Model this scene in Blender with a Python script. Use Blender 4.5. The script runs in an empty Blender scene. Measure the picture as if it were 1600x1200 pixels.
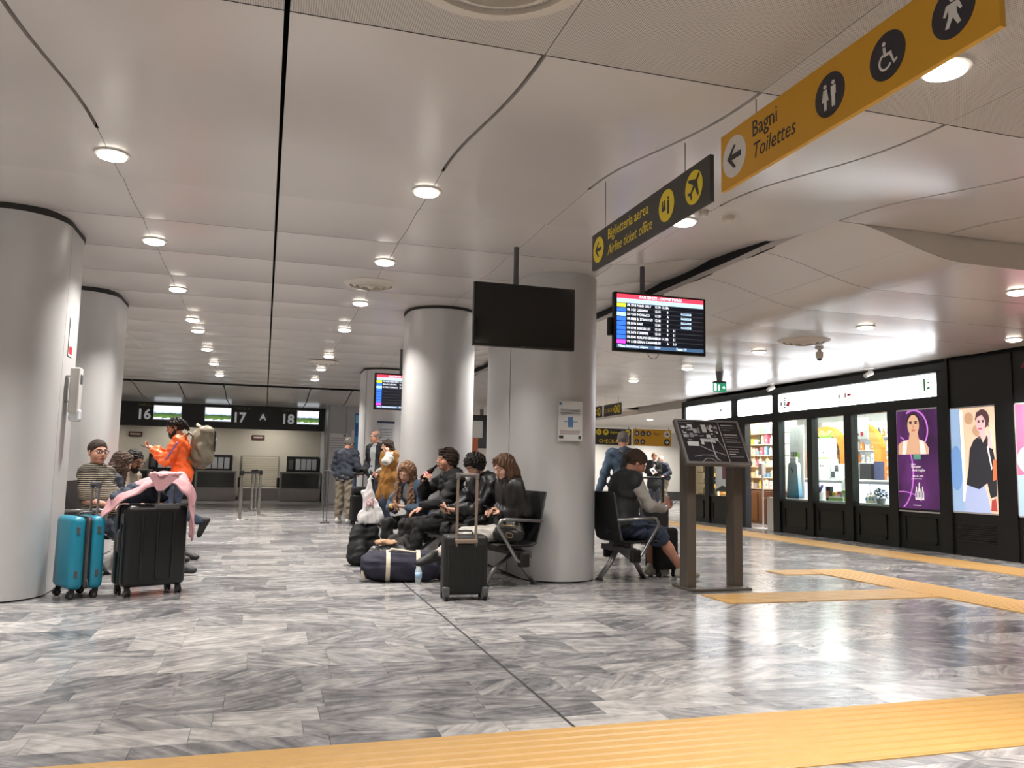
import bpy, bmesh, math, random
import numpy as np
from mathutils import Matrix, Vector
random.seed(7)
SC = bpy.context.scene
COL = SC.collection
R_ = math.radians
# ------------------------------------------------------------------ camera, world, exposure
CAM_F, CAM_H = 1280.0, 1.10
_p, _r, _y = R_(6.034), R_(1.125), R_(16.66)
FW = Vector((math.sin(_y)*math.cos(_p), math.cos(_y)*math.cos(_p), math.sin(_p)))
_r0 = Vector((math.cos(_y), -math.sin(_y), 0)); _u0 = _r0.cross(FW)
RT = math.cos(_r)*_r0 + math.sin(_r)*_u0
UP = -math.sin(_r)*_r0 + math.cos(_r)*_u0
cd = bpy.data.cameras.new('camera'); cam = bpy.data.objects.new('camera', cd); COL.objects.link(cam)
cd.sensor_width = 36.0; cd.lens = 36.0*CAM_F/1600.0; cd.clip_start = .05; cd.clip_end = 200
cam.matrix_world = Matrix(((RT.x, UP.x, -FW.x, 0), (RT.y, UP.y, -FW.y, 0), (RT.z, UP.z, -FW.z, CAM_H), (0, 0, 0, 1)))
SC.camera = cam
W = bpy.data.worlds.new('world'); SC.world = W; W.use_nodes = True
W.node_tree.nodes['Background'].inputs[0].default_value = (0.9, 0.95, 1, 1)
W.node_tree.nodes['Background'].inputs[1].default_value = 0.15
SC.view_settings.view_transform = 'Standard'; SC.view_settings.look = 'None'
SC.view_settings.gamma = 1.0; SC.view_settings.use_curve_mapping = False
SC.view_settings.exposure = 0.0
SC.cycles.use_denoising = True
SC.cycles.adaptive_threshold = .02
SC.cycles.max_bounces = 7; SC.cycles.diffuse_bounces = 4; SC.cycles.glossy_bounces = 4
SC.cycles.transparent_max_bounces = 12
SC.cycles.sample_clamp_indirect = 6.0
LAMP_W = 44.0          # watts of one ceiling downlight
def project(p):
    d = Vector(p) - Vector((0, 0, CAM_H)); z = d.dot(FW)
    if z < .05: return None
    return (800 + CAM_F*d.dot(RT)/z, 600 - CAM_F*d.dot(UP)/z, z)
def in_view(p, m=60):
    q = project(p)
    return q is not None and -m < q[0] < 1600+m and -m < q[1] < 1200+m
# ------------------------------------------------------------------ materials
def lin(c):
    return tuple(((v/255.0)/12.92 if v/255.0 <= .04045 else ((v/255.0+.055)/1.055)**2.4) for v in c)
_M = {}
def mat(name, rgb, rough=.5, metal=0.0, spec=.5, emit=None, strength=0.0, noise=0.0, nscale=20.0, bump=0.0, bscale=60.0, alpha=1.0, stretch=None, sheen=0.0, coat=0.0):
    """rgb in sRGB 0..255; optional procedural colour mottling and bump"""
    if name in _M: return _M[name]
    m = bpy.data.materials.new(name); m.use_nodes = True; nt = m.node_tree
    b = nt.nodes['Principled BSDF']; c = lin(rgb)+(1,)
    b.inputs['Base Color'].default_value = c; b.inputs['Roughness'].default_value = rough
    b.inputs['Metallic'].default_value = metal; b.inputs['Specular IOR Level'].default_value = spec
    if sheen: b.inputs['Sheen Weight'].default_value = sheen
    if coat: b.inputs['Coat Weight'].default_value = coat; b.inputs['Coat Roughness'].default_value = .1
    if emit is not None:
        b.inputs['Emission Color'].default_value = lin(emit)+(1,); b.inputs['Emission Strength'].default_value = strength
    if alpha < 1: b.inputs['Alpha'].default_value = alpha
    if noise or bump:
        tc = nt.nodes.new('ShaderNodeTexCoord'); src = tc.outputs['Object']
        if stretch:
            mp = nt.nodes.new('ShaderNodeMapping'); mp.inputs['Scale'].default_value = stretch
            nt.links.new(src, mp.inputs[0]); src = mp.outputs[0]
    if noise:
        n = nt.nodes.new('ShaderNodeTexNoise'); n.inputs['Scale'].default_value = nscale; n.inputs['Detail'].default_value = 4
        nt.links.new(src, n.inputs['Vector'])
        mx = nt.nodes.new('ShaderNodeMix'); mx.data_type = 'RGBA'
        mx.inputs[6].default_value = tuple(max(0, v*(1-noise)) for v in c[:3])+(1,)
        mx.inputs[7].default_value = tuple(min(1, v*(1+noise)) for v in c[:3])+(1,)
        nt.links.new(n.outputs[0], mx.inputs[0]); nt.links.new(mx.outputs[2], b.inputs['Base Color'])
    if bump:
        n2 = nt.nodes.new('ShaderNodeTexNoise'); n2.inputs['Scale'].default_value = bscale; n2.inputs['Detail'].default_value = 3
        nt.links.new(src, n2.inputs['Vector'])
        bp = nt.nodes.new('ShaderNodeBump'); bp.inputs['Strength'].default_value = bump; bp.inputs['Distance'].default_value = .01
        nt.links.new(n2.outputs[0], bp.inputs['Height']); nt.links.new(bp.outputs[0], b.inputs['Normal'])
    _M[name] = m
    return m
def glow(name, rgb, s): return mat(name, rgb, .5, emit=rgb, strength=s)
def glass_mat(name, tint=(235, 245, 245)):
    if name in _M: return _M[name]
    m = bpy.data.materials.new(name); m.use_nodes = True; nt = m.node_tree; nt.nodes.clear()
    o = nt.nodes.new('ShaderNodeOutputMaterial'); t = nt.nodes.new('ShaderNodeBsdfTransparent'); g = nt.nodes.new('ShaderNodeBsdfGlossy')
    t.inputs[0].default_value = lin(tint)+(1,); g.inputs['Roughness'].default_value = .03
    mx = nt.nodes.new('ShaderNodeMixShader'); fr = nt.nodes.new('ShaderNodeMath'); fr.operation = 'MULTIPLY'; fr.inputs[1].default_value = .35; lw = nt.nodes.new('ShaderNodeLayerWeight'); lw.inputs[0].default_value = .25; nt.links.new(lw.outputs['Facing'], fr.inputs[0])
    nt.links.new(fr.outputs[0], mx.inputs[0]); nt.links.new(t.outputs[0], mx.inputs[1]); nt.links.new(g.outputs[0], mx.inputs[2])
    nt.links.new(mx.outputs[0], o.inputs[0]); _M[name] = m
    return m
# ------------------------------------------------------------------ objects
WM = {}
def _link(o):
    COL.objects.link(o); return o
def tag(o, label=None, cat=None, group=None, kind=None):
    if label: o['label'] = label
    if cat: o['category'] = cat
    if group: o['group'] = group
    if kind: o['kind'] = kind
    return o
def thing(name, label, cat, loc=(0, 0, 0), rotz=0.0, group=None, kind=None):
    o = bpy.data.objects.new(name, None); _link(o); o.empty_display_size = .1
    o.location = loc; o.rotation_euler = (0, 0, rotz)
    WM[o.name] = Matrix.Translation(Vector(loc)) @ Matrix.Rotation(rotz, 4, 'Z')
    return tag(o, label, cat, group, kind)
def mobj(name, me, material, parent=None, smooth=False):
    o = bpy.data.objects.new(name, me); _link(o)
    if material is not None:
        for mm in (material if isinstance(material, (list, tuple)) else [material]): me.materials.append(mm)
    if parent is not None:
        o.parent = parent; WM[o.name] = WM[parent.name]
    else:
        WM[o.name] = Matrix.Identity(4)
    if smooth and len(me.polygons):
        me.polygons.foreach_set('use_smooth', [True]*len(me.polygons))
    return o
class MB:
    """collects shapes; build() links them as one mesh object. Coordinates are world ones unless local=True"""
    def __init__(s): s.v = []; s.f = []; s.mi = []; s.M = None; s.cur = 0
    def add(s, vs, fs):
        n = len(s.v)
        if s.M is not None: vs = [s.M @ Vector(v) for v in vs]
        s.v += [tuple(v) for v in vs]; s.f += [tuple(i+n for i in f) for f in fs]; s.mi += [s.cur]*len(fs)
        return s
    def box(s, x0, x1, y0, y1, z0, z1):
        return s.add([(x0, y0, z0), (x1, y0, z0), (x1, y1, z0), (x0, y1, z0), (x0, y0, z1), (x1, y0, z1), (x1, y1, z1), (x0, y1, z1)],
                     [(0, 3, 2, 1), (4, 5, 6, 7), (0, 1, 5, 4), (1, 2, 6, 5), (2, 3, 7, 6), (3, 0, 4, 7)])
    def bbox(s, c, d, rz=0.0, ry=0.0, rx=0.0):
        m = Matrix.Translation(Vector(c)) @ Matrix.Rotation(rz, 4, 'Z') @ Matrix.Rotation(ry, 4, 'Y') @ Matrix.Rotation(rx, 4, 'X')
        vs = [m @ Vector((sx*d[0]/2, sy*d[1]/2, sz*d[2]/2)) for sz in (-1, 1) for sx, sy in ((-1, -1), (1, -1), (1, 1), (-1, 1))]
        return s.add(vs, [(0, 3, 2, 1), (4, 5, 6, 7), (0, 1, 5, 4), (1, 2, 6, 5), (2, 3, 7, 6), (3, 0, 4, 7)])
    def rbox(s, x0, x1, y0, y1, z0, z1, r=.02, seg=2):
        bm = bmesh.new(); bmesh.ops.create_cube(bm, size=1)
        for v in bm.verts: v.co = Vector(((x0+x1)/2+v.co.x*(x1-x0), (y0+y1)/2+v.co.y*(y1-y0), (z0+z1)/2+v.co.z*(z1-z0)))
        bmesh.ops.bevel(bm, geom=bm.edges[:], offset=r, segments=seg, profile=.5, affect='EDGES')
        bm.verts.index_update(); s.add([v.co.copy() for v in bm.verts], [[v.index for v in f.verts] for f in bm.faces]); bm.free(); return s
    def cyl(s, a, b, r0, r1=None, n=12, cap=True):
        a, b = Vector(a), Vector(b); r1 = r0 if r1 is None else r1
        d = (b-a).normalized(); q = d.orthogonal().normalized(); w = d.cross(q)
        vs = [a+(q*math.cos(t)+w*math.sin(t))*r0 for t in [2*math.pi*i/n for i in range(n)]]
        vs += [b+(q*math.cos(t)+w*math.sin(t))*r1 for t in [2*math.pi*i/n for i in range(n)]]
        fs = [(i, (i+1) % n, n+(i+1) % n, n+i) for i in range(n)]
        if cap: fs += [tuple(reversed(range(n))), tuple(range(n, 2*n))]
        return s.add(vs, fs)
    def tube(s, pts, r, n=8, closed=False):
        pts = [Vector(p) for p in pts]; N = len(pts); vs = []; q = None
        rr = r if isinstance(r, (list, tuple)) else [r]*N
        for i, p in enumerate(pts):
            a = pts[i-1] if (i > 0 or closed) else p; b = pts[(i+1) % N] if (i < N-1 or closed) else p
            d = (b-a).normalized()
            q = d.orthogonal().normalized() if q is None else (q-d*q.dot(d)).normalized()
            w = d.cross(q)
            vs += [p+(q*math.cos(2*math.pi*k/n)+w*math.sin(2*math.pi*k/n))*rr[i] for k in range(n)]
        fs = []
        for i in range(N if closed else N-1):
            j = (i+1) % N
            fs += [(i*n+k, i*n+(k+1) % n, j*n+(k+1) % n, j*n+k) for k in range(n)]
        if not closed: fs += [tuple(reversed(range(n))), tuple(range((N-1)*n, N*n))]
        return s.add(vs, fs)
    def lathe(s, prof, c=(0, 0, 0), n=24):
        c = Vector(c); vs = []; fs = []
        for (r, z) in prof: vs += [c+Vector((r*math.cos(2*math.pi*k/n), r*math.sin(2*math.pi*k/n), z)) for k in range(n)]
        for i in range(len(prof)-1): fs += [(i*n+k, i*n+(k+1) % n, (i+1)*n+(k+1) % n, (i+1)*n+k) for k in range(n)]
        fs += [tuple(reversed(range(n))), tuple(range((len(prof)-1)*n, len(prof)*n))]
        return s.add(vs, fs)
    def ball(s, c, rx, ry=None, rz=None, n=12, m=8):
        ry = ry or rx; rz = rz or rx; c = Vector(c); vs = []; fs = []
        for i in range(m+1):
            ph = math.pi*i/m; k0 = max(math.sin(ph), 1e-3)
            vs += [c+Vector((rx*k0*math.cos(2*math.pi*k/n), ry*k0*math.sin(2*math.pi*k/n), -rz*math.cos(ph))) for k in range(n)]
        for i in range(m): fs += [(i*n+k, i*n+(k+1) % n, (i+1)*n+(k+1) % n, (i+1)*n+k) for k in range(n)]
        return s.add(vs, fs)
    def prism(s, poly, o, ex, ey, ez, depth):
        """2-D polygon in the plane (ex, ey) at o, extruded along ez"""
        o, ex, ey, ez = Vector(o), Vector(ex), Vector(ey), Vector(ez); n = len(poly)
        vs = [o+ex*x+ey*y for x, y in poly]+[o+ex*x+ey*y+ez*depth for x, y in poly]
        return s.add(vs, [tuple(range(n)), tuple(range(2*n-1, n-1, -1))]+[(i, n+i, n+(i+1) % n, (i+1) % n) for i in range(n)])
    def quad(s, a, b, c, d): return s.add([a, b, c, d], [(0, 1, 2, 3)])
    def mesh(s, name='mesh', inv=None):
        me = bpy.data.meshes.new(name)
        vs = [tuple(inv @ Vector(v)) for v in s.v] if inv is not None else s.v
        me.from_pydata(vs, [], s.f)
        if any(s.mi): me.polygons.foreach_set('material_index', s.mi)
        me.update(); return me
    def build(s, name, material, parent=None, smooth=False, local=False, angle=None):
        inv = None if (parent is None or local) else WM[parent.name].inverted()
        me = s.mesh(name, inv)
        bm = bmesh.new(); bm.from_mesh(me); bmesh.ops.recalc_face_normals(bm, faces=bm.faces); bm.to_mesh(me); bm.free()
        o = mobj(name, me, material, parent, smooth)
        if smooth and angle: me.set_sharp_from_angle(angle=R_(angle))
        return o
def single(name, mb, material, label, cat, group=None, kind=None, smooth=False, angle=None):
    """a thing that is one mesh; its origin stays at the mesh's base"""
    lo = Vector((min(v[0] for v in mb.v), min(v[1] for v in mb.v), min(v[2] for v in mb.v)))
    hi = Vector((max(v[0] for v in mb.v), max(v[1] for v in mb.v), 0))
    c = Vector(((lo.x+hi.x)/2, (lo.y+hi.y)/2, lo.z))
    mb.v = [tuple(Vector(v)-c) for v in mb.v]
    o = mb.build(name, material, None, smooth, angle=angle); o.location = c; WM[o.name] = Matrix.Translation(c)
    return tag(o, label, cat, group, kind)
def copy_tree(o, loc=None, rotz=None, parent=None, kids=None, **tags):
    c = o.copy(); COL.objects.link(c); c.parent = parent
    if loc is not None: c.location = loc
    if rotz is not None: c.rotation_euler = (0, 0, rotz)
    for ch in (kids or KIDS(o)): copy_tree(ch, parent=c)
    tag(c, **tags); return c
def KIDS(o): return [x for x in COL.objects if x.parent == o]
def text(name, s, size, o, ex, ey, material, parent=None, align='LEFT', extrude=.0008, shear=0.0, space=1.0, line=1.0, bold=0.0, sx=1.0):
    """flat lettering: baseline start o, reading direction ex, up ey"""
    cu = bpy.data.curves.new(name, 'FONT'); cu.body = s; cu.size = size; cu.align_x = align; cu.extrude = extrude; cu.shear = shear
    cu.space_character = space; cu.space_line = line; cu.offset = bold; cu.resolution_u = 2
    cu.materials.append(material)
    tmp = bpy.data.objects.new(name, cu); me = bpy.data.meshes.new_from_object(tmp); bpy.data.objects.remove(tmp)
    me.name = name; ob = bpy.data.objects.new(name, me); _link(ob)
    ex, ey = Vector(ex).normalized(), Vector(ey).normalized(); ez = ex.cross(ey); o = Vector(o)
    m = Matrix(((ex.x*sx, ey.x, ez.x, o.x), (ex.y*sx, ey.y, ez.y, o.y), (ex.z*sx, ey.z, ez.z, o.z), (0, 0, 0, 1)))
    if parent is not None: ob.parent = parent; m = WM[parent.name].inverted() @ m
    ob.matrix_local = m
    return ob
def words(s, size, o, ex, ey, material, parent, sx=1.0, shear=0.0):
    """one part for each word of a line of lettering"""
    ex = Vector(ex); x = 0.0
    for w in s.split():
        ob = text('lettering', w, size, Vector(o)+ex*x, ex, ey, material, parent, shear=shear, sx=sx)
        x += (max(v.co.x for v in ob.data.vertices)+size*.26)*sx
def smooth01(t): t = max(0., min(1., t)); return t*t*(3-2*t)
# ------------------------------------------------------------------ floor: marble tiles, tactile strips
def marble():
    m = bpy.data.materials.new('grey_marble'); m.use_nodes = True; nt = m.node_tree; N = nt.nodes.new; L = nt.links.new
    b = nt.nodes['Principled BSDF']
    at = N('ShaderNodeAttribute'); at.attribute_name = 'tile_seed'
    sp = N('ShaderNodeSeparateXYZ'); L(at.outputs['Vector'], sp.inputs[0])
    geo = N('ShaderNodeNewGeometry')
    off = N('ShaderNodeVectorMath'); off.operation = 'SCALE'; off.inputs['Scale'].default_value = 37.0; L(at.outputs['Vector'], off.inputs[0])
    add = N('ShaderNodeVectorMath'); L(geo.outputs['Position'], add.inputs[0]); L(off.outputs[0], add.inputs[1])
    rot = N('ShaderNodeVectorRotate'); rot.rotation_type = 'Z_AXIS'
    an = N('ShaderNodeMath'); an.operation = 'MULTIPLY_ADD'; an.inputs[1].default_value = 1.9; an.inputs[2].default_value = -.95; L(sp.outputs[1], an.inputs[0])
    L(add.outputs[0], rot.inputs['Vector']); L(an.outputs[0], rot.inputs['Angle'])
    mp = N('ShaderNodeMapping'); mp.inputs['Scale'].default_value = (2.2, 12.0, 1); L(rot.outputs[0], mp.inputs[0])
    n1 = N('ShaderNodeTexNoise'); n1.inputs['Scale'].default_value = 1.0; n1.inputs['Detail'].default_value = 6; n1.inputs['Roughness'].default_value = .62; n1.inputs['Distortion'].default_value = 1.2
    L(mp.outputs[0], n1.inputs['Vector'])
    v = N('ShaderNodeMath'); v.operation = 'MULTIPLY_ADD'; v.inputs[1].default_value = .40; L(sp.outputs[0], v.inputs[0])
    v2 = N('ShaderNodeMath'); v2.operation = 'MULTIPLY_ADD'; v2.inputs[1].default_value = 1.5; v2.inputs[2].default_value = -.48; L(n1.outputs[0], v2.inputs[0])
    L(v2.outputs[0], v.inputs[2])
    n3 = N('ShaderNodeTexNoise'); n3.inputs['Scale'].default_value = 5.0; n3.inputs['Detail'].default_value = 5; n3.inputs['Distortion'].default_value = 2.0; L(add.outputs[0], n3.inputs['Vector'])
    v3 = N('ShaderNodeMath'); v3.operation = 'MULTIPLY_ADD'; v3.inputs[1].default_value = .75; L(n3.outputs[0], v3.inputs[0]); L(v.outputs[0], v3.inputs[2])
    v4 = N('ShaderNodeMath'); v4.operation = 'SUBTRACT'; v4.inputs[1].default_value = .36; L(v3.outputs[0], v4.inputs[0]); v = v4
    cr = N('ShaderNodeValToRGB'); e = cr.color_ramp.elements
    e[0].position = .10; e[0].color = lin((80, 81, 85))+(1,); e[1].position = .98; e[1].color = lin((186, 183, 180))+(1,)
    x = cr.color_ramp.elements.new(.38); x.color = lin((118, 117, 119))+(1,)
    x = cr.color_ramp.elements.new(.62); x.color = lin((150, 147, 146))+(1,)
    L(v.outputs[0], cr.inputs[0]); L(cr.outputs[0], b.inputs['Base Color'])
    n2 = N('ShaderNodeTexNoise'); n2.inputs['Scale'].default_value = 3.0; n2.inputs['Detail'].default_value = 3; L(geo.outputs['Position'], n2.inputs['Vector'])
    rr = N('ShaderNodeMath'); rr.operation = 'MULTIPLY_ADD'; rr.inputs[1].default_value = .16; rr.inputs[2].default_value = .13; L(n2.outputs[0], rr.inputs[0])
    L(rr.outputs[0], b.inputs['Roughness']); b.inputs['Specular IOR Level'].default_value = .5
    return m
M_MARBLE = marble()
FX0, FX1, FY0, FY1 = -8.0, 18.0, -5.0, 34.0
floor = MB().box(FX0, FX1, FY0, FY1, -.10, -.004).build('floor', mat('tile_joint', (96, 94, 92), .6))
tag(floor, 'grey veined marble tile floor', None, kind='structure')
rng = random.Random(11)
tiles = []
yy = FY0; row = 0
while yy < FY1:
    w = rng.choice((.20, .30, .30, .40)); xx = FX0 - rng.random()*.8
    while xx < FX1:
        l = rng.choice((.30, .45, .6, .6, .75))
        a, b2 = max(xx, FX0), min(xx+l, FX1)
        # the expansion joint along the hall
        if b2 - a > .05: tiles.append((a, b2, yy, yy+w, rng.random(), rng.random(), rng.random()))
        xx += l
    yy += w; row += 1
JX = 1.345
cut = []
for t in tiles:
    if t[0] < JX < t[1] and t[2] < 12:
        cut.append((t[0], JX-.007)+t[2:]); cut.append((JX+.007, t[1])+t[2:])
    else: cut.append(t)
def tile_mesh(ts, name):
    v = []; f = []; s = []
    g = .0009
    for (x0, x1, y0, y1, a, b2, c) in ts:
        n = len(v); z0 = -.006
        v += [(x0+g, y0+g, 0), (x1-g, y0+g, 0), (x1-g, y1-g, 0), (x0+g, y1-g, 0), (x0+g, y0+g, z0), (x1-g, y0+g, z0), (x1-g, y1-g, z0), (x0+g, y1-g, z0)]
        f += [(n, n+1, n+2, n+3), (n+4, n+5, n+1, n), (n+5, n+6, n+2, n+1), (n+6, n+7, n+3, n+2), (n+7, n+4, n, n+3)]
        s += [(a, b2, c)]*8
    me = bpy.data.meshes.new(name); me.from_pydata(v, [], f)
    at = me.attributes.new('tile_seed', 'FLOAT_VECTOR', 'POINT'); at.data.foreach_set('vector', np.array(s, dtype=np.float32).ravel())
    me.update(); return me
def tkey(t):
    c = ((t[0]+t[1])/2, (t[2]+t[3])/2, 0)
    return (0 if in_view(c, 120) else 1, math.hypot(c[0], c[1]))
cut.sort(key=tkey)
for t in cut[:295]: mobj('marble_tile', tile_mesh([t], 'marble_tile'), M_MARBLE, floor)
tag(mobj('marble_tiles_far', tile_mesh(cut[295:], 'marble_tiles_far'), M_MARBLE, floor), kind='stuff')

MB().box(JX-.0065, JX+.0065, FY0, 12, -.005, -.001).build('expansion_joint', mat('black_joint_filler', (30, 29, 28), .7), floor)
M_YEL = mat('yellow_tactile_paving', (174, 136, 78), .45, noise=.10, nscale=9, bump=.15, bscale=90)
def strip(label, x0, x1, y0, y1, along, hole=None):
    t = thing('tactile_strip', label, 'tactile paving', ((x0+x1)/2, (y0+y1)/2, 0), 0, 'yellow tactile guide strips in the floor')
    MB().box(x0, x1, y0, y1, 0, .004).build('base', M_YEL, t)
    w = (y1-y0) if along == 'x' else (x1-x0); n = max(3, int(round(w/.072)))
    for i in range(n):
        c = (i+.5)/n*w
        if along == 'x': MB().add(*_bar((x0+.01, y0+c-.029), (x1-.01, y0+c+.029), 'x')).build('raised_bar', M_YEL, t)
        else: MB().add(*_bar((x0+c-.029, y0+.01), (x0+c+.029, y1-.01), 'y')).build('raised_bar', M_YEL, t)
    return t
def _bar(a, b, ax):
    x0, y0 = a; x1, y1 = b; g = .006; z0, z1 = .004, .0105
    v = [(x0, y0, z0), (x1, y0, z0), (x1, y1, z0), (x0, y1, z0)]
    v += [(x0+g, y0+g, z1), (x1-g, y0+g, z1), (x1-g, y1-g, z1), (x0+g, y1-g, z1)]
    return v, [(4, 5, 6, 7), (0, 1, 5, 4), (1, 2, 6, 5), (2, 3, 7, 6), (3, 0, 4, 7)]
strip('broad ribbed yellow tactile strip crossing the floor before the marble seating area', -1.5, 9.6, 2.78, 3.43, 'x')
strip('yellow tactile strip running along the foot of the dark shopfront', 8.45, 9.15, 3.45, 30.0, 'y')
strip('yellow tactile strip leading straight to the map stand base', 3.88, 6.1, 6.32, 6.83, 'x')
strip('yellow tactile strip running lengthwise that the shorter cross strips join', 6.1, 6.72, 3.45, 8.4, 'y')
strip('short yellow tactile strip stub beyond the map stand branch', 5.6, 6.1, 8.0, 8.4, 'x')

# ------------------------------------------------------------------ ceiling
M_CEIL = mat('ceiling_metal_panel', (195, 189, 184), .27, 0, .65, bump=.02, bscale=2.0)
def perf():
    m = mat('perforated_ceiling_panel', (176, 168, 160), .45); nt = m.node_tree; N = nt.nodes.new; L = nt.links.new
    g = N('ShaderNodeNewGeometry'); sc = N('ShaderNodeVectorMath'); sc.operation = 'SCALE'; sc.inputs['Scale'].default_value = 105
    L(g.outputs['Position'], sc.inputs[0]); fr = N('ShaderNodeVectorMath'); fr.operation = 'FRACTION'; L(sc.outputs[0], fr.inputs[0])
    sb = N('ShaderNodeVectorMath'); sb.operation = 'SUBTRACT'; sb.inputs[1].default_value = (.5, .5, .5); L(fr.outputs[0], sb.inputs[0])
    ml = N('ShaderNodeVectorMath'); ml.operation = 'MULTIPLY'; ml.inputs[1].default_value = (1, 1, 0); L(sb.outputs[0], ml.inputs[0])
    ln = N('ShaderNodeVectorMath'); ln.operation = 'LENGTH'; L(ml.outputs[0], ln.inputs[0])
    gt = N('ShaderNodeMath'); gt.operation = 'GREATER_THAN'; gt.inputs[1].default_value = .27; L(ln.outputs['Value'], gt.inputs[0])
    mx = N('ShaderNodeMix'); mx.data_type = 'RGBA'; mx.inputs[6].default_value = lin((104, 97, 90))+(1,); mx.inputs[7].default_value = lin((186, 180, 173))+(1,)
    L(gt.outputs[0], mx.inputs[0]); L(mx.outputs[2], nt.nodes['Principled BSDF'].inputs['Base Color']); return m
M_PERF = perf()
M_VOID = mat('dark_ceiling_void', (22, 21, 20), .9)
P = 1.085
ZL, ZH = 2.905, 3.15
Y_A, Y_B = 3.23, 5.40           # the wave in the main ceiling between these
def ceil_z(x, y):
    """underside of the ceiling"""
    if x > 4.34 and y > 5.42:
        return 3.17 - .25*smooth01((x-4.34)/1.3)
    if y <= Y_A: return ZL
    if y < Y_B: return ZL + (ZH-ZL)*smooth01((y-Y_A)/(Y_B-Y_A))
    if x > 3.25 and 5.5 < y < 21.7: return ZH + .15*smooth01((x-3.25)/1.05)*smooth01((y-5.5)/1.6)
    if y > 22.1: return 3.13 - .20*smooth01((y-22.1)/2.4)
    return ZH
ceiling = MB().box(FX0, FX1, FY0, FY1, 3.62, 3.75).build('ceiling', M_VOID)
tag(ceiling, 'pale metal panel ceiling with waved profile', None, kind='structure')
xs = [-7.595+P*i for i in range(int((18+7.6)/P)+1)]
ys_main = [-5.0, -3.28, -2.195, -1.11, -.025, 1.06, 2.145, Y_A, Y_B, 6.32]
while ys_main[-1] + P < 22.05: ys_main.append(ys_main[-1]+P)
ys_main += [22.0]
panels = []
def panel(x0, x1, y0, y1, gx, wave, material, nsx=1, nsy=6, gap_far=.004, gl=None, gr=None):
    """one curved ceiling panel with a thin turned-up edge"""
    v = []; f = []
    for j in range(nsy+1):
        gn = 0 if abs(y0-Y_B) < .01 else .003; y = y0+gn+(y1-gap_far-y0-gn)*j/nsy; t = j/nsy
        for i in range(nsx+1):
            ga = gx/2 if gl is None else gl; gb = gx/2 if gr is None else gr; x = x0+ga+(x1-x0-ga-gb)*i/nsx
            v.append((x, y, ceil_z(min(max(x, x0+.001), x1-.001), y) + wave*4*(t-.5)**2))
    w = nsx+1
    for j in range(nsy):
        for i in range(nsx):
            f.append((j*w+i, (j+1)*w+i, (j+1)*w+i+1, j*w+i+1))
    n = len(v); edge = [j*w for j in range(nsy+1)]; edge2 = [j*w+nsx for j in range(nsy+1)]
    for e in (edge, edge2):
        k = len(v); v += [(v[q][0], v[q][1], v[q][2]+.05) for q in e]
        f += [(e[q], e[q+1], k+q+1, k+q) for q in range(len(e)-1)]
    return (((x0+x1)/2, (y0+y1)/2, 3.1), v, f, material)
for j in range(len(ys_main)-1):
    y0, y1 = ys_main[j], ys_main[j+1]
    for i in range(len(xs)-1):
        x0, x1 = xs[i], xs[i+1]
        if x0 > 9.9 and y1 < 18: continue
        if x0 > 4.3 and y0 > 5.3: continue
        mid = abs((x0+x1)/2)
        inS = Y_A-.1 < y0 < Y_B-.1
        gx = .022 if inS else (.024 if False else .004)
        flat = y1 <= Y_A+.01
        panels.append(panel(x0, x1, y0, y1, gx, 0 if (flat or inS or y0 < 6) else .022, M_PERF if flat else M_CEIL, 4 if x0 > 3.2 else 1, 2 if flat else (16 if inS else 8), .0 if inS else .004, .011 if abs(x0) < .01 else None, .011 if abs(x1) < .01 else None))
ys_r = [5.42+P*k for k in range(16)]
for j in range(len(ys_r)-1):
    xr = [4.34, 5.1, 5.72, 6.8, 7.885, 8.97, 9.84]
    for i in range(len(xr)-1):
        panels.append(panel(xr[i], xr[i+1], ys_r[j], ys_r[j+1], .003, .006, M_CEIL, 5 if i < 2 else 1, 3 if i < 2 else 4))
yb = [22.12, 24.3, 26.5]
for i in range(len(xs)-1):
    if xs[i] > 4.2: continue
    for j in range(2):
        panels.append(panel(xs[i], xs[i+1], yb[j], yb[j+1], .03, 0, M_CEIL, 1, 6))
for i in range(8):      # beyond the shop
    for j in range(5):
        panels.append(panel(4.34+i*1.7, 6.04+i*1.7, 21.7+j*2.4, 24.1+j*2.4, .004, 0, M_CEIL, 1, 1))
panels.sort(key=lambda p: (0 if in_view(p[0], 150) else 1, math.hypot(p[0][0], p[0][1])))
rest = MB()
for k, (c, v, f, mm) in enumerate(panels):
    if k < 296:
        mb = MB().add(v, f); mobj('ceiling_panel', mb.mesh('ceiling_panel'), mm, ceiling, smooth=True).data.set_sharp_from_angle(angle=R_(40))
    else: rest.cur = 1 if mm is M_PERF else 0; rest.add(v, f)
tag(mobj('ceiling_panels_rest', rest.mesh('ceiling_panels_rest'), [M_CEIL, M_PERF], ceiling), kind='stuff')
# vertical end face where the lower shop-side ceiling begins, and the black shadow gap cover
fv = []; NF = 24
for i in range(NF+1):
    x = 4.34+(9.84-4.34)*i/NF; fv += [(x, 5.41, ceil_z(x, 5.43)), (x, 5.41, 3.6)]
MB().add(fv, [(2*i, 2*i+2, 2*i+3, 2*i+1) for i in range(NF)]).build('ceiling_fascia', M_CEIL, ceiling)
MB().box(4.345, 4.37, 5.43, 21.7, 3.172, 3.6).build('shaded_lip_board', M_VOID, ceiling)  # black board on the lip stands in for shade in the ceiling step
MB().box(-8, 4.3, 22.0, 22.1, 3.2, 3.6).build('shadow_gap', M_VOID, ceiling)

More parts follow.
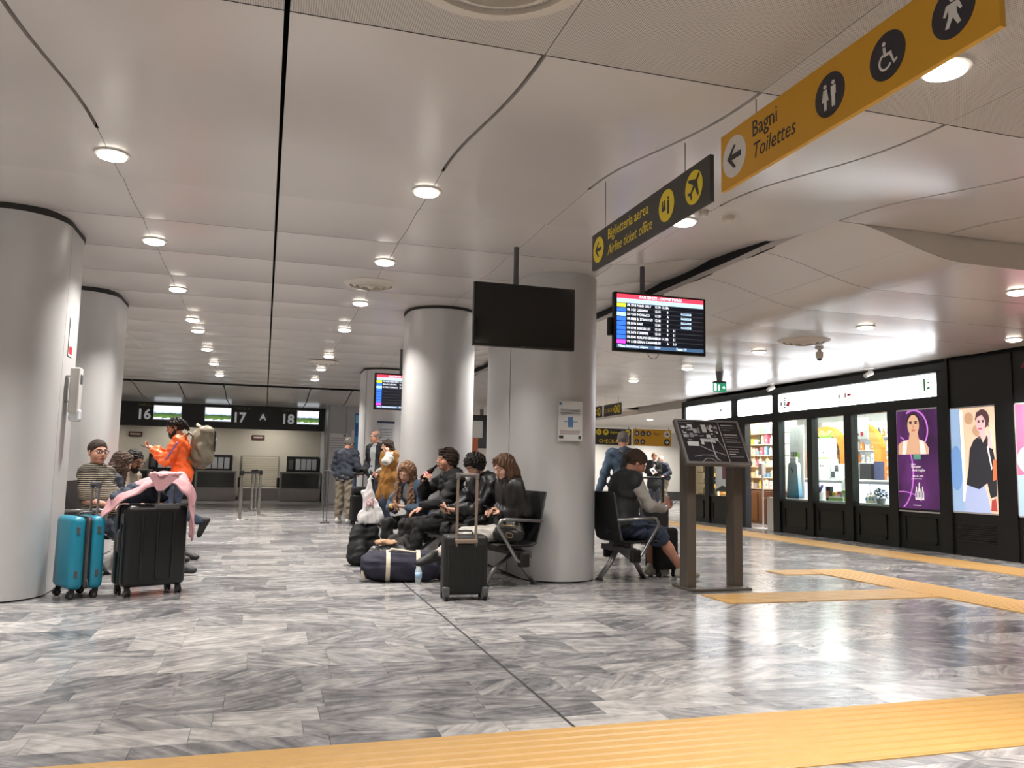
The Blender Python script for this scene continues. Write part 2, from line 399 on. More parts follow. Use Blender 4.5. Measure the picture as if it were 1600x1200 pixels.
# ------------------------------------------------------------------ walls
M_WALL = mat('warm_white_wall', (196, 188, 172), .7, noise=.03, nscale=2)
M_WHITE = mat('white_wall', (214, 211, 205), .6, noise=.02, nscale=2)
M_GREYPANEL = mat('pale_grey_wall_panel', (168, 168, 170), .4)
def struct(name, mb, m, label=None):
    return tag(mb.build(name, m), label, None, kind='structure')
struct('wall_left', MB().box(-8.1, -8.0, FY0, FY1, 0, 3.62), M_WALL)
struct('wall_near', MB().box(FX0, FX1, FY0-.1, FY0, 0, 3.62), M_WALL)
struct('wall_check_in', MB().box(-8.0, 3.4, 28.4, 28.5, 0, 3.62), M_WALL)
struct('wall_far', MB().box(3.4, 18, 31.0, 31.1, 0, 3.62), M_WHITE)
struct('wall_far_side', MB().box(17.9, 18.0, 18.2, 31, 0, 3.62), M_WHITE)
struct('wall_bulkhead', MB().box(10.35, 18, 18.25, 31, 2.80, 3.1), M_WHITE)
struct('baseboard_far', MB().box(3.4, 17.9, 30.95, 31.0, 0, .35), mat('dark_baseboard', (60, 60, 62), .4))
pw = struct('wall_partition', MB().box(1.78, 3.4, 25.0, 28.4, 0, 3.62), M_GREYPANEL)
for x in (1.80, 2.32, 2.84): MB().box(x, x+.5, 24.97, 25.0, .02, 2.95).build('wall_panel', M_GREYPANEL, pw)
# ------------------------------------------------------------------ columns
M_COLUMN = mat('brushed_aluminium_column', (198, 197, 197), .40, .28, .5, bump=.03, bscale=40, stretch=(1, 1, .05))
M_JOINT = mat('dark_joint', (40, 38, 36), .7)
def column(label, cx, cy, r, ly, seams, ztop, rot=0):
    t = thing('column', label, 'column', (cx, cy, 0), 0, kind='structure')
    n = 24
    prof = [(cx+r*math.cos(a), cy+r*math.sin(a)) for a in [math.pi+math.pi*i/n for i in range(n+1)]]
    prof += [(cx+r*math.cos(a), cy+ly+r*math.sin(a)) for a in [math.pi*i/n for i in range(n+1)]]
    def ring(o, z0, z1):
        q = []
        N = len(prof)
        for k in range(N):
            x, y = prof[k]; dx, dy = x-cx, (y-cy if y < cy else (y-cy-ly if y > cy+ly else 0))
            d = math.hypot(dx, dy) or 1
            q.append((x+dx/d*o, y+dy/d*o))
        return MB().add([(a, b, z0) for a, b in q]+[(a, b, z1) for a, b in q], [(i, (i+1) % N, N+(i+1) % N, N+i) for i in range(N)]+[tuple(range(N-1, -1, -1)), tuple(range(N, 2*N))])
    ring(0, .012, ztop-.03).build('shaft', M_COLUMN, t, True, angle=35)
    ring(-.012, 0, .015).build('foot_joint', M_JOINT, t)
    ring(.006, ztop-.035, ztop+.06).build('top_collar', M_JOINT, t)
    for s in seams:   # thin vertical seams
        x, y = s; MB().box(x-.003, x+.003, y-.003, y+.003, .02, ztop-.04).build('panel_seam', mat('column_seam', (92, 90, 88), .6), t)
    return t
column('broad brushed aluminium column behind the turquoise suitcase', -2.10, 7.72, .42, .45, [(-1.683, 7.72)], 3.15)
column('slimmer grey column standing behind the bench of the striped shirt man', -2.2, 10.95, .41, .5, [], 3.15)
column('brushed aluminium column with a taped paper notice between two benches', 2.96, 8.18, .40, 1.35, [(2.559, 8.62)], 3.2)
column('smooth grey column behind the man drinking from a bottle', 2.14, 10.42, .44, .3, [], 3.15)
column('distant grey column with a small departures screen before it', 2.36, 17.2, .45, .6, [(1.95, 17.0)], 3.15)
# ------------------------------------------------------------------ downlights
M_LENS = mat('downlight_lens', (255, 250, 240), .4, emit=(255, 246, 230), strength=9.0)
M_RING = mat('downlight_ring', (215, 212, 206), .3, .2)
LIGHT = bpy.data.lights.new('downlight', 'AREA'); LIGHT.shape = 'DISK'; LIGHT.size = .2; LIGHT.energy = LAMP_W; LIGHT.color = (1, .955, .895); LIGHT.spread = R_(110)
LIGHT_P = LIGHT.copy(); LIGHT_P.energy = LAMP_W*1.9; LIGHT_P.spread = R_(150)
LIGHT_C = LIGHT_P.copy(); LIGHT_C.energy = LAMP_W*.75
_dl = {}
def downlight(x, y, label, r=.09, lamp=LIGHT):
    z = ceil_z(x, y) + (.004 if 5.4 < y < 22 else 0)
    t = thing('ceiling_downlight', label, 'ceiling light', (x, y, z), 0, 'round recessed downlights in the ceiling')
    if 'ring' not in _dl:
        a = MB(); n = 28
        for rr, zz in ((r*1.22, -.001), (r*1.20, -.014), (r*1.0, -.018), (r*.97, .0)): a.v += [(rr*math.cos(2*math.pi*k/n), rr*math.sin(2*math.pi*k/n), zz) for k in range(n)]
        for i in range(3): a.f += [(i*n+k, i*n+(k+1) % n, (i+1)*n+(k+1) % n, (i+1)*n+k) for k in range(n)]
        a.mi = [0]*len(a.f); _dl['ring'] = a.mesh('trim_ring'); _dl['ring'].materials.append(M_RING)
        _dl['lens'] = MB().lathe([(r*.98, -.004), (r*.98, -.03), (r*.6, -.042), (r*.05, -.046)], n=24).mesh('lens'); _dl['lens'].materials.append(M_LENS)
    for nm, me in (('trim_ring', _dl['ring']), ('lens', _dl['lens'])):
        o = bpy.data.objects.new(nm, me); _link(o); o.parent = t
    lo = bpy.data.objects.new('downlight_lamp', lamp); _link(lo); lo.parent = t; lo.location = (0, 0, -.06)
    return t
for x in (-5.35, -3.22, -1.07, 1.055, 3.18):
    for k, y in enumerate((-2.6, -.5, 1.6, 3.65, 5.83, 8.03, 10.2, 12.3, 13.3, 15.4, 17.55, 19.75)):
        if y == 13.3 and x != -1.07: continue
        if y == 3.65 and x > -2: continue
        if x == 3.18 and y == 8.03: continue
        if y > 17 and x == 3.18: continue
        downlight(x, y, 'round recessed downlight in the rippled main ceiling panels' if y > 5 else 'round recessed downlight in the flat perforated ceiling')
for y in (1.6, 3.9, 6.05, 8.16, 10.4, 12.55, 14.7, 16.9):
    for x in (6.9, 9.2):
        if x > 9 and y not in (3.9, 8.16): continue
        downlight(x, y, 'round recessed downlight in the low smooth ceiling before the shop')
downlight(2.78, 2.75, 'large recessed downlight just beyond the yellow toilet sign')
for x, y in ((7, 20), (9, 23), (11.6, 23.5), (13.6, 25.4), (15.6, 23.5), (12.4, 29.6), (15.2, 29.6), (9, 28), (6.5, 27), (5.5, 23), (11.6, 20.5), (14.5, 20.5)):  # lamps added to brighten the passage and its far wall
    z = 3.1 if x < 10.3 else 2.8
    o = downlight(x, y, 'small added downlight brightening the distant passage past the shop', lamp=LIGHT_P); o.location.z = (ceil_z(x, y) if x < 10.3 else 2.8)
for x in (-5.6, -2.6, .2):
    t = thing('added_counter_lamp', 'linear lamp behind the black fascia over the check-in desks', 'ceiling light', (x, 27.3, 2.9), 0, 'linear lamps over the check-in desks')
    MB().rbox(x-.6, x+.6, 27.22, 27.38, 2.86, 2.94, .01).build('housing', M_RING, t)
    for q in (-.5, .5): MB().cyl((x+q, 27.3, 2.94), (x+q, 27.3, 3.63), .006, n=6).build('suspension_rod', M_RING, t)
    lo = bpy.data.objects.new('added_counter_light', LIGHT_C); _link(lo); lo.parent = t; lo.location = (0, 0, -.06)
# ------------------------------------------------------------------ implicit surfaces: smooth unions of tapered limbs, meshed with surface nets
class Field:
    def __init__(s, lo, hi, vox):
        s.lo = np.array(lo, float)-3*vox; s.vox = vox
        s.n = np.ceil((np.array(hi, float)+3*vox-s.lo)/vox).astype(int)+1
        s.ax = [s.lo[i]+vox*np.arange(s.n[i]) for i in range(3)]
        s.f = np.full(s.n, 1.0)
    def sl(s, lo, hi):
        r = []
        for i in range(3):
            a = max(0, int((lo[i]-s.lo[i])/s.vox)); b = min(s.n[i], int((hi[i]-s.lo[i])/s.vox)+2)
            if b <= a: return None
            r.append(slice(a, b))
        return tuple(r)
    def pts(s, q): return np.meshgrid(s.ax[0][q[0]], s.ax[1][q[1]], s.ax[2][q[2]], indexing='ij')
    def put(s, q, d, k, op):
        a = s.f[q]
        if op == 'sub': d = -d; h = np.clip(.5-.5*(d-a)/k, 0, 1); s.f[q] = a*h+d*(1-h)+k*h*(1-h)
        else: h = np.clip(.5+.5*(d-a)/k, 0, 1); s.f[q] = d*(1-h)+a*h-k*h*(1-h)
    def cap(s, a, b, ra, rb=None, k=.03, fd=None, fs=1.0, op='add'):
        rb = ra if rb is None else rb; a = np.array(a, float); b = np.array(b, float)
        m = max(ra, rb)+k+.04; q = s.sl(np.minimum(a, b)-m, np.maximum(a, b)+m)
        if q is None: return s
        X, Y, Z = s.pts(q); P_ = [X-a[0], Y-a[1], Z-a[2]]; ab = b-a
        if fd is not None:
            fd = np.array(fd, float); fd /= np.linalg.norm(fd)
            dt = P_[0]*fd[0]+P_[1]*fd[1]+P_[2]*fd[2]; e = 1/fs-1
            P_ = [P_[i]+fd[i]*dt*e for i in range(3)]; ab = ab+fd*(ab@fd)*e
        L2 = max(ab@ab, 1e-9); t = np.clip((P_[0]*ab[0]+P_[1]*ab[1]+P_[2]*ab[2])/L2, 0, 1)
        d = np.sqrt((P_[0]-ab[0]*t)**2+(P_[1]-ab[1]*t)**2+(P_[2]-ab[2]*t)**2)-(ra+(rb-ra)*t)
        if fd is not None: d = d*(fs+1)/2
        s.put(q, d, k, op); return s
    def ell(s, c, r, B=None, k=.02, op='add'):
        c = np.array(c, float); r = np.array(r, float); m = r.max()+k+.03; q = s.sl(c-m, c+m)
        if q is None: return s
        X, Y, Z = s.pts(q); P_ = np.stack([X-c[0], Y-c[1], Z-c[2]], -1)
        if B is not None: P_ = P_ @ np.array(B, float).T
        k0 = np.sqrt(((P_/r)**2).sum(-1)); k1 = np.sqrt(((P_/(r*r))**2).sum(-1))+1e-9
        s.put(q, k0*(k0-1)/k1, k, op); return s
    def cut(s, o, n, k=.004):
        """remove the half space on the side n points to"""
        o = np.array(o, float); n = np.array(n, float)/np.linalg.norm(n)
        X, Y, Z = np.meshgrid(*s.ax, indexing='ij', sparse=True)
        d = (X-o[0])*n[0]+(Y-o[1])*n[1]+(Z-o[2])*n[2]
        s.f = np.maximum(s.f, d); return s
    def folds(s, amp, wl, seed=0):
        r = np.random.RandomState(seed); X, Y, Z = np.meshgrid(*s.ax, indexing='ij', sparse=True)
        for i in range(3):
            d = r.normal(size=3); d /= np.linalg.norm(d); e = r.normal(size=3); e /= np.linalg.norm(e)
            w = 2*math.pi/(wl*(.8+.5*r.rand())); p1, p2 = r.rand(2)*6.28
            s.f = s.f+amp*np.sin(w*(X*d[0]+Y*d[1]+Z*d[2])+p1+1.6*np.sin(.6*w*(X*e[0]+Y*e[1]+Z*e[2])+p2))
        return s
    def mesh(s):
        f = s.f; vox = s.vox; f = f.copy(); f[[0, -1]] = 1; f[:, [0, -1]] = 1; f[:, :, [0, -1]] = 1
        ins = f < 0; nx, ny, nz = f.shape
        C = np.zeros((nx-1, ny-1, nz-1), np.int8)
        for i in (0, 1):
            for j in (0, 1):
                for k in (0, 1): C += ins[i:nx-1+i, j:ny-1+j, k:nz-1+k]
        act = (C > 0) & (C < 8); ci = np.argwhere(act); n = len(ci)
        if n == 0: return np.zeros((0, 3)), []
        idx = -np.ones(C.shape, np.int32); idx[act] = np.arange(n)
        acc = np.zeros((n, 3)); cnt = np.zeros(n)
        for ax in range(3):
            o1, o2 = [a for a in range(3) if a != ax]
            for u in (0, 1):
                for w in (0, 1):
                    p0 = ci.copy(); p0[:, o1] += u; p0[:, o2] += w; p1 = p0.copy(); p1[:, ax] += 1
                    f0 = f[p0[:, 0], p0[:, 1], p0[:, 2]]; f1 = f[p1[:, 0], p1[:, 1], p1[:, 2]]
                    m = (f0 < 0) != (f1 < 0); t = np.where(m, f0/np.where(m, f0-f1, 1), 0)
                    q = p0.astype(float); q[:, ax] += t; acc[m] += q[m]; cnt[m] += 1
        V = s.lo+vox*acc/cnt[:, None]
        F = []
        for ax in range(3):
            o1, o2 = [(1, 2), (2, 0), (0, 1)][ax]
            sl0 = [slice(1, -1)]*3; sl1 = [slice(1, -1)]*3
            sl0[ax] = slice(0, -1); sl1[ax] = slice(1, None)
            a = ins[tuple(sl0)]; b = ins[tuple(sl1)]
            e = np.argwhere(a != b)
            if not len(e): continue
            g = a[e[:, 0], e[:, 1], e[:, 2]]
            base = e.copy()
            for d in range(3):
                if d != ax: base[:, d] += 1
            def cell(du, dv):
                q = base.copy(); q[:, o1] += du; q[:, o2] += dv; return idx[q[:, 0], q[:, 1], q[:, 2]]
            c0, c1, c2, c3 = cell(-1, -1), cell(0, -1), cell(0, 0), cell(-1, 0)
            Q = np.stack([c0, c1, c2, c3], 1); Q[~g] = Q[~g][:, ::-1]; F.append(Q)
        return V, np.concatenate(F)
def np_mesh(name, V, F):
    me = bpy.data.meshes.new(name); n, m = len(V), len(F)
    me.vertices.add(n); me.vertices.foreach_set('co', np.asarray(V, np.float32).ravel())
    me.loops.add(m*4); me.loops.foreach_set('vertex_index', np.asarray(F, np.int32).ravel())
    me.polygons.add(m); me.polygons.foreach_set('loop_start', np.arange(m, dtype=np.int32)*4)
    me.polygons.foreach_set('use_smooth', np.ones(m, bool)); me.update(calc_edges=True)
    return me
def joined(parts):
    V = []; F = []; n = 0
    for v, f in parts:
        if len(v): V.append(v); F.append(f+n); n += len(v)
    return np.concatenate(V), np.concatenate(F)

# ------------------------------------------------------------------ people
def V3(*a): return np.array(a, float)
def unit(v): v = np.array(v, float); return v/np.linalg.norm(v)
def rotm(ax, deg):
    a = math.radians(deg); c, s = math.cos(a), math.sin(a)
    return {'x': np.array([[1, 0, 0], [0, c, -s], [0, s, c]]), 'y': np.array([[c, 0, s], [0, 1, 0], [-s, 0, c]]), 'z': np.array([[c, -s, 0], [s, c, 0], [0, 0, 1]])}[ax]
def ik(a, c, l1, l2, pole):
    a, c = np.array(a, float), np.array(c, float); d = c-a; L = np.linalg.norm(d)
    if L > (l1+l2)*.999: c = a+d/L*(l1+l2)*.999; d = c-a; L = np.linalg.norm(d)
    x = (l1*l1-l2*l2+L*L)/(2*L); h = math.sqrt(max(l1*l1-x*x, 0)); u = d/L
    p = np.array(pole, float); p = p-u*(p@u); p = p/np.linalg.norm(p)
    return a+u*x+p*h, c
SKIN = mat('light_skin', (205, 160, 138), .5, noise=.06, nscale=18)
SKIN2 = mat('olive_skin', (168, 118, 92), .5, noise=.06, nscale=18)
SKIN3 = mat('ruddy_skin', (196, 142, 120), .5, noise=.08, nscale=18)
LIP = mat('lip', (168, 92, 86), .4); EYE = mat('eye_dark', (34, 26, 22), .2); EYEW = mat('eye_white', (205, 200, 195), .3)
def hairmat(name, rgb, var=.35): return mat(name, rgb, .62, 0, .3, noise=var, nscale=60, bump=.5, bscale=110, stretch=(1, 1, .12))
H_BLACK = hairmat('black_hair', (26, 22, 20)); H_DARK = hairmat('dark_brown_hair', (48, 34, 27)); H_BROWN = hairmat('brown_hair', (84, 58, 42))
H_BLOND = hairmat('ash_blond_hair', (128, 96, 72)); H_GREY = hairmat('grey_hair', (120, 114, 110)); H_SHORT = hairmat('short_brown_hair', (74, 58, 48)); H_WHITE = hairmat('white_hair', (196, 190, 184))
def hand_mesh(w, d, n, side, curl=.5, sc=1.0, vox=.0042, spread=.12, thumb=.6, fing=None):
    """w wrist, d finger direction, n palm normal, side +1 left / -1 right: the thumb leaves the side of the palm"""
    w = np.array(w, float); d = unit(d); n = np.array(n, float); n = unit(n-d*(n@d)); t = np.cross(d, n)*side   # t: towards the thumb
    L = .175*sc; lo = w-L*1.15; hi = w+L*1.15
    F = Field(np.minimum(w, w+d*L)-.09*sc, np.maximum(w, w+d*L)+.09*sc, vox)
    F.cap(w-d*.03*sc, w+d*.02*sc, .026*sc, .025*sc, .01, n, .75)
    for o, r in ((.026, .017), (.009, .018), (-.009, .018), (-.025, .016)):
        F.cap(w+d*.015*sc+t*o*.6*sc, w+d*.082*sc+t*o*sc, .019*sc, r*.86*sc, .012, n, .8)
    for i, (o, l) in enumerate(((.028, .066), (.010, .076), (-.009, .070), (-.027, .055))):
        c = curl if fing is None else fing[i]
        p = w+d*.084*sc+t*o*sc; dd = unit(d+t*spread*(o/.028)); r = .0085*sc
        for j, (fr, a) in enumerate(((.45, .7), (.32, .95), (.23, .8))):
            ang = c*a*1.35; u = math.cos(ang)*dd+math.sin(ang)*n; nn = unit(-math.sin(ang)*dd+math.cos(ang)*n)
            q = p+u*l*fr*sc; F.cap(p, q, r, r*.93, .004); p = q; dd = u; n_ = nn; r *= .93
            n2 = n; n = nn if False else n
    p = w+d*.022*sc+t*.026*sc; u = unit(d*.62+t*.75+n*.35*thumb); q = p+u*.045*sc; F.cap(p, q, .014*sc, .0105*sc, .012)
    u2 = unit(d*.9+t*.25+n*.4*thumb); q2 = q+u2*.034*sc; F.cap(q, q2, .0105*sc, .0085*sc, .004)
    return F.mesh()
class Person: pass
def joints(pose, sc, fem):
    """pose in local metres (x forward, y left, z up), unscaled"""
    J = Person(); P0 = pose; J.sc = sc
    pel = np.array(P0.get('pel', (0, 0, .545)), float); lean = P0.get('lean', 0); side = P0.get('side', 0); tw = P0.get('twist', 0)
    Rt = rotm('z', tw*.5) @ rotm('x', side) @ rotm('y', lean); Ru = rotm('z', tw) @ rotm('x', side) @ rotm('y', lean+P0.get('bend', 0))
    J.pel = pel; J.Rt, J.Ru = Rt, Ru; tu = Rt @ V3(0, 0, 1); cu = Ru @ V3(0, 0, 1); J.tl = Ru @ V3(0, 1, 0); J.tf = Ru @ V3(1, 0, 0); J.pl = Rt @ V3(0, 1, 0)
    J.waist = pel+tu*.15; J.chest = J.waist+cu*.19; J.neck = J.chest+cu*.155
    hw = .16 if fem else .178
    J.sL = J.neck-cu*.045+J.tl*hw+J.tf*P0.get('shf', .0); J.sR = J.neck-cu*.045-J.tl*hw+J.tf*P0.get('shf', .0)
    hy, hp, hr = P0.get('head', (0, 0, 0)); J.Rh = rotm('z', tw+hy) @ rotm('y', lean*.4+P0.get('bend', 0)*.4+hp) @ rotm('x', hr)
    nd = unit(cu*.8+V3(0, 0, .35)+(J.Rh @ V3(.30+hp*.006, 0, .6))*.5); J.head = J.neck+nd*.165+J.Rh @ V3(.012, 0, 0)
    hipw = .088
    J.hL = pel+J.pl*hipw-V3(0, 0, .015); J.hR = pel-J.pl*hipw-V3(0, 0, .015)
    J.kL, J.aL = ik(J.hL, P0['al'], .435, .415, P0.get('kpl', (1, .15, .8))); J.kR, J.aR = ik(J.hR, P0['ar'], .435, .415, P0.get('kpr', (1, -.15, .8)))
    J.eL, J.wL = ik(J.sL, P0['wl'], .285, .25, P0.get('epl', (-.6, .5, -.8))); J.eR, J.wR = ik(J.sR, P0['wr'], .285, .25, P0.get('epr', (-.6, -.5, -.8)))
    return J
def torso_prims(J, o, fem, belly=0.0, chestb=0.0):
    fl = .70; f = J.tf
    hw = .075 if fem else .07
    hr = .110 if J.pel[2] > .8 else .088
    L = [((J.hL+V3(0,0,.03), J.hR+V3(0,0,.03)), hr+o, hr+o, f, .95), ((J.pel+V3(0,0,.015), J.waist), .130+o, .125+o, f, .74), ((J.waist, J.chest), .122+o, .135+o+(0 if fem else .012), f, fl)]
    up = unit(J.neck-J.chest)
    L += [((J.chest+J.tl*.07+up*.03, J.chest-J.tl*.07+up*.03), .105+o, .105+o, f, .85), ((J.sL-J.tl*.02, J.sR+J.tl*.02), .058+o, .058+o, f, .95), ((J.neck-up*.05, J.neck+up*.015), .075+o*.8, .052+o*.5, None, 1)]
    if belly: L.append(((J.waist+J.tf*.05-up*.04, J.waist+J.tf*.05+up*.03), .10+belly+o, .10+belly+o, None, 1))
    return L
def arm_prims(J, o, to=1.0, sides='LR', taper=1.0):
    L = []
    for s in sides:
        S, E, Wr = (J.sL, J.eL, J.wL) if s == 'L' else (J.sR, J.eR, J.wR)
        L.append(((S, E), .052+o, .041+o, None, 1)) if to > .45 else L.append(((S, S+(E-S)*to*2), .052+o, .046+o, None, 1))
        if to > .5: t = (to-.5)*2; L.append(((E, E+(Wr-E)*t), .041+o, .041+(.029-.041)*t+o*taper, None, 1))
    return L
def leg_prims(J, o, to=1.0, sides='LR', flare=0.0):
    L = []
    for s in sides:
        H, K, A = (J.hL, J.kL, J.aL) if s == 'L' else (J.hR, J.kR, J.aR)
        if to >= .5:
            L.append(((H, K), .088+o, .058+o, None, 1)); t = (to-.5)*2
            if t > 0:
                m = K+(A-K)*.35*min(1, t/.35); L.append(((K, m), .057+o, .056+o, None, 1))
                if t > .35: L.append(((m, K+(A-K)*t), .056+o, .040+o+flare, None, 1))
        else: L.append(((H, H+(K-H)*to*2), .088+o, .072+o+flare, None, 1))
    return L
def bake(prims, vox, k=.03, fold=0.0, wl=.09, seed=0, cuts=()):
    P_ = np.array([p for pr in prims for p in pr[0]]); r = max(max(pr[1], pr[2]) for pr in prims)+.02
    F = Field(P_.min(0)-r, P_.max(0)+r, vox)
    for (a, b), ra, rb, fd, fs in prims: F.cap(a, b, ra, rb, k, fd, fs)
    if fold: F.folds(fold, wl, seed)
    for o, n in cuts: F.cut(o, n)
    return F
def head_field(J, vox, fem, jaw=1.0):
    c, R = J.head, J.Rh; T = lambda x, y, z: c+R @ V3(x, y, z); B = R.T
    F = Field(np.minimum(c-.15, J.neck-.07), c+.15, vox)
    F.cap(J.neck-unit(J.head-J.neck)*.04, T(-.018, 0, -.05), .054 if not fem else .046, .05 if not fem else .043, .03)
    F.ell(T(-.012, 0, .030), (.097, .075, .086), B, .02).ell(T(.024, 0, -.032), (.066*jaw, .061*jaw, .078), B, .03)
    F.ell(T(.060, 0, -.090), (.028, .030*jaw, .024), B, .03)
    for s in (-1, 1):
        F.ell(T(.054, s*.036, -.036), (.03, .026, .03), B, .02)
        F.cap(T(.094, s*.012, .021), T(.078, s*.046, .020), .011, .010, .014)
        F.ell(T(.108, s*.032, .002), (.020, .017, .012), B, .012, 'sub')
        F.ell(T(.082, s*.032, .002), (.014, .016, .012), B, .006)
        F.ell(T(-.006, s*.078, -.012), (.019, .009, .031), rotm('z', -s*18) @ B, .006)
    F.cap(T(.092, 0, .012), T(.112, 0, -.026), .009, .0135, .010); F.cap(T(.102, -.013, -.034), T(.102, .013, -.034), .008, None, .008)
    F.cap(T(.090, -.018, -.060), T(.090, .018, -.060), .0085, None, .008); F.cap(T(.088, -.014, -.070), T(.088, .014, -.070), .009, None, .008)
    F.cap(T(.105, -.022, -.0655), T(.105, .022, -.0655), .0045, None, .004, op='sub')
    return F, T
def hair_field(J, vox, kind, seed=1):
    c, R = J.head, J.Rh; T = lambda x, y, z: c+R @ V3(x, y, z); B = R.T; tu = unit(J.neck-J.chest)
    long_ = kind in ('long', 'long_front', 'long_up')
    F = Field(c-(.62 if long_ else .24), c+.22, vox)
    g = {'buzz': .008, 'short': .013, 'full': .022, 'curly': .030, 'ring': .010}.get(kind, .017)
    F.ell(T(-.014, 0, .032), (.097+g, .076+g, .086+g), B, .01)
    F.cut(T(.085, 0, .062), R @ V3(.80, 0, -.62)) if kind not in ('curly', 'full') else F.cut(T(.095, 0, .052), R @ V3(.74, 0, -.70))
    F.cut(T(0, 0, -.085), R @ V3(0, 0, -1))
    if kind == 'ring': F.ell(T(.03, 0, .10), (.11, .085, .075), B, .01, 'sub')
    if kind == 'curly':
        r = np.random.RandomState(seed)
        for i in range(34):
            a = r.rand()*6.28; e = r.rand()*1.15; F.ell(T(.0+.085*math.cos(a)*math.cos(e), .074*math.sin(a)*math.cos(e), .062+.085*math.sin(e)), (.019, .019, .02), None, .008)
    if kind == 'full':
        F.cap(T(.07, -.04, .098), T(.07, .045, .092), .026, .026, .02); F.cap(T(-.09, 0, -.02), T(-.085, 0, -.075), .055, .04, .03, R @ V3(1, 0, 0), .6)
        for s in (-1, 1): F.cap(T(-.02, s*.076, .03), T(-.03, s*.078, -.035), .024, .018, .02)
    if kind == 'bun':
        F.ell(T(-.125, 0, .035), (.04, .042, .042), None, .015)
    if kind == 'tied':
        F.ell(T(-.115, 0, .0), (.042, .05, .05), None, .02); F.cap(T(-.12, 0, -.01), T(-.15, 0, -.07), .036, .02, .02)
        F.cap(T(.05, -.05, .08), T(-.05, -.075, .04), .03, .03, .02); F.cap(T(.05, .05, .08), T(-.05, .075, .04), .03, .03, .02)
    if long_:
        Lh = .36 if kind != 'long_up' else .3
        dn = V3(0, 0, -1)
        for s in (-1, 1):
            a = T(.02, s*.072, .055); b = T(.012, s*.086, -.08); fwd = .07 if kind == 'long_front' else -.03
            e = b+dn*Lh*.8+J.tf*(fwd)+J.tl*s*.02
            F.cap(a, b, .026, .032, .02, R @ V3(0, 1, 0), .7); F.cap(b, e, .034, .022, .03, J.tl, .75)
            F.cap(T(-.05, s*.07, .02), T(-.06, s*.075, -.1), .036, .04, .03)
            F.cap(T(.075, s*.02, .102), T(.06, s*.066, .035), .014, .018, .02)
        F.cap(T(-.085, 0, .0), T(-.10, 0, -.12), .07, .075, .03, R @ V3(1, 0, 0), .6)
        F.cap(T(-.10, 0, -.12), J.neck-tu*.20-J.tf*.12, .078, .06, .03, J.tf, .45)
        r = np.random.RandomState(seed)
        for i in range(14):
            s = r.choice((-1, 1)); a = T(-.03+.04*r.rand(), s*.085, -.05); F.cap(a, a+dn*Lh*(.6+.5*r.rand())+J.tf*(.10 if kind == 'long_front' else -.05)*r.rand()+J.tl*s*.03*r.randn(), .012, .005, .012)
    F.folds(.0009 if kind in ('buzz', 'ring') else .0035, .034, seed)
    return F
def shoe_mesh(J, s, yaw, pitch, sc, vox, up=0.0):
    A = J.aL if s == 'L' else J.aR; R = rotm('z', yaw) @ rotm('y', pitch); T = lambda x, y, z: A+R @ V3(x, y, z)
    F = Field(A-.32, A+.32, vox)
    z = -.055
    F.cap(T(-.045, 0, z+.012), T(.155, 0, z+.006), .036, .038, .02, R @ V3(0, 0, 1), .8); F.cap(T(-.035, 0, z+.03), T(-.01, 0, .02), .040, .042, .02)
    F.cap(T(-.005, 0, 0), T(.13, 0, z+.025), .040, .030, .03); F.cap(T(.155, 0, z+.008), T(.17, 0, z+.01), .037, .032, .02, R @ V3(0, 0, 1), .85)
    F.cut(T(0, 0, z-.024), R @ V3(0, 0, -1)); F.cut(T(0, 0, .045+up), R @ V3(0, 0, 1))
    V, Q = F.mesh(); zz = ((V-A) @ R)[:, 2]; return V, Q, zz[Q].mean(1) < z-.003
_SEED = [0]
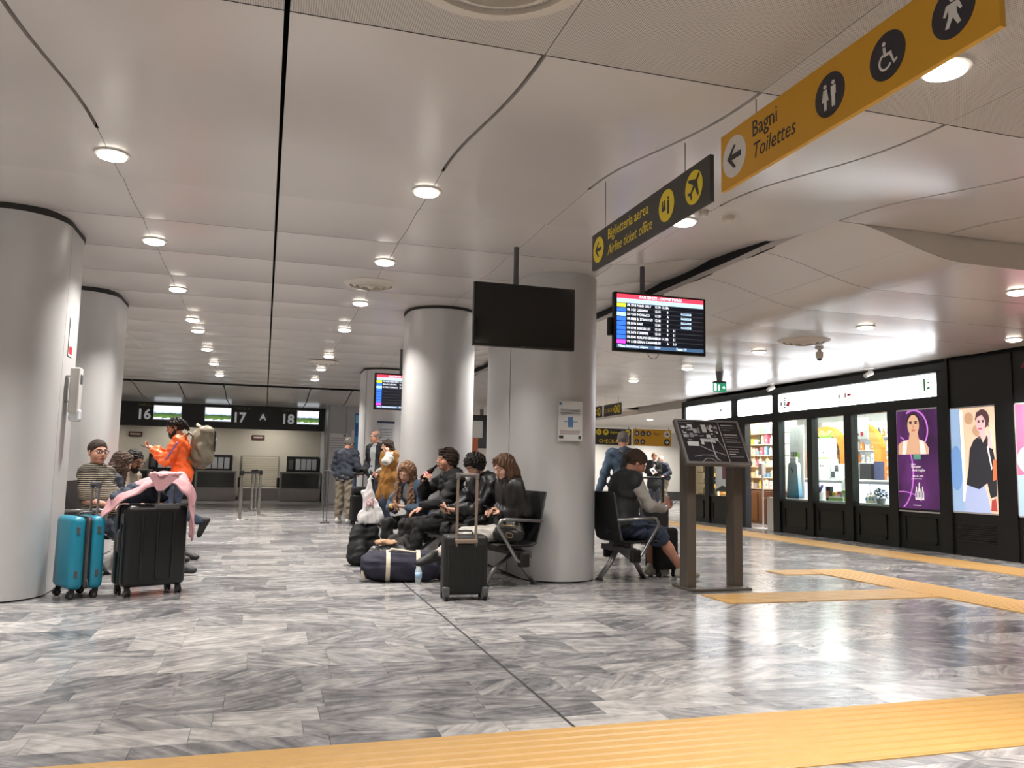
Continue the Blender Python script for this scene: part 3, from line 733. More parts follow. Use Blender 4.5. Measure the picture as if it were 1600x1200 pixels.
def make_person(label, loc, rot, pose, outfit, sc=1.0, fem=False, group=None, vox=.012, hv=.0048, name='person'):
    t = thing(name, label, 'person', loc, rot, group)
    J = joints(pose, sc, fem); _SEED[0] += 7; sd = _SEED[0]; O = outfit
    skin = O.get('skin', SKIN)
    def put(nm, V, F, mats, parent=t, mi=None):
        me = np_mesh(nm, V*sc, F); o = mobj(nm, me, mats, parent)
        if mi is not None: me.polygons.foreach_set('material_index', mi.astype(np.int32))
        return o
    # body: one skin figure from crown to ankles
    pr = torso_prims(J, -.006, fem)+arm_prims(J, -.004)+leg_prims(J, -.004)
    for s in 'LR':
        A = J.aL if s == 'L' else J.aR; y = pose.get('toe'+s, 0); p = pose.get('tip'+s, 0); R = rotm('z', y) @ rotm('y', p)
        pr.append(((A, A+R @ V3(.10, 0, -.045)), .034, .026, None, 1))
    body = bake(pr, .016, .03).mesh()
    HF, T = head_field(J, hv, fem, O.get('jaw', 1.0)); hm = HF.mesh()
    hl, hr = pose.get('handL', ((1, 0, -.2), (0, -.3, -1), .5)), pose.get('handR', ((1, 0, -.2), (0, .3, -1), .5))
    hvx = hv*.9; hs = .95 if fem else 1.03
    hands = [hand_mesh(J.wL, hl[0], hl[1], 1, hl[2], hs, hvx), hand_mesh(J.wR, hr[0], hr[1], -1, hr[2], hs, hvx)]
    V, F = joined([body, hm]+hands)
    nb = len(body[0]); nh = len(hm[0]); loc_ = (V-J.head) @ J.Rh
    mi = np.zeros(len(F), int); fc = loc_[F].mean(1); hf = (F.min(1) >= nb) & (F.min(1) < nb+nh)
    x, y, z = fc[:, 0], np.abs(fc[:, 1]), fc[:, 2]
    eye = hf & (x > .074) & (np.abs(y-.032) < .0145) & (np.abs(z-.002) < .0055); iris = eye & (np.abs(y-.032) < .0065)
    brow = hf & (x > .06) & (y > .013) & (y < .05) & (np.abs(z-.0235) < .0052)
    lip = hf & (x > .085) & (y < .020) & (np.abs(z+.0655) < .0085)
    mi[eye] = 2; mi[iris] = 1; mi[lip] = 4; mi[brow] = 3
    if pose.get('closed'): mi[eye] = 0; mi[eye & (z < .0)] = 1
    st = O.get('stubble')
    if st: mi[hf & (x > .01) & (z < -.043) & (z > -.125) & (mi == 0)] = 5
    put('body', V, F, [skin, EYE, EYEW, O.get('browmat', O['hair'][1]), LIP, O.get('stubblemat', skin)], mi=mi)
    # hair
    if O['hair'][0] != 'none':
        V, F = hair_field(J, hv*1.25 if O['hair'][0].startswith('long') else hv, O['hair'][0], sd).mesh(); put('hair', V, F, O['hair'][1])
    if O.get('beard'):
        c, R = J.head, J.Rh; B = R.T; Fd = Field(c-.2, c+.16, hv)
        for s in (-1, 1): Fd.cap(T(-.0, s*.066, -.03), T(.035, s*.052, -.085), .014, .022, .015); Fd.cap(T(.035, s*.052, -.085), T(.07, 0, -.108), .024, .028, .015)
        Fd.cap(T(.09, -.022, -.052), T(.09, .022, -.052), .010, None, .01); Fd.cap(T(.072, 0, -.09), T(.07, 0, -.09-O['beard']), .034, .02, .02)
        Fd.folds(.002, .03, sd); V, F = Fd.mesh(); put('beard', V, F, O['hair'][1])
    if O.get('glasses'):
        g = MB(); gm = mat('spectacle_frame', (22, 20, 20), .3)
        for s in (-1, 1):
            pts = [tuple(T(.112-.006*abs(math.cos(a)), s*.033+.024*math.cos(a), .001+.018*math.sin(a))*sc) for a in [2*math.pi*i/14 for i in range(14)]]
            g.tube(pts, .0028*sc, 6, True); g.tube([tuple(T(.104, s*.058, .006)*sc), tuple(T(.04, s*.078, .006)*sc), tuple(T(-.02, s*.082, -.002)*sc)], .0028*sc, 6)
        g.tube([tuple(T(.113, -.01, .004)*sc), tuple(T(.116, 0, .007)*sc), tuple(T(.113, .01, .004)*sc)], .0026*sc, 6)
        g.build('glasses', gm, t, local=True)
    # clothes
    for (nm, m, o, kind, par) in O['clothes']:
        cuts = par.get('cuts', ()); fold = par.get('fold', .004); wl = par.get('wl', .10); k = par.get('k', .03); v = par.get('vox', vox)
        if kind == 'top': pr = torso_prims(J, o, fem, par.get('belly', 0))+arm_prims(J, o*.9, par.get('sleeve', .97), taper=par.get('taper', 1.0))
        elif kind == 'vest': pr = torso_prims(J, o, fem, par.get('belly', 0))
        elif kind == 'legs':
            pr = leg_prims(J, o, par.get('to', .97), flare=par.get('flare', 0))+[((J.hL, J.hR), .104+o, .104+o, J.tf, .95), ((J.pel, J.waist-unit(J.waist-J.pel)*.06), .132+o, .125+o, J.tf, .76)]
        if par.get('coat'):   # skirt of a long coat
            d = par['coat']; pr += [((J.pel, J.pel-V3(0, 0, d)), .155+o, .20+o, J.tf, .9)]
        if par.get('hood'):
            up = unit(J.neck-J.chest)
            ring = [J.neck+up*.028+J.tl*.082*math.cos(a)+J.tf*.075*math.sin(a)-(up*.03 if math.sin(a) > .4 else 0) for a in [2*math.pi*i/9 for i in range(9)]]
            pr += [((ring[i], ring[(i+1) % 9]), .030, .030, None, 1) for i in range(9)]+[((J.neck-J.tf*.09+J.tl*.06, J.neck-J.tf*.09-J.tl*.06), .045, .045, None, 1), ((J.neck-J.tf*.10, J.neck-J.tf*.10-up*.10), .06, .04, J.tf, .6)]
        if par.get('collar'):
            up = unit(J.neck-J.chest); cz = par['collar']
            ring = [J.neck+up*cz+J.tl*.068*math.cos(a)+J.tf*.066*math.sin(a) for a in [2*math.pi*i/9 for i in range(9)]]
            pr += [((ring[i], ring[(i+1) % 9]), .016, .016, None, 1) for i in range(9)]
        Fd = bake(pr, v, k, fold, wl, sd)
        if par.get('open'):  # open front showing what is worn underneath
            up = unit(J.neck-J.chest); Fd.cap(J.neck+J.tf*.16-up*.0, J.pel+J.tf*.2, par['open'], par['open']*1.15, .01, op='sub')
        for oo, nn in cuts: Fd.cut(oo, nn)
        if par.get('neckcut'): up = unit(J.neck-J.chest); Fd.cut(J.neck+up*par['neckcut'], up)
        V, F = Fd.mesh(); put(nm, V, F, m)
        sd += 1
    sv = .008 if vox < .014 else .011
    for s in 'LR':
        if O.get('shoe') is None: break
        V, F, sole = shoe_mesh(J, s, pose.get('toe'+s, 0), pose.get('tip'+s, 0), sc, sv, O.get('shoe_up', 0))
        put('shoe', V, F, [O['shoe'], O.get('sole', O['shoe'])], mi=sole.astype(int))
        if O.get('sock'):
            A, K = (J.aL, J.kL) if s == 'L' else (J.aR, J.kR); V, F = bake([((A-(K-A)*.05, A+(K-A)*.14), .046, .046, None, 1)], .008, .01).mesh(); put('sock', V, F, O['sock'])
    J.T = T; J.root = t; return J
def Wd(J, p):
    """person-local joint to world"""
    return np.array(WM[J.root.name] @ Vector(tuple(np.array(p)*J.sc)))
C_BLACK = mat('black_cloth', (22, 22, 24), .8, noise=.25, nscale=40, bump=.25, bscale=120)
C_BLACK2 = mat('black_puffer_nylon', (19, 19, 22), .5, noise=.2, nscale=30, bump=.3, bscale=40)
C_LEATHER = mat('black_leather', (20, 19, 19), .5, 0, .5, bump=.3, bscale=70)
C_TROUSER = mat('black_trouser_cloth', (26, 25, 26), .85, noise=.2, nscale=40, bump=.2, bscale=150)
C_GREYJEAN = mat('light_grey_denim', (168, 164, 158), .85, noise=.12, nscale=30, bump=.2, bscale=150)
C_DENIM = mat('blue_denim', (52, 62, 82), .85, noise=.25, nscale=25, bump=.25, bscale=160)
C_DENIMJ = mat('faded_blue_denim_jacket', (74, 92, 112), .85, noise=.25, nscale=22, bump=.25, bscale=160)
C_NAVY = mat('dark_navy_jacket_cloth', (44, 49, 62), .8, noise=.2, nscale=30, bump=.2, bscale=120)
C_KHAKI = mat('khaki_cotton', (132, 122, 106), .85, noise=.12, nscale=25, bump=.2, bscale=130)
C_ORANGE = mat('bright_orange_nylon', (240, 98, 34), .55, noise=.08, nscale=14, bump=.25, bscale=30)
C_GREYKNIT = mat('pale_grey_knit', (172, 168, 162), .9, noise=.15, nscale=90, bump=.4, bscale=200)
C_WHITEKNIT = mat('white_melange_knit', (190, 186, 180), .9, noise=.2, nscale=60, bump=.35, bscale=200)
C_MUSTARD = mat('mustard_wool', (150, 104, 48), .95, noise=.25, nscale=40, bump=.5, bscale=120)
C_SHIRT = mat('grey_cotton_shirt', (160, 164, 166), .85, noise=.12, nscale=40)
def striped():
    m = mat('brown_and_cream_striped_jersey', (50, 40, 34), .85); nt = m.node_tree; N = nt.nodes.new; L = nt.links.new
    tc = N('ShaderNodeTexCoord'); w = N('ShaderNodeTexWave'); w.wave_type = 'BANDS'; w.bands_direction = 'Z'; w.inputs['Scale'].default_value = 17; w.inputs['Distortion'].default_value = 1.4; w.inputs['Detail'].default_value = 1
    L(tc.outputs['Object'], w.inputs['Vector']); r = N('ShaderNodeValToRGB'); r.color_ramp.elements[0].position = .85; r.color_ramp.elements[0].color = lin((30, 24, 21))+(1,)
    r.color_ramp.elements[1].position = .92; r.color_ramp.elements[1].color = lin((186, 172, 150))+(1,); L(w.outputs['Fac'], r.inputs[0]); L(r.outputs[0], nt.nodes['Principled BSDF'].inputs['Base Color']); return m
C_STRIPE = striped()
S_BLACK = mat('black_shoe', (24, 23, 24), .6, bump=.2, bscale=60); S_WHITE = mat('white_trainer', (205, 203, 198), .6); SOLE_W = mat('white_rubber_sole', (210, 208, 202), .7); SOLE_B = mat('black_rubber_sole', (20, 20, 20), .7)
STUB = mat('stubbled_skin', (120, 88, 74), .6, noise=.15, nscale=80)
LG = 'seated travellers on the centre bench'
# positions on the centre bench (seat direction turned a little towards the hall)
BROT = R_(180+10)
BPOS = [(2.43, 7.78, 0), (2.29, 8.38, 0), (2.03, 9.0, 0), (1.79, 9.62, 0)]
def bpos(i): return BPOS[i]
# long-haired woman in black leather jacket, grey jeans, crossed leg
W1 = make_person('woman with long brown hair in black leather jacket and grey jeans on the bench', bpos(0), BROT,
    dict(pel=(.12, 0, .53), lean=-13, bend=20, head=(8, 20, 0), wl=(.22, .04, .72), wr=(.26, -.02, .74), handL=((.8, -.4, .1), (.3, -.3, -.9), .55), handR=((.8, .4, .1), (.3, .3, -.9), .55),
         al=(.93, .05, .32), ar=(.52, -.08, .085), toeL=4, tipL=8, kpl=(.3, .1, 1.2), epl=(-.8, .35, -.6), epr=(-.8, -.35, -.6), closed=1),
    dict(skin=SKIN, hair=('long', H_BROWN), clothes=[('jacket', C_LEATHER, .030, 'top', dict(fold=.006, wl=.11, hood=0, collar=.02, sleeve=.93)), ('trousers', C_GREYJEAN, .006, 'legs', dict(fold=.003, to=.94))],
         shoe=S_BLACK, sole=SOLE_B), .97, True, LG)
P2 = make_person('man with short curly black hair in black puffer jacket leaning over his phone', bpos(1), BROT,
    dict(pel=(0, 0, .545), lean=-4, bend=24, head=(14, 20, 0), wl=(.42, .07, .70), wr=(.44, -.05, .68), handL=((.9, -.35, .1), (.2, -.4, .8), .6), handR=((.9, .35, .1), (.2, .4, .8), .6),
         al=(.44, .12, .085), ar=(.46, -.13, .085), epl=(-.5, .8, -.5), epr=(-.5, -.8, -.5), closed=1),
    dict(skin=SKIN, hair=('curly', H_BLACK), stubble=1, stubblemat=STUB, clothes=[('puffer_jacket', C_BLACK2, .036, 'top', dict(fold=.007, wl=.12, hood=1, sleeve=.94)), ('trousers', C_TROUSER, .010, 'legs', {})], shoe=S_BLACK, sole=SOLE_B), .98, False, LG)
P3 = make_person('man in black hoodie drinking from a dark bottle on the bench', bpos(2), BROT,
    dict(pel=(0, 0, .55), lean=-4, bend=12, head=(-4, -6, 0), wl=(.40, .10, .68), wr=(.30, -.10, .97), handL=((.85, -.1, -.35), (.3, 0, -1), .25), handR=((.15, .65, .6), (-.5, .5, -.4), .85),
         al=(.50, .12, .085), ar=(.36, -.12, .085), epl=(-.5, .5, -.6), epr=(.2, -.8, -.7), closed=1),
    dict(skin=SKIN3, hair=('full', H_DARK), stubble=1, stubblemat=mat('light_stubble', (176, 128, 108), .6), clothes=[('hoodie', C_BLACK, .030, 'top', dict(fold=.006, wl=.12, hood=1, sleeve=.95)), ('trousers', C_TROUSER, .012, 'legs', {})], shoe=S_BLACK, sole=SOLE_B), 1.0, False, LG)
W4 = make_person('woman with long straight blond hair and denim sleeves holding a snack', bpos(3), BROT+.5,
    dict(pel=(.02, 0, .53), lean=14, bend=14, side=0, head=(14, 16, -14), wl=(.36, .05, .70), wr=(.34, -.10, .66), handL=((.8, -.5, .1), (.2, -.2, 1), .6), handR=((.85, .3, .05), (.1, .2, 1), .7),
         al=(.50, .14, .085), ar=(.44, -.12, .085), epl=(-.3, .8, -.5), epr=(-.3, -.8, -.5), closed=1),
    dict(skin=SKIN, hair=('long_front', H_BLOND), clothes=[('shirt', C_SHIRT, .008, 'vest', dict(fold=.003)), ('denim_jacket', C_DENIMJ, .024, 'top', dict(fold=.005, sleeve=.93, open=.11)), ('trousers', C_TROUSER, .010, 'legs', {})], shoe=S_BLACK, sole=SOLE_W), .95, True, LG)
# the bench on the other side of the column
LV_ = 'seated travellers on the bench past the column'
P5 = make_person('man in dark vest with pale grey sleeves and denim shorts reading his phone', (3.57, 7.98, 0), R_(2),
    dict(pel=(0, 0, .55), lean=0, bend=20, head=(-6, 26, 0), wl=(.48, .08, .73), wr=(.46, -.10, .70), handL=((.9, -.3, .15), (.1, -.2, 1), .6), handR=((.9, .3, .15), (.2, .3, .9), .6),
         al=(.46, .14, .09), ar=(.66, -.13, .09), kpl=(.3,.1,1), kpr=(.3,-.1,1), epl=(-.4, .6, -.7), epr=(-.35, -.6, -.7), closed=1),
    dict(skin=SKIN3, hair=('short', H_SHORT), clothes=[('sweater', C_GREYKNIT, .018, 'top', dict(fold=.003, belly=.0, sleeve=.95)), ('vest', mat('charcoal_quilted_vest', (38, 40, 43), .7, noise=.15, nscale=30, bump=.25, bscale=60), .042, 'vest', dict(fold=.003, wl=.14, collar=.025, belly=.03)), ('shorts', C_DENIM, .020, 'legs', dict(to=.47, flare=.012, fold=.005))],
         shoe=mat('off_white_trainer', (196, 192, 182), .6), sole=SOLE_W), 1.04, False, LV_)
W6 = make_person('dark-haired seated woman mostly hidden by the aluminium column', (4.0, 10.0, 0), R_(185),
    dict(pel=(0, 0, .53), lean=2, bend=6, head=(0, 6, 0), wl=(.3, .06, .68), wr=(.3, -.06, .68), al=(.48, .1, .085), ar=(.46, -.1, .085)),
    dict(skin=SKIN, hair=('bun', H_DARK), clothes=[('cardigan', C_GREYKNIT, .022, 'top', {}), ('trousers', C_TROUSER, .010, 'legs', {})], shoe=S_BLACK, sole=SOLE_B), .95, True, LV_, vox=.016, hv=.007)
P7 = make_person('standing man seen from behind with denim sleeves and dark backpack', (4.83, 10.6, 0), R_(82),
    dict(pel=(0, 0, .93), lean=2, head=(-10, 8, 0), wl=(.10, .34, .84), wr=(.16, -.27, .86), handL=((.2, 0, -1), (0, -1, 0), .6), handR=((.5, .1, -1), (0, 1, 0), .7), al=(-.02, .11, .085), ar=(.06, -.11, .085), epl=(-.8, .6, 0), epr=(-.8, -.6, 0)),
    dict(skin=SKIN3, hair=('buzz', H_GREY), clothes=[('denim_jacket', C_DENIMJ, .026, 'top', dict(fold=.005)), ('trousers', C_TROUSER, .012, 'legs', {})], shoe=S_BLACK, sole=SOLE_B), .985, False, vox=.014, hv=.006)
# the bench beside the broad column
LL = 'seated travellers beside the broad column'
P8 = make_person('heavy man with glasses in brown and cream striped shirt seated behind the suitcases', (-1.67, 9.12, 0), R_(-8),
    dict(pel=(.16, 0, .54), lean=-25, bend=18, head=(-34, 4, 0), twist=-12, wl=(.32, .12, .66), wr=(.30, -.16, .66), al=(.70, .14, .085), ar=(.90, -.06, .085), toeR=-10, kpl=(.3,.1,1), kpr=(.3,-.1,1), epl=(-.6, .7, -.5), epr=(-.6, -.7, -.5)),
    dict(skin=SKIN3, hair=('buzz', H_DARK), glasses=1, jaw=1.12, clothes=[('striped_shirt', C_STRIPE, .030, 'top', dict(fold=.004, belly=.05, sleeve=.42, collar=.015)), ('shorts', C_NAVY, .02, 'legs', dict(to=.48, flare=.01))],
         shoe=mat('black_trainer', (34, 34, 37), .6, noise=.3, nscale=50), sole=SOLE_B, sock=C_BLACK), 1.02, False, LL)
W9 = make_person('woman with long brown hair between the striped shirt man and the bearded man', (-1.58, 9.78, 0), R_(10),
    dict(pel=(0, 0, .53), lean=0, bend=10, head=(30, 14, 0), wl=(.3, .06, .7), wr=(.3, -.06, .7), al=(.5, .1, .085), ar=(.48, -.1, .085)),
    dict(skin=SKIN, hair=('long', hairmat('mid_brown_hair', (70, 52, 42))), clothes=[('jumper', C_NAVY, .02, 'top', {}), ('trousers', C_DENIM, .01, 'legs', {})], shoe=S_BLACK, sole=SOLE_B), .94, True, LL, vox=.015, hv=.006)
P10 = make_person('bearded man with glasses and dark hair seated past the long-haired woman', (-1.60, 10.42, 0), R_(-20),
    dict(pel=(.06, 0, .53), lean=-4, bend=16, head=(-14, 16, 0), wl=(.38, .07, .74), wr=(.40, -.06, .74), al=(.80, .1, .085), ar=(.80, -.12, .085), toeR=-8),
    dict(skin=SKIN2, hair=('short', H_BLACK), glasses=1, beard=.015, clothes=[('jacket', C_KHAKI, .022, 'top', {}), ('orange_trousers', C_ORANGE, .012, 'legs', {})], shoe=S_BLACK, sole=SOLE_B), .97, False, LL, vox=.014, hv=.006)
# the walker
P11 = make_person('bearded man in bright orange jacket walking and looking at his phone', (-1.06, 12.05, 0), R_(180),
    dict(pel=(0, 0, .915), lean=3, bend=6, head=(0, 12, 0), wl=(.36, .10, 1.26), wr=(.34, -.02, 1.27), handL=((.9, -.35, .25), (-.1, -.3, 1), .6), handR=((.85, .3, .25), (-.1, .3, 1), .5),
         al=(-.30, .09, .32), ar=(.20, -.09, .085), tipL=62, tipR=0, kpl=(1, .1, .3), kpr=(1, -.1, .3), epl=(-.6, .45, -.8), epr=(-.6, -.45, -.8), closed=1),
    dict(skin=SKIN2, hair=('tied', H_BLACK), beard=.035, clothes=[('orange_jacket', C_ORANGE, .034, 'top', dict(fold=.006, wl=.12, collar=.03, sleeve=.94)), ('jeans', C_DENIM, .010, 'legs', {})], shoe=S_BLACK, sole=SOLE_B), 1.025, False)
LQ = 'people standing by the distant column'
P12 = make_person('man in dark navy jacket and khaki trousers standing with his back turned', (1.54, 16.6, 0), R_(60),
    dict(pel=(0, 0, .95), lean=4, bend=6, head=(-20, 24, 0), wl=(.26, .14, 1.06), wr=(.24, -.18, 1.05), al=(.03, .12, .085), ar=(-.03, -.13, .085)),
    dict(skin=SKIN3, hair=('short', H_GREY), clothes=[('jacket', C_NAVY, .036, 'top', dict(fold=.006, collar=.02)), ('trousers', C_KHAKI, .022, 'legs', dict(fold=.006))], shoe=S_WHITE, sole=SOLE_W), .985, False, LQ, vox=.018, hv=.008)
P13 = make_person('balding grey-haired man in black open jacket over grey shirt', (2.26, 17.55+.0, 0), R_(215),
    dict(pel=(0, 0, .955), lean=0, head=(-20, 4, 0), wl=(.10, .24, .95), wr=(.10, -.24, .95), al=(.03, .1, .085), ar=(-.02, -.1, .085)),
    dict(skin=SKIN3, hair=('ring', H_GREY), clothes=[('shirt', C_SHIRT, .014, 'vest', dict(collar=.02)), ('jacket', C_BLACK, .034, 'top', dict(open=.10)), ('trousers', C_NAVY, .014, 'legs', {})], shoe=S_BLACK, sole=SOLE_B), 1.06, False, LQ, vox=.018, hv=.008)
P13.root.location = (2.14, 16.45, 0); WM[P13.root.name] = Matrix.Translation((2.14, 16.45, 0)) @ Matrix.Rotation(R_(215), 4, 'Z')
W14 = make_person('woman on the phone with mustard wrap and white knit sleeve', (2.30, 15.75, 0), R_(200),
    dict(pel=(0, 0, .90), lean=2, head=(-16, 8, 0), wl=(.12, .14, 1.40), wr=(.16, -.16, 1.05), handL=((.1, -.1, 1), (-.3, -1, 0), .6), al=(.02, .09, .085), ar=(-.02, -.1, .085), epl=(.35, .7, -.8)),
    dict(skin=SKIN, hair=('long_up', H_DARK), clothes=[('knit_jumper', C_WHITEKNIT, .026, 'top', dict(fold=.006)), ('mustard_wrap', C_MUSTARD, .055, 'vest', dict(fold=.010, wl=.12, coat=.26, collar=.03)), ('jeans', C_DENIM, .012, 'legs', {})], shoe=S_BLACK, sole=SOLE_B), .98, True, LQ, vox=.018, hv=.008)
LF = 'distant couple past the map stand'
W15 = make_person('distant woman in black coat holding a white leaflet', (12.9, 25.8, 0), R_(250),
    dict(pel=(0, 0, .93), lean=0, head=(0, 4, 0), wl=(.22, .02, 1.12), wr=(.2, -.12, 1.08), handR=((.6, .6, .2), (0, .3, -1), .6), al=(.02, .1, .085), ar=(-.02, -.1, .085)),
    dict(skin=SKIN3, hair=('short', H_BLOND), clothes=[('blouse', S_WHITE, .012, 'vest', dict(collar=.02)), ('coat', C_BLACK, .04, 'top', dict(open=.07, coat=.25)), ('jeans', C_NAVY, .012, 'legs', {})], shoe=S_BLACK, sole=SOLE_B), 1.05, True, LF, vox=.02, hv=.009)
P16 = make_person('distant white-haired person in dark jacket looking down', (13.45, 26.1, 0), R_(200),
    dict(pel=(0, 0, .93), lean=6, bend=10, head=(0, 20, 0), wl=(.22, .16, 1.0), wr=(.2, -.16, 1.0), al=(.02, .1, .085), ar=(-.02, -.1, .085)),
    dict(skin=SKIN3, hair=('ring', H_WHITE), clothes=[('jacket', C_NAVY, .035, 'top', {}), ('trousers', C_KHAKI, .016, 'legs', {})], shoe=S_BLACK, sole=SOLE_B), 1.02, False, LF, vox=.02, hv=.009)
# ------------------------------------------------------------------ benches
M_ALU = mat('satin_aluminium', (150, 150, 150), .32, .85); M_DKALU = mat('dark_grey_metal', (92, 92, 94), .4, .6)
M_SEAT = mat('black_bench_mesh', (26, 26, 28), .6, 0, .4, bump=.35, bscale=260); M_PLBLK = mat('black_plastic', (18, 18, 19), .45)
def bench(label, loc, rot, n, pitch, ends=(True, True)):
    """local x = facing direction, seats run along local -y from 0"""
    t = thing('airport_bench', label, 'bench', loc, rot)
    y1 = pitch*.5; y0 = -pitch*(n-1)-pitch*.5
    MB().bbox((-.08, (y0+y1)/2, .315), (.09, y1-y0, .055)).build('beam', M_DKALU, t, local=True)
    prof = [(.235, .405), (.20, .418), (.0, .405), (-.14, .402), (-.185, .43), (-.21, .52), (-.245, .72), (-.28, .905)]
    for i in range(n):
        c = -pitch*i; w = pitch*.46
        for nm, pr in (('seat', prof[:5]), ('backrest', prof[4:])):
            mb = MB(); vs = []
            for x, z in pr: vs += [(x, c-w, z), (x, c+w, z)]
            dn = [((x-.012 if nm == 'backrest' else x), y, z-(.018 if nm == 'seat' else .004)) for x, y, z in vs]
            k = len(vs); fs = []
            for q in range(len(pr)-1):
                a = 2*q; fs += [(a, a+2, a+3, a+1), (k+a, k+a+1, k+a+3, k+a+2), (a, k+a, k+a+2, a+2), (a+1, a+3, k+a+3, k+a+1)]
            fs += [(0, 1, k+1, k), (k-2, 2*k-2, 2*k-1, k-1)]
            p = mb.add(vs+dn, fs).build(nm, M_SEAT, t, local=True)
            for s in (-1, 1): MB().tube([(x, c+s*(w+.004), z-.006) for x, z in pr], .009, 6).build('edge_rail', M_PLBLK if nm == 'seat' else M_DKALU, p, local=True)
        MB().bbox((-.06, c, .365), (.20, .10, .06)).build('seat_bracket', M_DKALU, t, local=True)
    for y in ([y1-.01] if ends[0] else [])+([y0+.01] if ends[1] else []):
        MB().tube([(-.24, y, .625), (.16, y, .645), (.20, y, .635), (.225, y, .60), (.222, y, .56), (.03, y, .27), (-.04, y, .235)], .0165, 8).build('armrest', M_ALU, t, True, local=True)
        MB().rbox(-.10, .0, y-.05, y+.02, .20, .33, .012).build('beam_end_cap', M_PLBLK, t, local=True)
    for y in (y1-.28, y0+.28):
        for s, x in ((1, .22), (-1, -.30)):
            MB().tube([(-.08+s*.02, y, .30), (x*.6, y, .16), (x, y, .012)], .02, 8).build('leg', M_ALU, t, True, local=True)
            MB().lathe([(.035, 0), (.035, .008), (.02, .02)], (x, y, 0), 14).build('foot_pad', M_PLBLK, t, local=True)
    return t
bench('black mesh airport bench with aluminium arms carrying four young travellers', (2.285, 7.76, 0), R_(180+10), 4, .64)
bench('black mesh airport bench with the man in shorts on it', (3.66, 7.99, 0), R_(4), 1, .60, (True, True))
bench('black mesh airport bench half hidden behind the two tall suitcases', (-1.66, 10.45, 0), R_(0), 3, .66)

# ------------------------------------------------------------------ luggage
def rounded(x0, x1, y0, y1, z0, z1, r, seg=4, taper=1.0):
    mb = MB().rbox(x0, x1, y0, y1, z0, z1, r, seg); cx, cy = (x0+x1)/2, (y0+y1)/2
    mb.v = [(cx+(x-cx)*(1+(taper-1)*(z-z0)/(z1-z0)), cy+(y-cy)*(1+(taper-1)*(z-z0)/(z1-z0)), z) for x, y, z in mb.v]
    return mb
M_GREYPL = mat('grey_plastic', (74, 74, 76), .45); M_TYRE = mat('black_rubber_wheel', (22, 22, 22), .7); M_BAR = mat('trolley_bar', (136, 136, 138), .35, .8)
def caster(t, x, y, h=.075, r=.028):
    p = MB().lathe([(.022, h-.025), (.024, h), (.012, h+.02)], (x, y, 0), 12).bbox((x, y-.018, h*.6), (.034, .03, .035)).build('caster_fork', M_PLBLK, t, local=True)
    w = MB()
    for s in (-1, 1): w.cyl((x+s*.009, y-.012, r), (x+s*.020, y-.012, r), r, n=18)
    w.build('wheel', M_TYRE, p, local=True); MB().cyl((x-.0225, y-.012, r), (x+.0225, y-.012, r), r*.45, n=12).build('hub', M_GREYPL, p, local=True)
def trolley(t, x, y, z0, z1, w, along='x', r=.009, grip=M_GREYPL, bar=M_BAR):
    a, b = ((x-w/2, y), (x+w/2, y)) if along == 'x' else ((x, y-w/2), (x, y+w/2))
    h = MB().tube([(a[0], a[1], z1), (b[0], b[1], z1)], .017, 10)
    for q in (a, b): h.rbox(q[0]-.017, q[0]+.017, q[1]-.017, q[1]+.017, z1-.035, z1+.017, .006)
    g = h.build('handle_grip', grip, t, True, local=True, angle=40)
    for q in (a, b): MB().rbox(q[0]-r, q[0]+r, q[1]-r, q[1]+r, z0-.05, z1-.02, .003).build('handle_bar', bar, t, local=True)
def hard_case(label, loc, rot, w, d, h, shell, ribs, taper=1.0, zipm=M_GREYPL):
    """local x: wide face, y: depth (front face at -y)"""
    t = thing('suitcase', label, 'suitcase', loc, rot, None); zb = .075
    for s, y0, y1 in (('front', -d/2, -.018), ('back', .018, d/2)):
        sh = rounded(-w/2, w/2, y0, y1, zb, h, .045, 4, taper).build('shell_half', shell, t, True, local=True, angle=50)
        for k in range(ribs):
            x = -w/2+w*(k+1)/(ribs+1); yy = y0-.004 if s == 'front' else y1+.004
            MB().rbox(x-.012, x+.012, yy-.006, yy+.006, zb+.06, h-.06, .005, 2).build('rib', shell, sh, True, local=True)
    rounded(-w/2+.004, w/2-.004, -.020, .020, zb+.003, h-.003, .04, 4, taper).build('zip_band', zipm, t, True, local=True)
    for x in (-w/2+.05, w/2-.05):
        for y in (-d/2+.045, d/2-.045): caster(t, x, y)
    return t
# turquoise case: narrow zipped side and wide face both in view
TQ = mat('turquoise_polycarbonate', (26, 122, 148), .35, 0, .5, noise=.05, nscale=4)
a30 = R_(30)
t = hard_case('turquoise hard shell cabin suitcase with grey zip band by the broad column', (-1.43, 7.64, 0), R_(-60), .40, .27, .66, TQ, 0, .95)
trolley(t, -.06, .115, .62, .92, .15, 'x')
MB().rbox(-.16, .04, .095, .136, .645, .672, .008).build('handle_socket', M_GREYPL, t, local=True)
MB().tube([(.03, -.05, .655), (.04, -.02, .685), (.04, .06, .685), (.03, .10, .655)], .009, 8).build('carry_handle', M_GREYPL, t, True, local=True)
for z in (.20, .55):
    for y in (-.085, .075): MB().rbox(.186, .204, y-.012, y+.012, z-.03, z+.03, .004).build('side_stud', M_GREYPL, t, local=True)
MB().tube([(.203, .0, .16), (.214, .006, .13), (.208, .012, .10)], .004, 6).build('zip_pull', M_ALU, t, local=True)
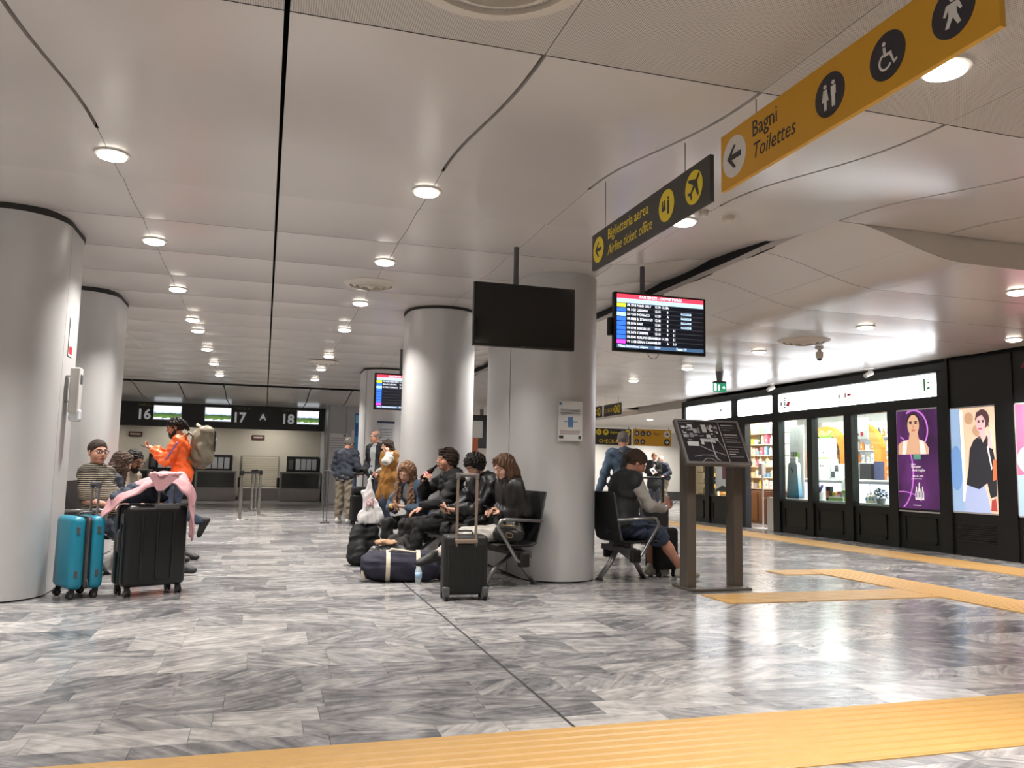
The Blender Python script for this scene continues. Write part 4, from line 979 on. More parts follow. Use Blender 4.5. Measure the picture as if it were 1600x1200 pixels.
# big black case
BK = mat('black_polycarbonate', (17, 17, 19), .38, 0, .5)
t = hard_case('large black hard shell suitcase with coats draped over it', (-.90, 7.72, 0), R_(28), .52, .31, .75, BK, 3, .985, mat('charcoal_zip', (52, 52, 54), .6))
trolley(t, .07, -.12, .72, 1.0, .14, 'x')
MB().rbox(-.04, .18, -.158, -.09, .715, .75+.012, .012).build('handle_socket', M_GREYPL, t, local=True)
MB().tube([(-.266, -.04, .55), (-.285, -.04, .53), (-.287, -.04, .38), (-.266, -.04, .36)], .010, 8).build('carry_handle', M_GREYPL, t, True, local=True)
MB().rbox(-.272, -.258, -.085, -.055, .60, .68, .004).build('combination_lock', M_GREYPL, t, local=True)
# carry-on with the tall bronze handle
CB = mat('black_ribbed_polycarbonate', (24, 25, 24), .5, 0, .4); BRZ = mat('champagne_handle_tube', (150, 132, 118), .35, .6)
t = thing('carry_on_suitcase', 'small black ribbed carry-on suitcase with tall bronze trolley handle', 'suitcase', (1.69, 6.98, 0), R_(-3))
sh = rounded(-.19, .19, -.11, .11, .045, .545, .04, 4).build('shell', CB, t, True, local=True, angle=50)
for k in range(13): MB().rbox(-.150+k*.025-.006, -.150+k*.025+.006, -.1145, -.105, .10, .47, .003, 1).build('rib', CB, sh, local=True)
trolley(t, -.005, -.10, .50, 1.055, .165, 'x', .011, mat('taupe_grip', (96, 90, 86), .5), BRZ)
MB().rbox(-.105, .095, -.122, -.06, .475, .515, .012).build('handle_socket', BRZ, t, local=True)
MB().tube([(-.07, .0, .545), (-.06, .0, .575), (.06, .0, .575), (.07, .0, .545)], .008, 8).build('carry_handle', M_PLBLK, t, True, local=True)
for x in (-.165, .165):
    p = MB().rbox(x-.028, x+.028, -.125, -.05, .02, .115, .012).build('wheel_housing', M_GREYPL, t, local=True)
    MB().cyl((x-.012, -.105, .034), (x+.012, -.105, .034), .033, n=20).build('wheel', M_TYRE, p, local=True)
    MB().cyl((x-.015, -.105, .034), (x+.015, -.105, .034), .014, n=12).build('hub', M_GREYPL, p, local=True)
    MB().rbox(x-.02, x+.02, .06, .09, 0, .06, .006).build('foot', M_PLBLK, t, local=True)
# dark trolley of the man in khaki trousers
t = hard_case('black cabin trolley next to the man in khaki trousers', (1.78, 16.1, 0), R_(10), .30, .22, .58, BK, 2)
trolley(t, 0, .0, .56, .98, .14, 'x', .008, M_PLBLK, M_PLBLK)
MB().rbox(-.15, .13, -.10, .06, .58, .74, .05, 3).build('strapped_bag', C_BLACK, t, True, local=True)
t = thing('trolley_handle_frame', 'thin grey luggage trolley frame standing before the wall panels', 'trolley', (1.20, 16.7, 0), 0)
for x in (-.05, .05): MB().tube([(x*.6, 0, .02), (x, .02, 1.02)], .009, 6).build('upright', M_DKALU, t, local=True)
MB().tube([(-.05, .02, 1.02), (.05, .02, 1.02)], .013, 6).build('grip', M_PLBLK, t, local=True); MB().rbox(-.09, .09, -.1, .1, .0, .03, .008).build('base', M_DKALU, t, local=True)
t = hard_case('black soft suitcase held between the knees of the man in shorts', (4.17, 8.16, 0), R_(8), .30, .24, .52, mat('black_soft_case', (15, 15, 16), .8, bump=.3, bscale=90), 0)
t = thing('trolley_suitcase', 'black suitcase with tall handle standing past the man in shorts', 'suitcase', (5.95, 11.9, 0), R_(-8))
rounded(-.21, .21, -.13, .13, .06, .60, .05, 4).build('shell', BK, t, True, local=True)
trolley(t, 0, .1, .58, 1.03, .36, 'x', .014, M_PLBLK, M_PLBLK)
for x in (-.16, .16):
    for y in (-.09, .09): caster(t, x, y)

# ---------------------------------- soft bags and cloth
def soft(name, F, m, parent):
    V, Q = F.mesh(); me = np_mesh(name, V, Q); return mobj(name, me, m, parent)
NV = mat('navy_canvas', (33, 32, 48), .85, noise=.15, nscale=30, bump=.3, bscale=150); CREAM = mat('cream_webbing', (196, 186, 168), .85, bump=.3, bscale=200)
t = thing('duffel_bag', 'navy canvas duffel bag with cream straps lying on the floor', 'bag', (1.33, 8.16, 0), R_(-7))
F = Field((-.36, -.17, 0), (.36, .17, .3), .011); F.cap((-.20, 0, .145), (.20, 0, .145), .145, .145, .02); F.cap((-.29, 0, .145), (.29, 0, .14), .125, .125, .05); F.folds(.005, .14, 5); F.cut((0, 0, .004), (0, 0, -1))
soft('bag_body', F, NV, t)
for x in (-.12, .17):
    pts = [(x, .152*math.cos(a), .145+.152*math.sin(a)) for a in [R_(-75+i*14) for i in range(24)]]
    mb = MB(); w = .02
    vs = [(q[0]+s*w, q[1]*(1+e), .145+(q[2]-.145)*(1+e)) for q in pts for s in (-1, 1) for e in (0, .035)]
    fs = []
    for i in range(len(pts)-1):
        a = i*4; fs += [(a, a+2, a+6, a+4), (a+1, a+5, a+7, a+3), (a, a+4, a+5, a+1), (a+2, a+3, a+7, a+6)]
    mb.add(vs, fs).build('strap', CREAM, t, local=True)
MB().tube([(-.12, -.06, .285), (-.09, -.05, .315), (.0, -.06, .305), (.10, -.06, .29), (.16, -.06, .285)], .012, 6).build('handle', CREAM, t, True, local=True)
MB().tube([(-.31, -.02, .22), (-.35, -.05, .18), (-.36, -.07, .08), (-.34, -.08, .02)], .018, 6).build('shoulder_strap', CREAM, t, True, local=True)
MB().tube([(-.325+.012*math.cos(a), -.02, .235+.016*math.sin(a)) for a in [i*.785 for i in range(8)]], .003, 5, True).build('metal_ring', M_ALU, t, local=True)
# water bottle
t = thing('water_bottle', 'clear plastic water bottle standing before the navy duffel bag', 'bottle', (1.47, 7.92, 0))
PET = mat('clear_plastic', (205, 218, 226), .1, 0, .6, alpha=.45)
MB().lathe([(.028, 0), (.032, .006), (.031, .05), (.033, .055), (.033, .12), (.028, .14), (.014, .165), (.012, .18)], n=18).build('bottle_body', PET, t, True, local=True)
MB().lathe([(.0335, .06), (.0335, .115)], n=18).build('paper_label', mat('pale_blue_label', (150, 180, 205), .5), t, True, local=True)
MB().lathe([(.014, .178), (.014, .195)], n=14).build('cap', mat('white_cap', (215, 220, 225), .5), t, local=True)
# black backpack + suitcase that carries the white carrier bag
t = thing('backpack', 'black backpack standing on the floor under the white carrier bag', 'backpack', (1.13, 9.55, 0), R_(8))
F = Field((-.22, -.2, 0), (.22, .2, .55), .012); F.cap((-.06, 0, .12), (-.05, .02, .34), .13, .11, .05, (0, 1, 0), .8); F.cap((.09, .03, .10), (.10, .03, .38), .09, .085, .05); F.cap((-.07, -.11, .10), (-.06, -.10, .22), .075, .06, .05)
F.folds(.006, .12, 9); F.cut((0, 0, .004), (0, 0, -1)); F.cut((0, 0, .46), (0, 0, 1)); soft('pack_body', F, C_BLACK, t)
MB().tube([(.0, .06, .455), (.0, .05, .485), (.06, .05, .485), (.06, .06, .455)], .008, 6).build('grab_loop', C_BLACK, t, local=True)
t = thing('carrier_bag', 'white plastic carrier bag with red lettering on the black backpack', 'carrier bag', (1.20, 9.56, .462), R_(-4))
WP = mat('white_polythene', (222, 220, 220), .5, 0, .4, bump=.4, bscale=18)
F = Field((-.2, -.1, 0), (.2, .1, .6), .010); F.cap((-.06, 0, .06), (.07, 0, .06), .085, .085, .04, (0, 1, 0), .6); F.cap((0, 0, .12), (-.02, 0, .34), .115, .055, .05, (0, 1, 0), .5); F.cap((-.02, 0, .34), (-.03, 0, .50), .04, .014, .03); F.cap((-.03, 0, .50), (-.01, 0, .54), .014, .014, .02); F.cap((-.01, 0, .54), (.012, 0, .51), .014, .012, .01); F.cap((-.10, 0, .36), (-.06, 0, .30), .02, .03, .03)
F.folds(.004, .09, 3); F.cut((0, 0, .003), (0, 0, -1)); soft('bag_body', F, WP, t)
o = text('red_lettering', 'OT', .075, (-.05, -.081, .20), (.85, 0, .42), (-.42, 0, .85), mat('red_print', (190, 40, 50), .5), None, extrude=.012)
o.parent = t
# grey shopping bag with brown paper, dark coat heap
t = thing('grey_tote_bag', 'shiny grey tote bag behind the navy duffel bag', 'bag', (1.27, 8.62, 0), R_(10))
F = Field((-.24, -.14, 0), (.24, .14, .36), .011); F.cap((-.11, 0, .12), (.12, 0, .12), .12, .12, .05, (0, 1, 0), .8); F.cap((-.13, 0, .26), (.14, 0, .25), .045, .045, .06, (0, 1, 0), .9); F.folds(.008, .10, 21); F.cut((0, 0, .004), (0, 0, -1))
soft('bag_body', F, mat('grey_shiny_film', (92, 92, 94), .3, 0, .5, bump=.5, bscale=22), t)
MB().tube([(-.10, -.07, .27), (-.08, -.10, .20), (-.06, -.11, .06)], .012, 6).build('strap', mat('grey_strap', (130, 130, 130), .7), t, local=True)
t = thing('paper_bag', 'crumpled brown paper bag on top of the shiny grey tote', 'paper bag', (1.25, 8.60, .305), R_(12))
F = Field((-.14, -.09, 0), (.14, .09, .1), .008); F.cap((-.07, 0, .03), (.07, 0, .035), .045, .04, .02, (0, 0, 1), .6); F.folds(.006, .06, 4); F.cut((0, 0, .008), (0, 0, -1)); soft('paper_body', F, mat('brown_paper', (176, 138, 110), .8, bump=.4, bscale=30), t)
t = thing('folded_coat', 'dark folded coat heaped on the floor behind the grey tote bag', 'coat', (1.42, 9.02, 0), R_(0))
F = Field((-.26, -.15, 0), (.26, .15, .45), .013); F.cap((-.10, 0, .12), (.10, 0, .14), .13, .14, .06); F.cap((-.04, 0, .26), (.08, 0, .28), .10, .09, .06); F.folds(.012, .11, 8); F.cut((0, 0, .004), (0, 0, -1)); soft('coat_cloth', F, mat('dark_brown_cloth', (40, 36, 34), .85, noise=.3, nscale=20), t)
# handbag on the seat edge
t = thing('handbag', 'small black handbag with gold chain and round emblem on the bench', 'handbag', (2.24, 7.50, .425), R_(-8))
F = Field((-.16, -.07, 0), (.16, .07, .2), .008); F.cap((-.08, 0, .07), (.08, 0, .07), .07, .07, .02, (0, 1, 0), .65); F.cap((-.09, 0, .11), (.09, 0, .11), .05, .05, .02, (0, 1, 0), .7); F.folds(.002, .07, 2); F.cut((0, 0, .004), (0, 0, -1)); soft('bag_body', F, C_LEATHER, t)
GOLD = mat('pale_gold_metal', (200, 168, 116), .3, .9)
MB().tube([(-.10, -.035, .20), (-.085, -.05, .165), (.03, -.055, .16), (.08, -.05, .155)], .006, 6).build('chain', GOLD, t, True, local=True)
em = MB(); em.tube([(-.012+.02*math.cos(a), -.053, .075+.024*math.sin(a)) for a in [R_(40+i*29) for i in range(10)]], .0028, 5); em.tube([(.012+.018*math.cos(a), -.053, .07+.022*math.sin(a)) for a in [R_(-150+i*29) for i in range(10)]], .0028, 5); em.build('emblem', GOLD, t, local=True)
# coats over the black suitcase
PK = mat('dusty_pink_cotton', (186, 140, 145), .75, noise=.08, nscale=12, bump=.2, bscale=120)
t = thing('pink_jacket', 'dusty pink jacket draped over the large black suitcase handle', 'jacket', (-.90, 7.70, .76))
def drape(nm, path, prof, m, parent, seed=1, th=.012, sag=0.0):
    """a sheet swept along path (x, z), its width from prof (y0, y1) at each point, gently creased"""
    r = random.Random(seed); P_ = [Vector((x, 0, z)) for x, z in path]; fine = []; pw = []
    for i in range(len(P_)-1):
        for k in range(6): t_ = k/6; fine.append(P_[i].lerp(P_[i+1], t_)); pw.append((prof[i][0]*(1-t_)+prof[i+1][0]*t_, prof[i][1]*(1-t_)+prof[i+1][1]*t_))
    fine.append(P_[-1]); pw.append(prof[-1])
    for _ in range(4): fine = [fine[0]]+[(fine[i-1]+fine[i]*2+fine[i+1])/4 for i in range(1, len(fine)-1)]+[fine[-1]]
    nw = 14; vs = []; n = len(fine); ph = [r.random()*6 for _ in range(4)]
    for i, p in enumerate(fine):
        d = (fine[min(i+1, n-1)]-fine[max(i-1, 0)]).normalized(); nn = Vector((-d.z, 0, d.x))
        for j in range(nw+1):
            u = j/nw; y = pw[i][0]+(pw[i][1]-pw[i][0])*u; e = .011*math.sin(u*13+i*.22+ph[0])+.008*math.sin(i*.7+u*5+ph[1])+.006*math.sin(u*24-i*.4+ph[2]); vs.append(p+Vector((0, 0, -sag*(1-u)**2))+Vector((0, y+.01*math.sin(i*.5+ph[3]), 0))+nn*e)
    me = bpy.data.meshes.new(nm); fs = [(i*(nw+1)+j, (i+1)*(nw+1)+j, (i+1)*(nw+1)+j+1, i*(nw+1)+j+1) for i in range(n-1) for j in range(nw)]
    me.from_pydata([tuple(v) for v in vs], [], fs); me.update(); o = mobj(nm, me, m, parent, True); md = o.modifiers.new('thickness', 'SOLIDIFY'); md.thickness = th; md.offset = 0
    return o
drape('jacket_cloth', [(-.37, -.14), (-.36, -.02), (-.28, .09), (-.14, .17), (-.02, .235), (.10, .265), (.21, .255), (.30, .17), (.325, .02), (.33, -.22)], [(-.16, -.04), (-.17, .02), (-.18, .06), (-.17, .10), (-.16, .12), (-.15, .14), (-.13, .14), (-.10, .12), (-.08, .10), (-.05, .02)], PK, t, 3, sag=.10)
drape('hanging_sleeve', [(-.02, .25), (.04, .245), (.09, .23), (.15, .235), (.20, .25)], [(-.16, -.14), (-.17, -.13), (-.175, -.14), (-.17, -.13), (-.16, -.14)], PK, t, 5)
MB().prism([(-.03, .0), (.24, .01), (.17, -.06), (.10, -.135), (.05, -.14), (.01, -.07)], (0, -.165, .25), (1, 0, 0), (0, .1, 1), (0, 1, 0), .02).build('lapel', PK, t, local=True)
for p in ((.335, -.05, -.02), (.335, -.05, -.12), (.30, -.04, .12)): MB().ball(p, .008).build('snap_button', M_ALU, t, local=True)
t = thing('navy_jacket', 'dark blue jacket bundled on top of the large black suitcase', 'jacket', (-.97, 7.74, .755), R_(28))
F = Field((-.32, -.16, 0), (.24, .16, .22), .011); F.cap((-.18, 0, .05), (.08, 0, .06), .085, .08, .05, (0, 0, 1), .8); F.cap((-.10, -.02, .09), (.02, 0, .11), .075, .07, .05); F.cap((.04, -.06, .05), (.14, -.04, .03), .05, .03, .04); F.folds(.010, .10, 17); F.cut((0, 0, .006), (0, 0, -1)); soft('jacket_cloth', F, mat('slate_blue_cloth', (50, 58, 74), .8, noise=.2, nscale=20), t)
# the walker's backpack and the standing man's backpack
RS = mat('olive_canvas', (112, 104, 88), .85, noise=.15, nscale=20, bump=.3, bscale=120)
t = thing('rucksack', 'tall olive canvas rucksack on the back of the walking man', 'backpack', (-.83, 12.05, 1.06), R_(180))
F = Field((-.2, -.2, -.02), (.2, .2, .6), .012); F.cap((0, 0, .12), (0, 0, .38), .14, .145, .05, (1, 0, 0), 1.0); F.cap((-.02, 0, .44), (.0, 0, .46), .12, .10, .05); F.cap((-.10, -.07, .12), (-.10, .07, .14), .06, .06, .04); F.cap((-.09, .0, .28), (-.09, .0, .34), .08, .08, .05); F.cap((-.02, .14, .12), (-.01, .15, .30), .05, .045, .03); F.cap((.02, -.14, .12), (.0, -.15, .30), .05, .045, .03); F.folds(.005, .10, 6)
soft('pack_body', F, RS, t)
F = Field((-.2, -.2, .4), (.2, .2, .65), .012); F.cap((-.05, -.05, .52), (-.05, .06, .52), .085, .085, .04, (0, 0, 1), .6); F.cap((.06, 0, .57), (.075, 0, .60), .03, .022, .02); F.folds(.004, .08, 2); soft('lid', F, mat('pale_khaki_canvas', (166, 158, 140), .85, bump=.3, bscale=120), t)
for y in (-.05, .07): MB().tube([(-.165, y, .50), (-.17, y, .36), (-.165, y, .22)], .009, 6).build('strap', C_BLACK, t, local=True)
MB().rbox(-.19, -.17, -.015, .015, .36, .41, .006).build('white_tag', WP, t, local=True)
for s in (-1, 1): MB().tube([(.10, s*.07, .40), (.17, s*.10, .47), (.30, s*.11, .36), (.28, s*.13, .20), (.12, s*.13, .10)], .014, 6).build('shoulder_strap', RS, t, True, local=True)
t = thing('day_pack', 'dark daypack on the back of the standing man in denim', 'backpack', (4.80, 10.33, .95), R_(82))
F = Field((-.2, -.2, -.02), (.2, .2, .55), .013); F.cap((0, 0, .12), (0, 0, .36), .14, .13, .05, (1, 0, 0), .62); F.folds(.005, .12, 12); soft('pack_body', F, C_BLACK, t)
for s in (-1, 1): MB().tube([(.06, s*.07, .40), (.13, s*.09, .46), (.26, s*.10, .42), (.33, s*.11, .30)], .016, 6).build('shoulder_strap', mat('grey_webbing', (98, 100, 100), .8), t, True, local=True)
# hand-held things
def held(name, label, cat, p, rot, build):
    t = thing(name, label, cat, tuple(p), rot); build(t); return t
PHS = mat('phone_glass', (20, 24, 30), .15)
def phone(t, glow_=None):
    MB().rbox(-.075, .075, -.036, .036, -.005, .004, .0035, 2).build('phone_body', M_PLBLK, t, local=True)
    MB().box(-.070, .070, -.033, .033, .004, .0046).build('screen', glow_ or PHS, t, local=True)
def tilt(o, ry, rx=0): o.rotation_euler = (rx, ry, o.rotation_euler[2])
def mid_hand(J, up=.012, f=.085): return (Wd(J, J.wL)+Wd(J, J.wR))/2+np.array(WM[J.root.name].to_3x3() @ Vector((f, 0, up)))
o = held('mobile_phone', 'black phone in the hands of the woman in leather jacket', 'phone', mid_hand(W1, .02), BROT, phone); tilt(o, R_(-25))
o = held('mobile_phone', 'black phone in the hands of the curly haired man', 'phone', mid_hand(P2, .02), BROT, phone); tilt(o, R_(-25))
SCR = glow('lit_phone_screen', (170, 205, 225), 1.0)
o = held('mobile_phone', 'phone with a pale lit screen held by the man in shorts', 'phone', mid_hand(P5, .02, .11), R_(2), lambda t: phone(t, SCR)); tilt(o, R_(-28))
o = held('mobile_phone', 'phone held up by the walking man in orange', 'phone', mid_hand(P11, .02, .11), R_(180), phone); tilt(o, R_(-22))
o = held('mobile_phone', 'dark phone in the hands of the bearded seated man', 'phone', mid_hand(P10, .02, .10), R_(-20), phone); tilt(o, R_(-40))
# cola-like bottle at the drinker's mouth
mouth = Wd(P3, P3.T(.112, 0, -.064)); wr3 = Wd(P3, P3.wR)+np.array(WM[P3.root.name].to_3x3() @ Vector((.02, .05, .05)))
d3 = Vector(tuple(unit(wr3-mouth))); far = Vector(tuple(mouth))+d3*.235
t = thing('drink_bottle', 'dark drink bottle with red and white label at the lips of the man', 'bottle', tuple(far), 0)
M_COLA = mat('dark_drink', (30, 16, 14), .12); at = lambda s: tuple(far-d3*s)
MB().cyl(at(0), at(.13), .032, .031, 16).cyl(at(.13), at(.19), .031, .013, 16).cyl(at(.19), at(.232), .013, .013, 12).build('bottle_body', M_COLA, t, True, angle=40)
MB().cyl(at(.05), at(.105), .0335, .0335, 16).build('red_label', mat('red_label', (190, 40, 44), .4), t, True, angle=40)
for s in (.06, .085): MB().cyl(at(s), at(s+.01), .0342, .0342, 16).build('white_stripe', mat('white_cap', (215, 220, 225), .5), t, True, angle=40)
pp = (Wd(W4, W4.wR)+np.array(WM[W4.root.name].to_3x3() @ Vector((.08, .03, .035))))
t = thing('snack', 'small golden snack in a wrapper in the hand of the blond woman', 'snack', tuple(pp), 0)
F = Field((-.06, -.05, -.03), (.06, .05, .06), .007); F.cap((-.025, 0, .0), (.02, 0, .02), .03, .026, .02); F.folds(.004, .04, 3); soft('pastry', F, mat('golden_pastry', (206, 168, 96), .6), t)
F = Field((-.06, -.05, -.05), (.06, .05, .04), .007); F.cap((-.035, 0, -.02), (.0, 0, -.01), .032, .03, .02); F.folds(.004, .04, 5); soft('wrapper', F, mat('dark_wrapper', (50, 40, 36), .4), t)
pp = Wd(W15, W15.wR)+np.array(WM[W15.root.name].to_3x3() @ Vector((.10, .06, .05)))
t = thing('leaflet', 'white folded leaflet in the hand of the distant woman', 'leaflet', tuple(pp), R_(250)); MB().bbox((0, 0, 0), (.012, .16, .22), 0, R_(-25), R_(30)).build('paper', WP, t, local=True); MB().bbox((.012, 0, 0), (.004, .07, .10), 0, R_(-25), R_(30)).build('print', mat('grey_print', (90, 90, 92), .7), t, local=True)

# ------------------------------------------------------------------ map stand
M_STAND = mat('taupe_painted_steel', (108, 100, 92), .38, .45)
t = thing('map_stand', 'taupe steel stand with a slanted black airport map board', 'map stand', (4.2, 7.2, 0))
MB().rbox(3.90, 4.54, 7.00, 7.42, 0, .028, .006).build('base_plate', M_STAND, t)
MB().box(4.06, 4.38, 7.06, 7.36, .028, .031).build('base_inset', mat('polished_steel', (190, 190, 190), .15, .9), t)
for x in (3.90, 4.41):
    MB().rbox(x+.01, x+.105, 7.12, 7.27, .028, 1.36, .004).build('post', M_STAND, t)
for x, y in ((3.93, 7.03), (4.51, 7.03), (3.93, 7.39), (4.51, 7.39)): MB().lathe([(.011, .028), (.011, .036), (.004, .04)], (x, y, 0), 10).build('bolt', M_ALU, t)
O_ = Vector((3.82, 6.95, 1.20)); EX = Vector((1, 0, 0)); EY = Vector((0, .26, .43)).normalized(); EZ = EX.cross(EY)   # EZ points to the viewer
bw, bh = .70, .505
def bx(mb, x0, x1, y0, y1, z0, z1): return mb.prism([(x0, y0), (x1, y0), (x1, y1), (x0, y1)], O_+EZ*z0, EX, EY, EZ, z1-z0)
brd = bx(MB(), 0, bw, 0, bh, -.045, -.004).build('map_board', M_STAND, t)
MAPB = mat('map_black', (24, 24, 30), .25, 0, .5, coat=.5)
bx(MB(), .022, bw-.022, .022, bh-.022, -.004, .001).build('map_face', MAPB, brd)
for a in ((0, bw, 0, .022), (0, bw, bh-.022, bh), (0, .022, .022, bh-.022), (bw-.022, bw, .022, bh-.022)): bx(MB(), *a, -.004, .008).build('frame_edge', M_ALU, brd)
MW = mat('map_pale_print', (176, 176, 178), .4); MG = mat('map_grey_print', (110, 110, 116), .4)
bx(MB(), .465, .471, .03, bh-.03, .001, .0016).build('dividing_line', MW, brd)
r = random.Random(5)
for (x, y, w, h, m) in [(.22, .25, .16, .035, MW), (.22, .22, .03, .05, MW), (.35, .24, .03, .05, MW), (.07, .20, .12, .05, MW), (.12, .38, .05, .07, MW), (.27, .36, .05, .09, MW), (.19, .35, .05, .05, MG), (.05, .30, .05, .03, MW), (.05, .40, .04, .03, MW), (.12, .30, .04, .05, MG)]+[(.34+.022*i, .42-.004*i, .013, .022, MW) for i in range(5)]+[(.04+r.random()*.38, .26+r.random()*.17, .012+r.random()*.03, .01+r.random()*.025, MG if r.random() < .5 else MW) for i in range(34)]:
    bx(MB(), x, x+w, y, y+h, .001, .0016).build('map_building', m, brd)
def road(pts, w, m):
    p = [O_+EX*x+EY*y+EZ*.0016 for x, y in pts]; mb = MB(); vs = []; 
    for i, q in enumerate(p):
        d = (p[min(i+1, len(p)-1)]-p[max(i-1, 0)]).normalized(); n = EZ.cross(d); vs += [q-n*w/2, q+n*w/2]
    mb.add(vs, [(2*i, 2*i+2, 2*i+3, 2*i+1) for i in range(len(p)-1)]).build('map_road', m, brd)
road([(.20, .20), (.30, .15), (.40, .12), (.45, .10)], .012, MG); road([(.335, .26), (.33, .12), (.34, .06), (.37, .04)], .010, MW); road([(.18, .03), (.22, .06), (.28, .06), (.32, .03)], .010, MG); road([(.10, .08), (.20, .10), (.30, .10), (.34, .07)], .009, MG); road([(.40, .30), (.43, .22), (.455, .16)], .008, MG)
for i in range(14):
    y = .455-.028*i
    if i in (3, 8): continue
    bx(MB(), .49, .49+.05+r.random()*.12, y-.009, y, .001, .0016).build('legend_line', MW if i % 4 == 0 else MG, brd)
bx(MB(), .03, .2, .468, .474, .001, .0016).build('title_line', MG, brd)

stripe = MB(); st_pts = []
for q in np.linspace(0, 1, 8): st_pts.append(tuple((P11.sL+(P11.eL-P11.sL)*q+V3(0, .078-.008*q, .0))*P11.sc))
stripe.tube(st_pts, .013, 6).build('sleeve_stripe', mat('violet_stripe', (120, 84, 140), .6), P11.root, True, local=True)
# ------------------------------------------------------------------ pictograms, signs
X1, Y1, Z1 = Vector((1, 0, 0)), Vector((0, 1, 0)), Vector((0, 0, 1))
def disc(n=24, r=1.0, cx=0, cy=0): return [(cx+r*math.cos(2*math.pi*i/n), cy+r*math.sin(2*math.pi*i/n)) for i in range(n)]
ARROW = [(-.62, 0), (-.05, .58), (.16, .58), (-.22, .14), (.62, .14), (.62, -.14), (-.22, -.14), (.16, -.58), (-.05, -.58)]
PLANE = [(.75, .62), (.62, .75), (.28, .42), (-.55, .62), (-.68, .50), (-.02, .14), (-.36, -.24), (-.66, -.20), (-.74, -.30), (-.42, -.44), (-.30, -.74), (-.20, -.66), (-.24, -.36), (.14, -.02), (.50, -.68), (.62, -.55), (.42, .28)]
def man_poly(cx, s=1.0): return [[(cx+.11*math.cos(a)*s, .50*s+.11*math.sin(a)*s) for a in [i*.6283 for i in range(10)]], [(cx-.17*s, .34*s), (cx+.17*s, .34*s), (cx+.17*s, -.10*s), (cx+.12*s, -.10*s), (cx+.11*s, -.66*s), (cx+.02*s, -.66*s), (cx, -.2*s), (cx-.02*s, -.66*s), (cx-.11*s, -.66*s), (cx-.12*s, -.10*s), (cx-.17*s, -.10*s)]]
def woman_poly(cx, s=1.0): return [[(cx+.11*math.cos(a)*s, .50*s+.11*math.sin(a)*s) for a in [i*.6283 for i in range(10)]], [(cx-.12*s, .34*s), (cx+.12*s, .34*s), (cx+.24*s, -.22*s), (cx+.09*s, -.22*s), (cx+.08*s, -.66*s), (cx-.08*s, -.66*s), (cx-.09*s, -.22*s), (cx-.24*s, -.22*s)]]
WHEEL = [[(-.16+.10*math.cos(a), .58+.10*math.sin(a)) for a in [i*.6283 for i in range(10)]], [(-.22, .42), (-.08, .42), (-.05, .12), (.28, .12), (.28, 0), (.02, 0), (-.18, 0)], [(.14, .02), (.28, .02), (.42, -.36), (.58, -.30), (.60, -.40), (.38, -.50)],
         [(-.10+.40*math.cos(a), -.22+.40*math.sin(a)) for a in [R_(110+i*20) for i in range(12)]]+[(-.10+.30*math.cos(a), -.22+.30*math.sin(a)) for a in [R_(330-i*20) for i in range(12)]]]
BABY = [[(.0+.13*math.cos(a), .52+.13*math.sin(a)) for a in [i*.6283 for i in range(10)]], [(-.30, .34), (.30, .34), (.46, -.05), (.36, -.10), (.20, .14), (.20, -.14), (.38, -.58), (.22, -.62), (0, -.24), (-.22, -.62), (-.38, -.58), (-.20, -.14), (-.20, .14), (-.36, -.10), (-.46, -.05)]]
TICKET = [[(-.62, .02), (-.10, .02), (-.10, -.28), (-.62, -.28)], [(-.52+.09*math.cos(a), .34+.09*math.sin(a)) for a in [i*.785 for i in range(8)]], [(-.60, .24), (-.42, .24), (-.42, .04), (-.60, .04)], [(-.24+.09*math.cos(a), .34+.09*math.sin(a)) for a in [i*.785 for i in range(8)]], [(-.32, .24), (-.14, .24), (-.14, .04), (-.32, .04)], [(.28+.11*math.cos(a), .44+.11*math.sin(a)) for a in [i*.785 for i in range(8)]], [(.14, .30), (.42, .30), (.40, -.62), (.16, -.62)]]
def picto(parent, c, ex, ey, ez, r, polys, md, ms, flip=False):
    """a disc with a symbol on it; c centre, ez towards the viewer"""
    c, ex, ey, ez = Vector(c), Vector(ex), Vector(ey), Vector(ez)
    d = MB().prism(disc(28, r), c, ex, ey, ez, .0015).build('pictogram_disc', md, parent)
    mb = MB(); s = -1 if flip else 1
    for p in polys: mb.prism([(x*r*.95*s, y*r*.95) for x, y in p], c+ez*.0015, ex, ey, ez, .0015)
    mb.build('pictogram', ms, d)
M_SBLK = mat('sign_black', (44, 40, 38), .45); M_SYEL = mat('sign_yellow', (196, 144, 26), .45); M_PYEL = mat('pictogram_yellow', (226, 200, 40), .5); M_PDRK = mat('pictogram_dark', (38, 36, 44), .5); M_PWHT = mat('pictogram_white', (206, 202, 196), .5)
EXs, EYs, EZs = Vector((0, -1, 0)), Z1, Vector((-1, 0, 0))
SX = 2.19
def hang(t, y, z0, z1): MB().cyl((SX, y, z0), (SX, y, z1), .0025, n=6).build('hanging_wire', M_DKALU, t)
t = thing('hanging_sign', 'black hanging sign with yellow lettering for the airline ticket office', 'sign', (SX, 4.53, 2.53))
MB().box(SX-.012, SX+.012, 3.71, 5.34, 2.53, 2.785).build('sign_panel', M_SBLK, t)
c = lambda y, z: Vector((SX-.0125, y, z))
picto(t, c(5.22, 2.655), EXs, EYs, EZs, .092, [ARROW], M_PYEL, M_PDRK)
words('Biglietteria aerea', .105, c(5.06, 2.685), EXs, EYs, M_PYEL, t, .88); words('Airline ticket office', .10, c(5.06, 2.575), EXs, EYs, M_PYEL, t, .86, .25)
picto(t, c(4.20, 2.657), EXs, EYs, EZs, .095, TICKET, M_PYEL, M_PDRK); picto(t, c(3.88, 2.66), EXs, EYs, EZs, .095, [PLANE], M_PYEL, M_PDRK)
hang(t, 5.13, 2.785, 3.12); hang(t, 4.0, 2.785, 2.96)
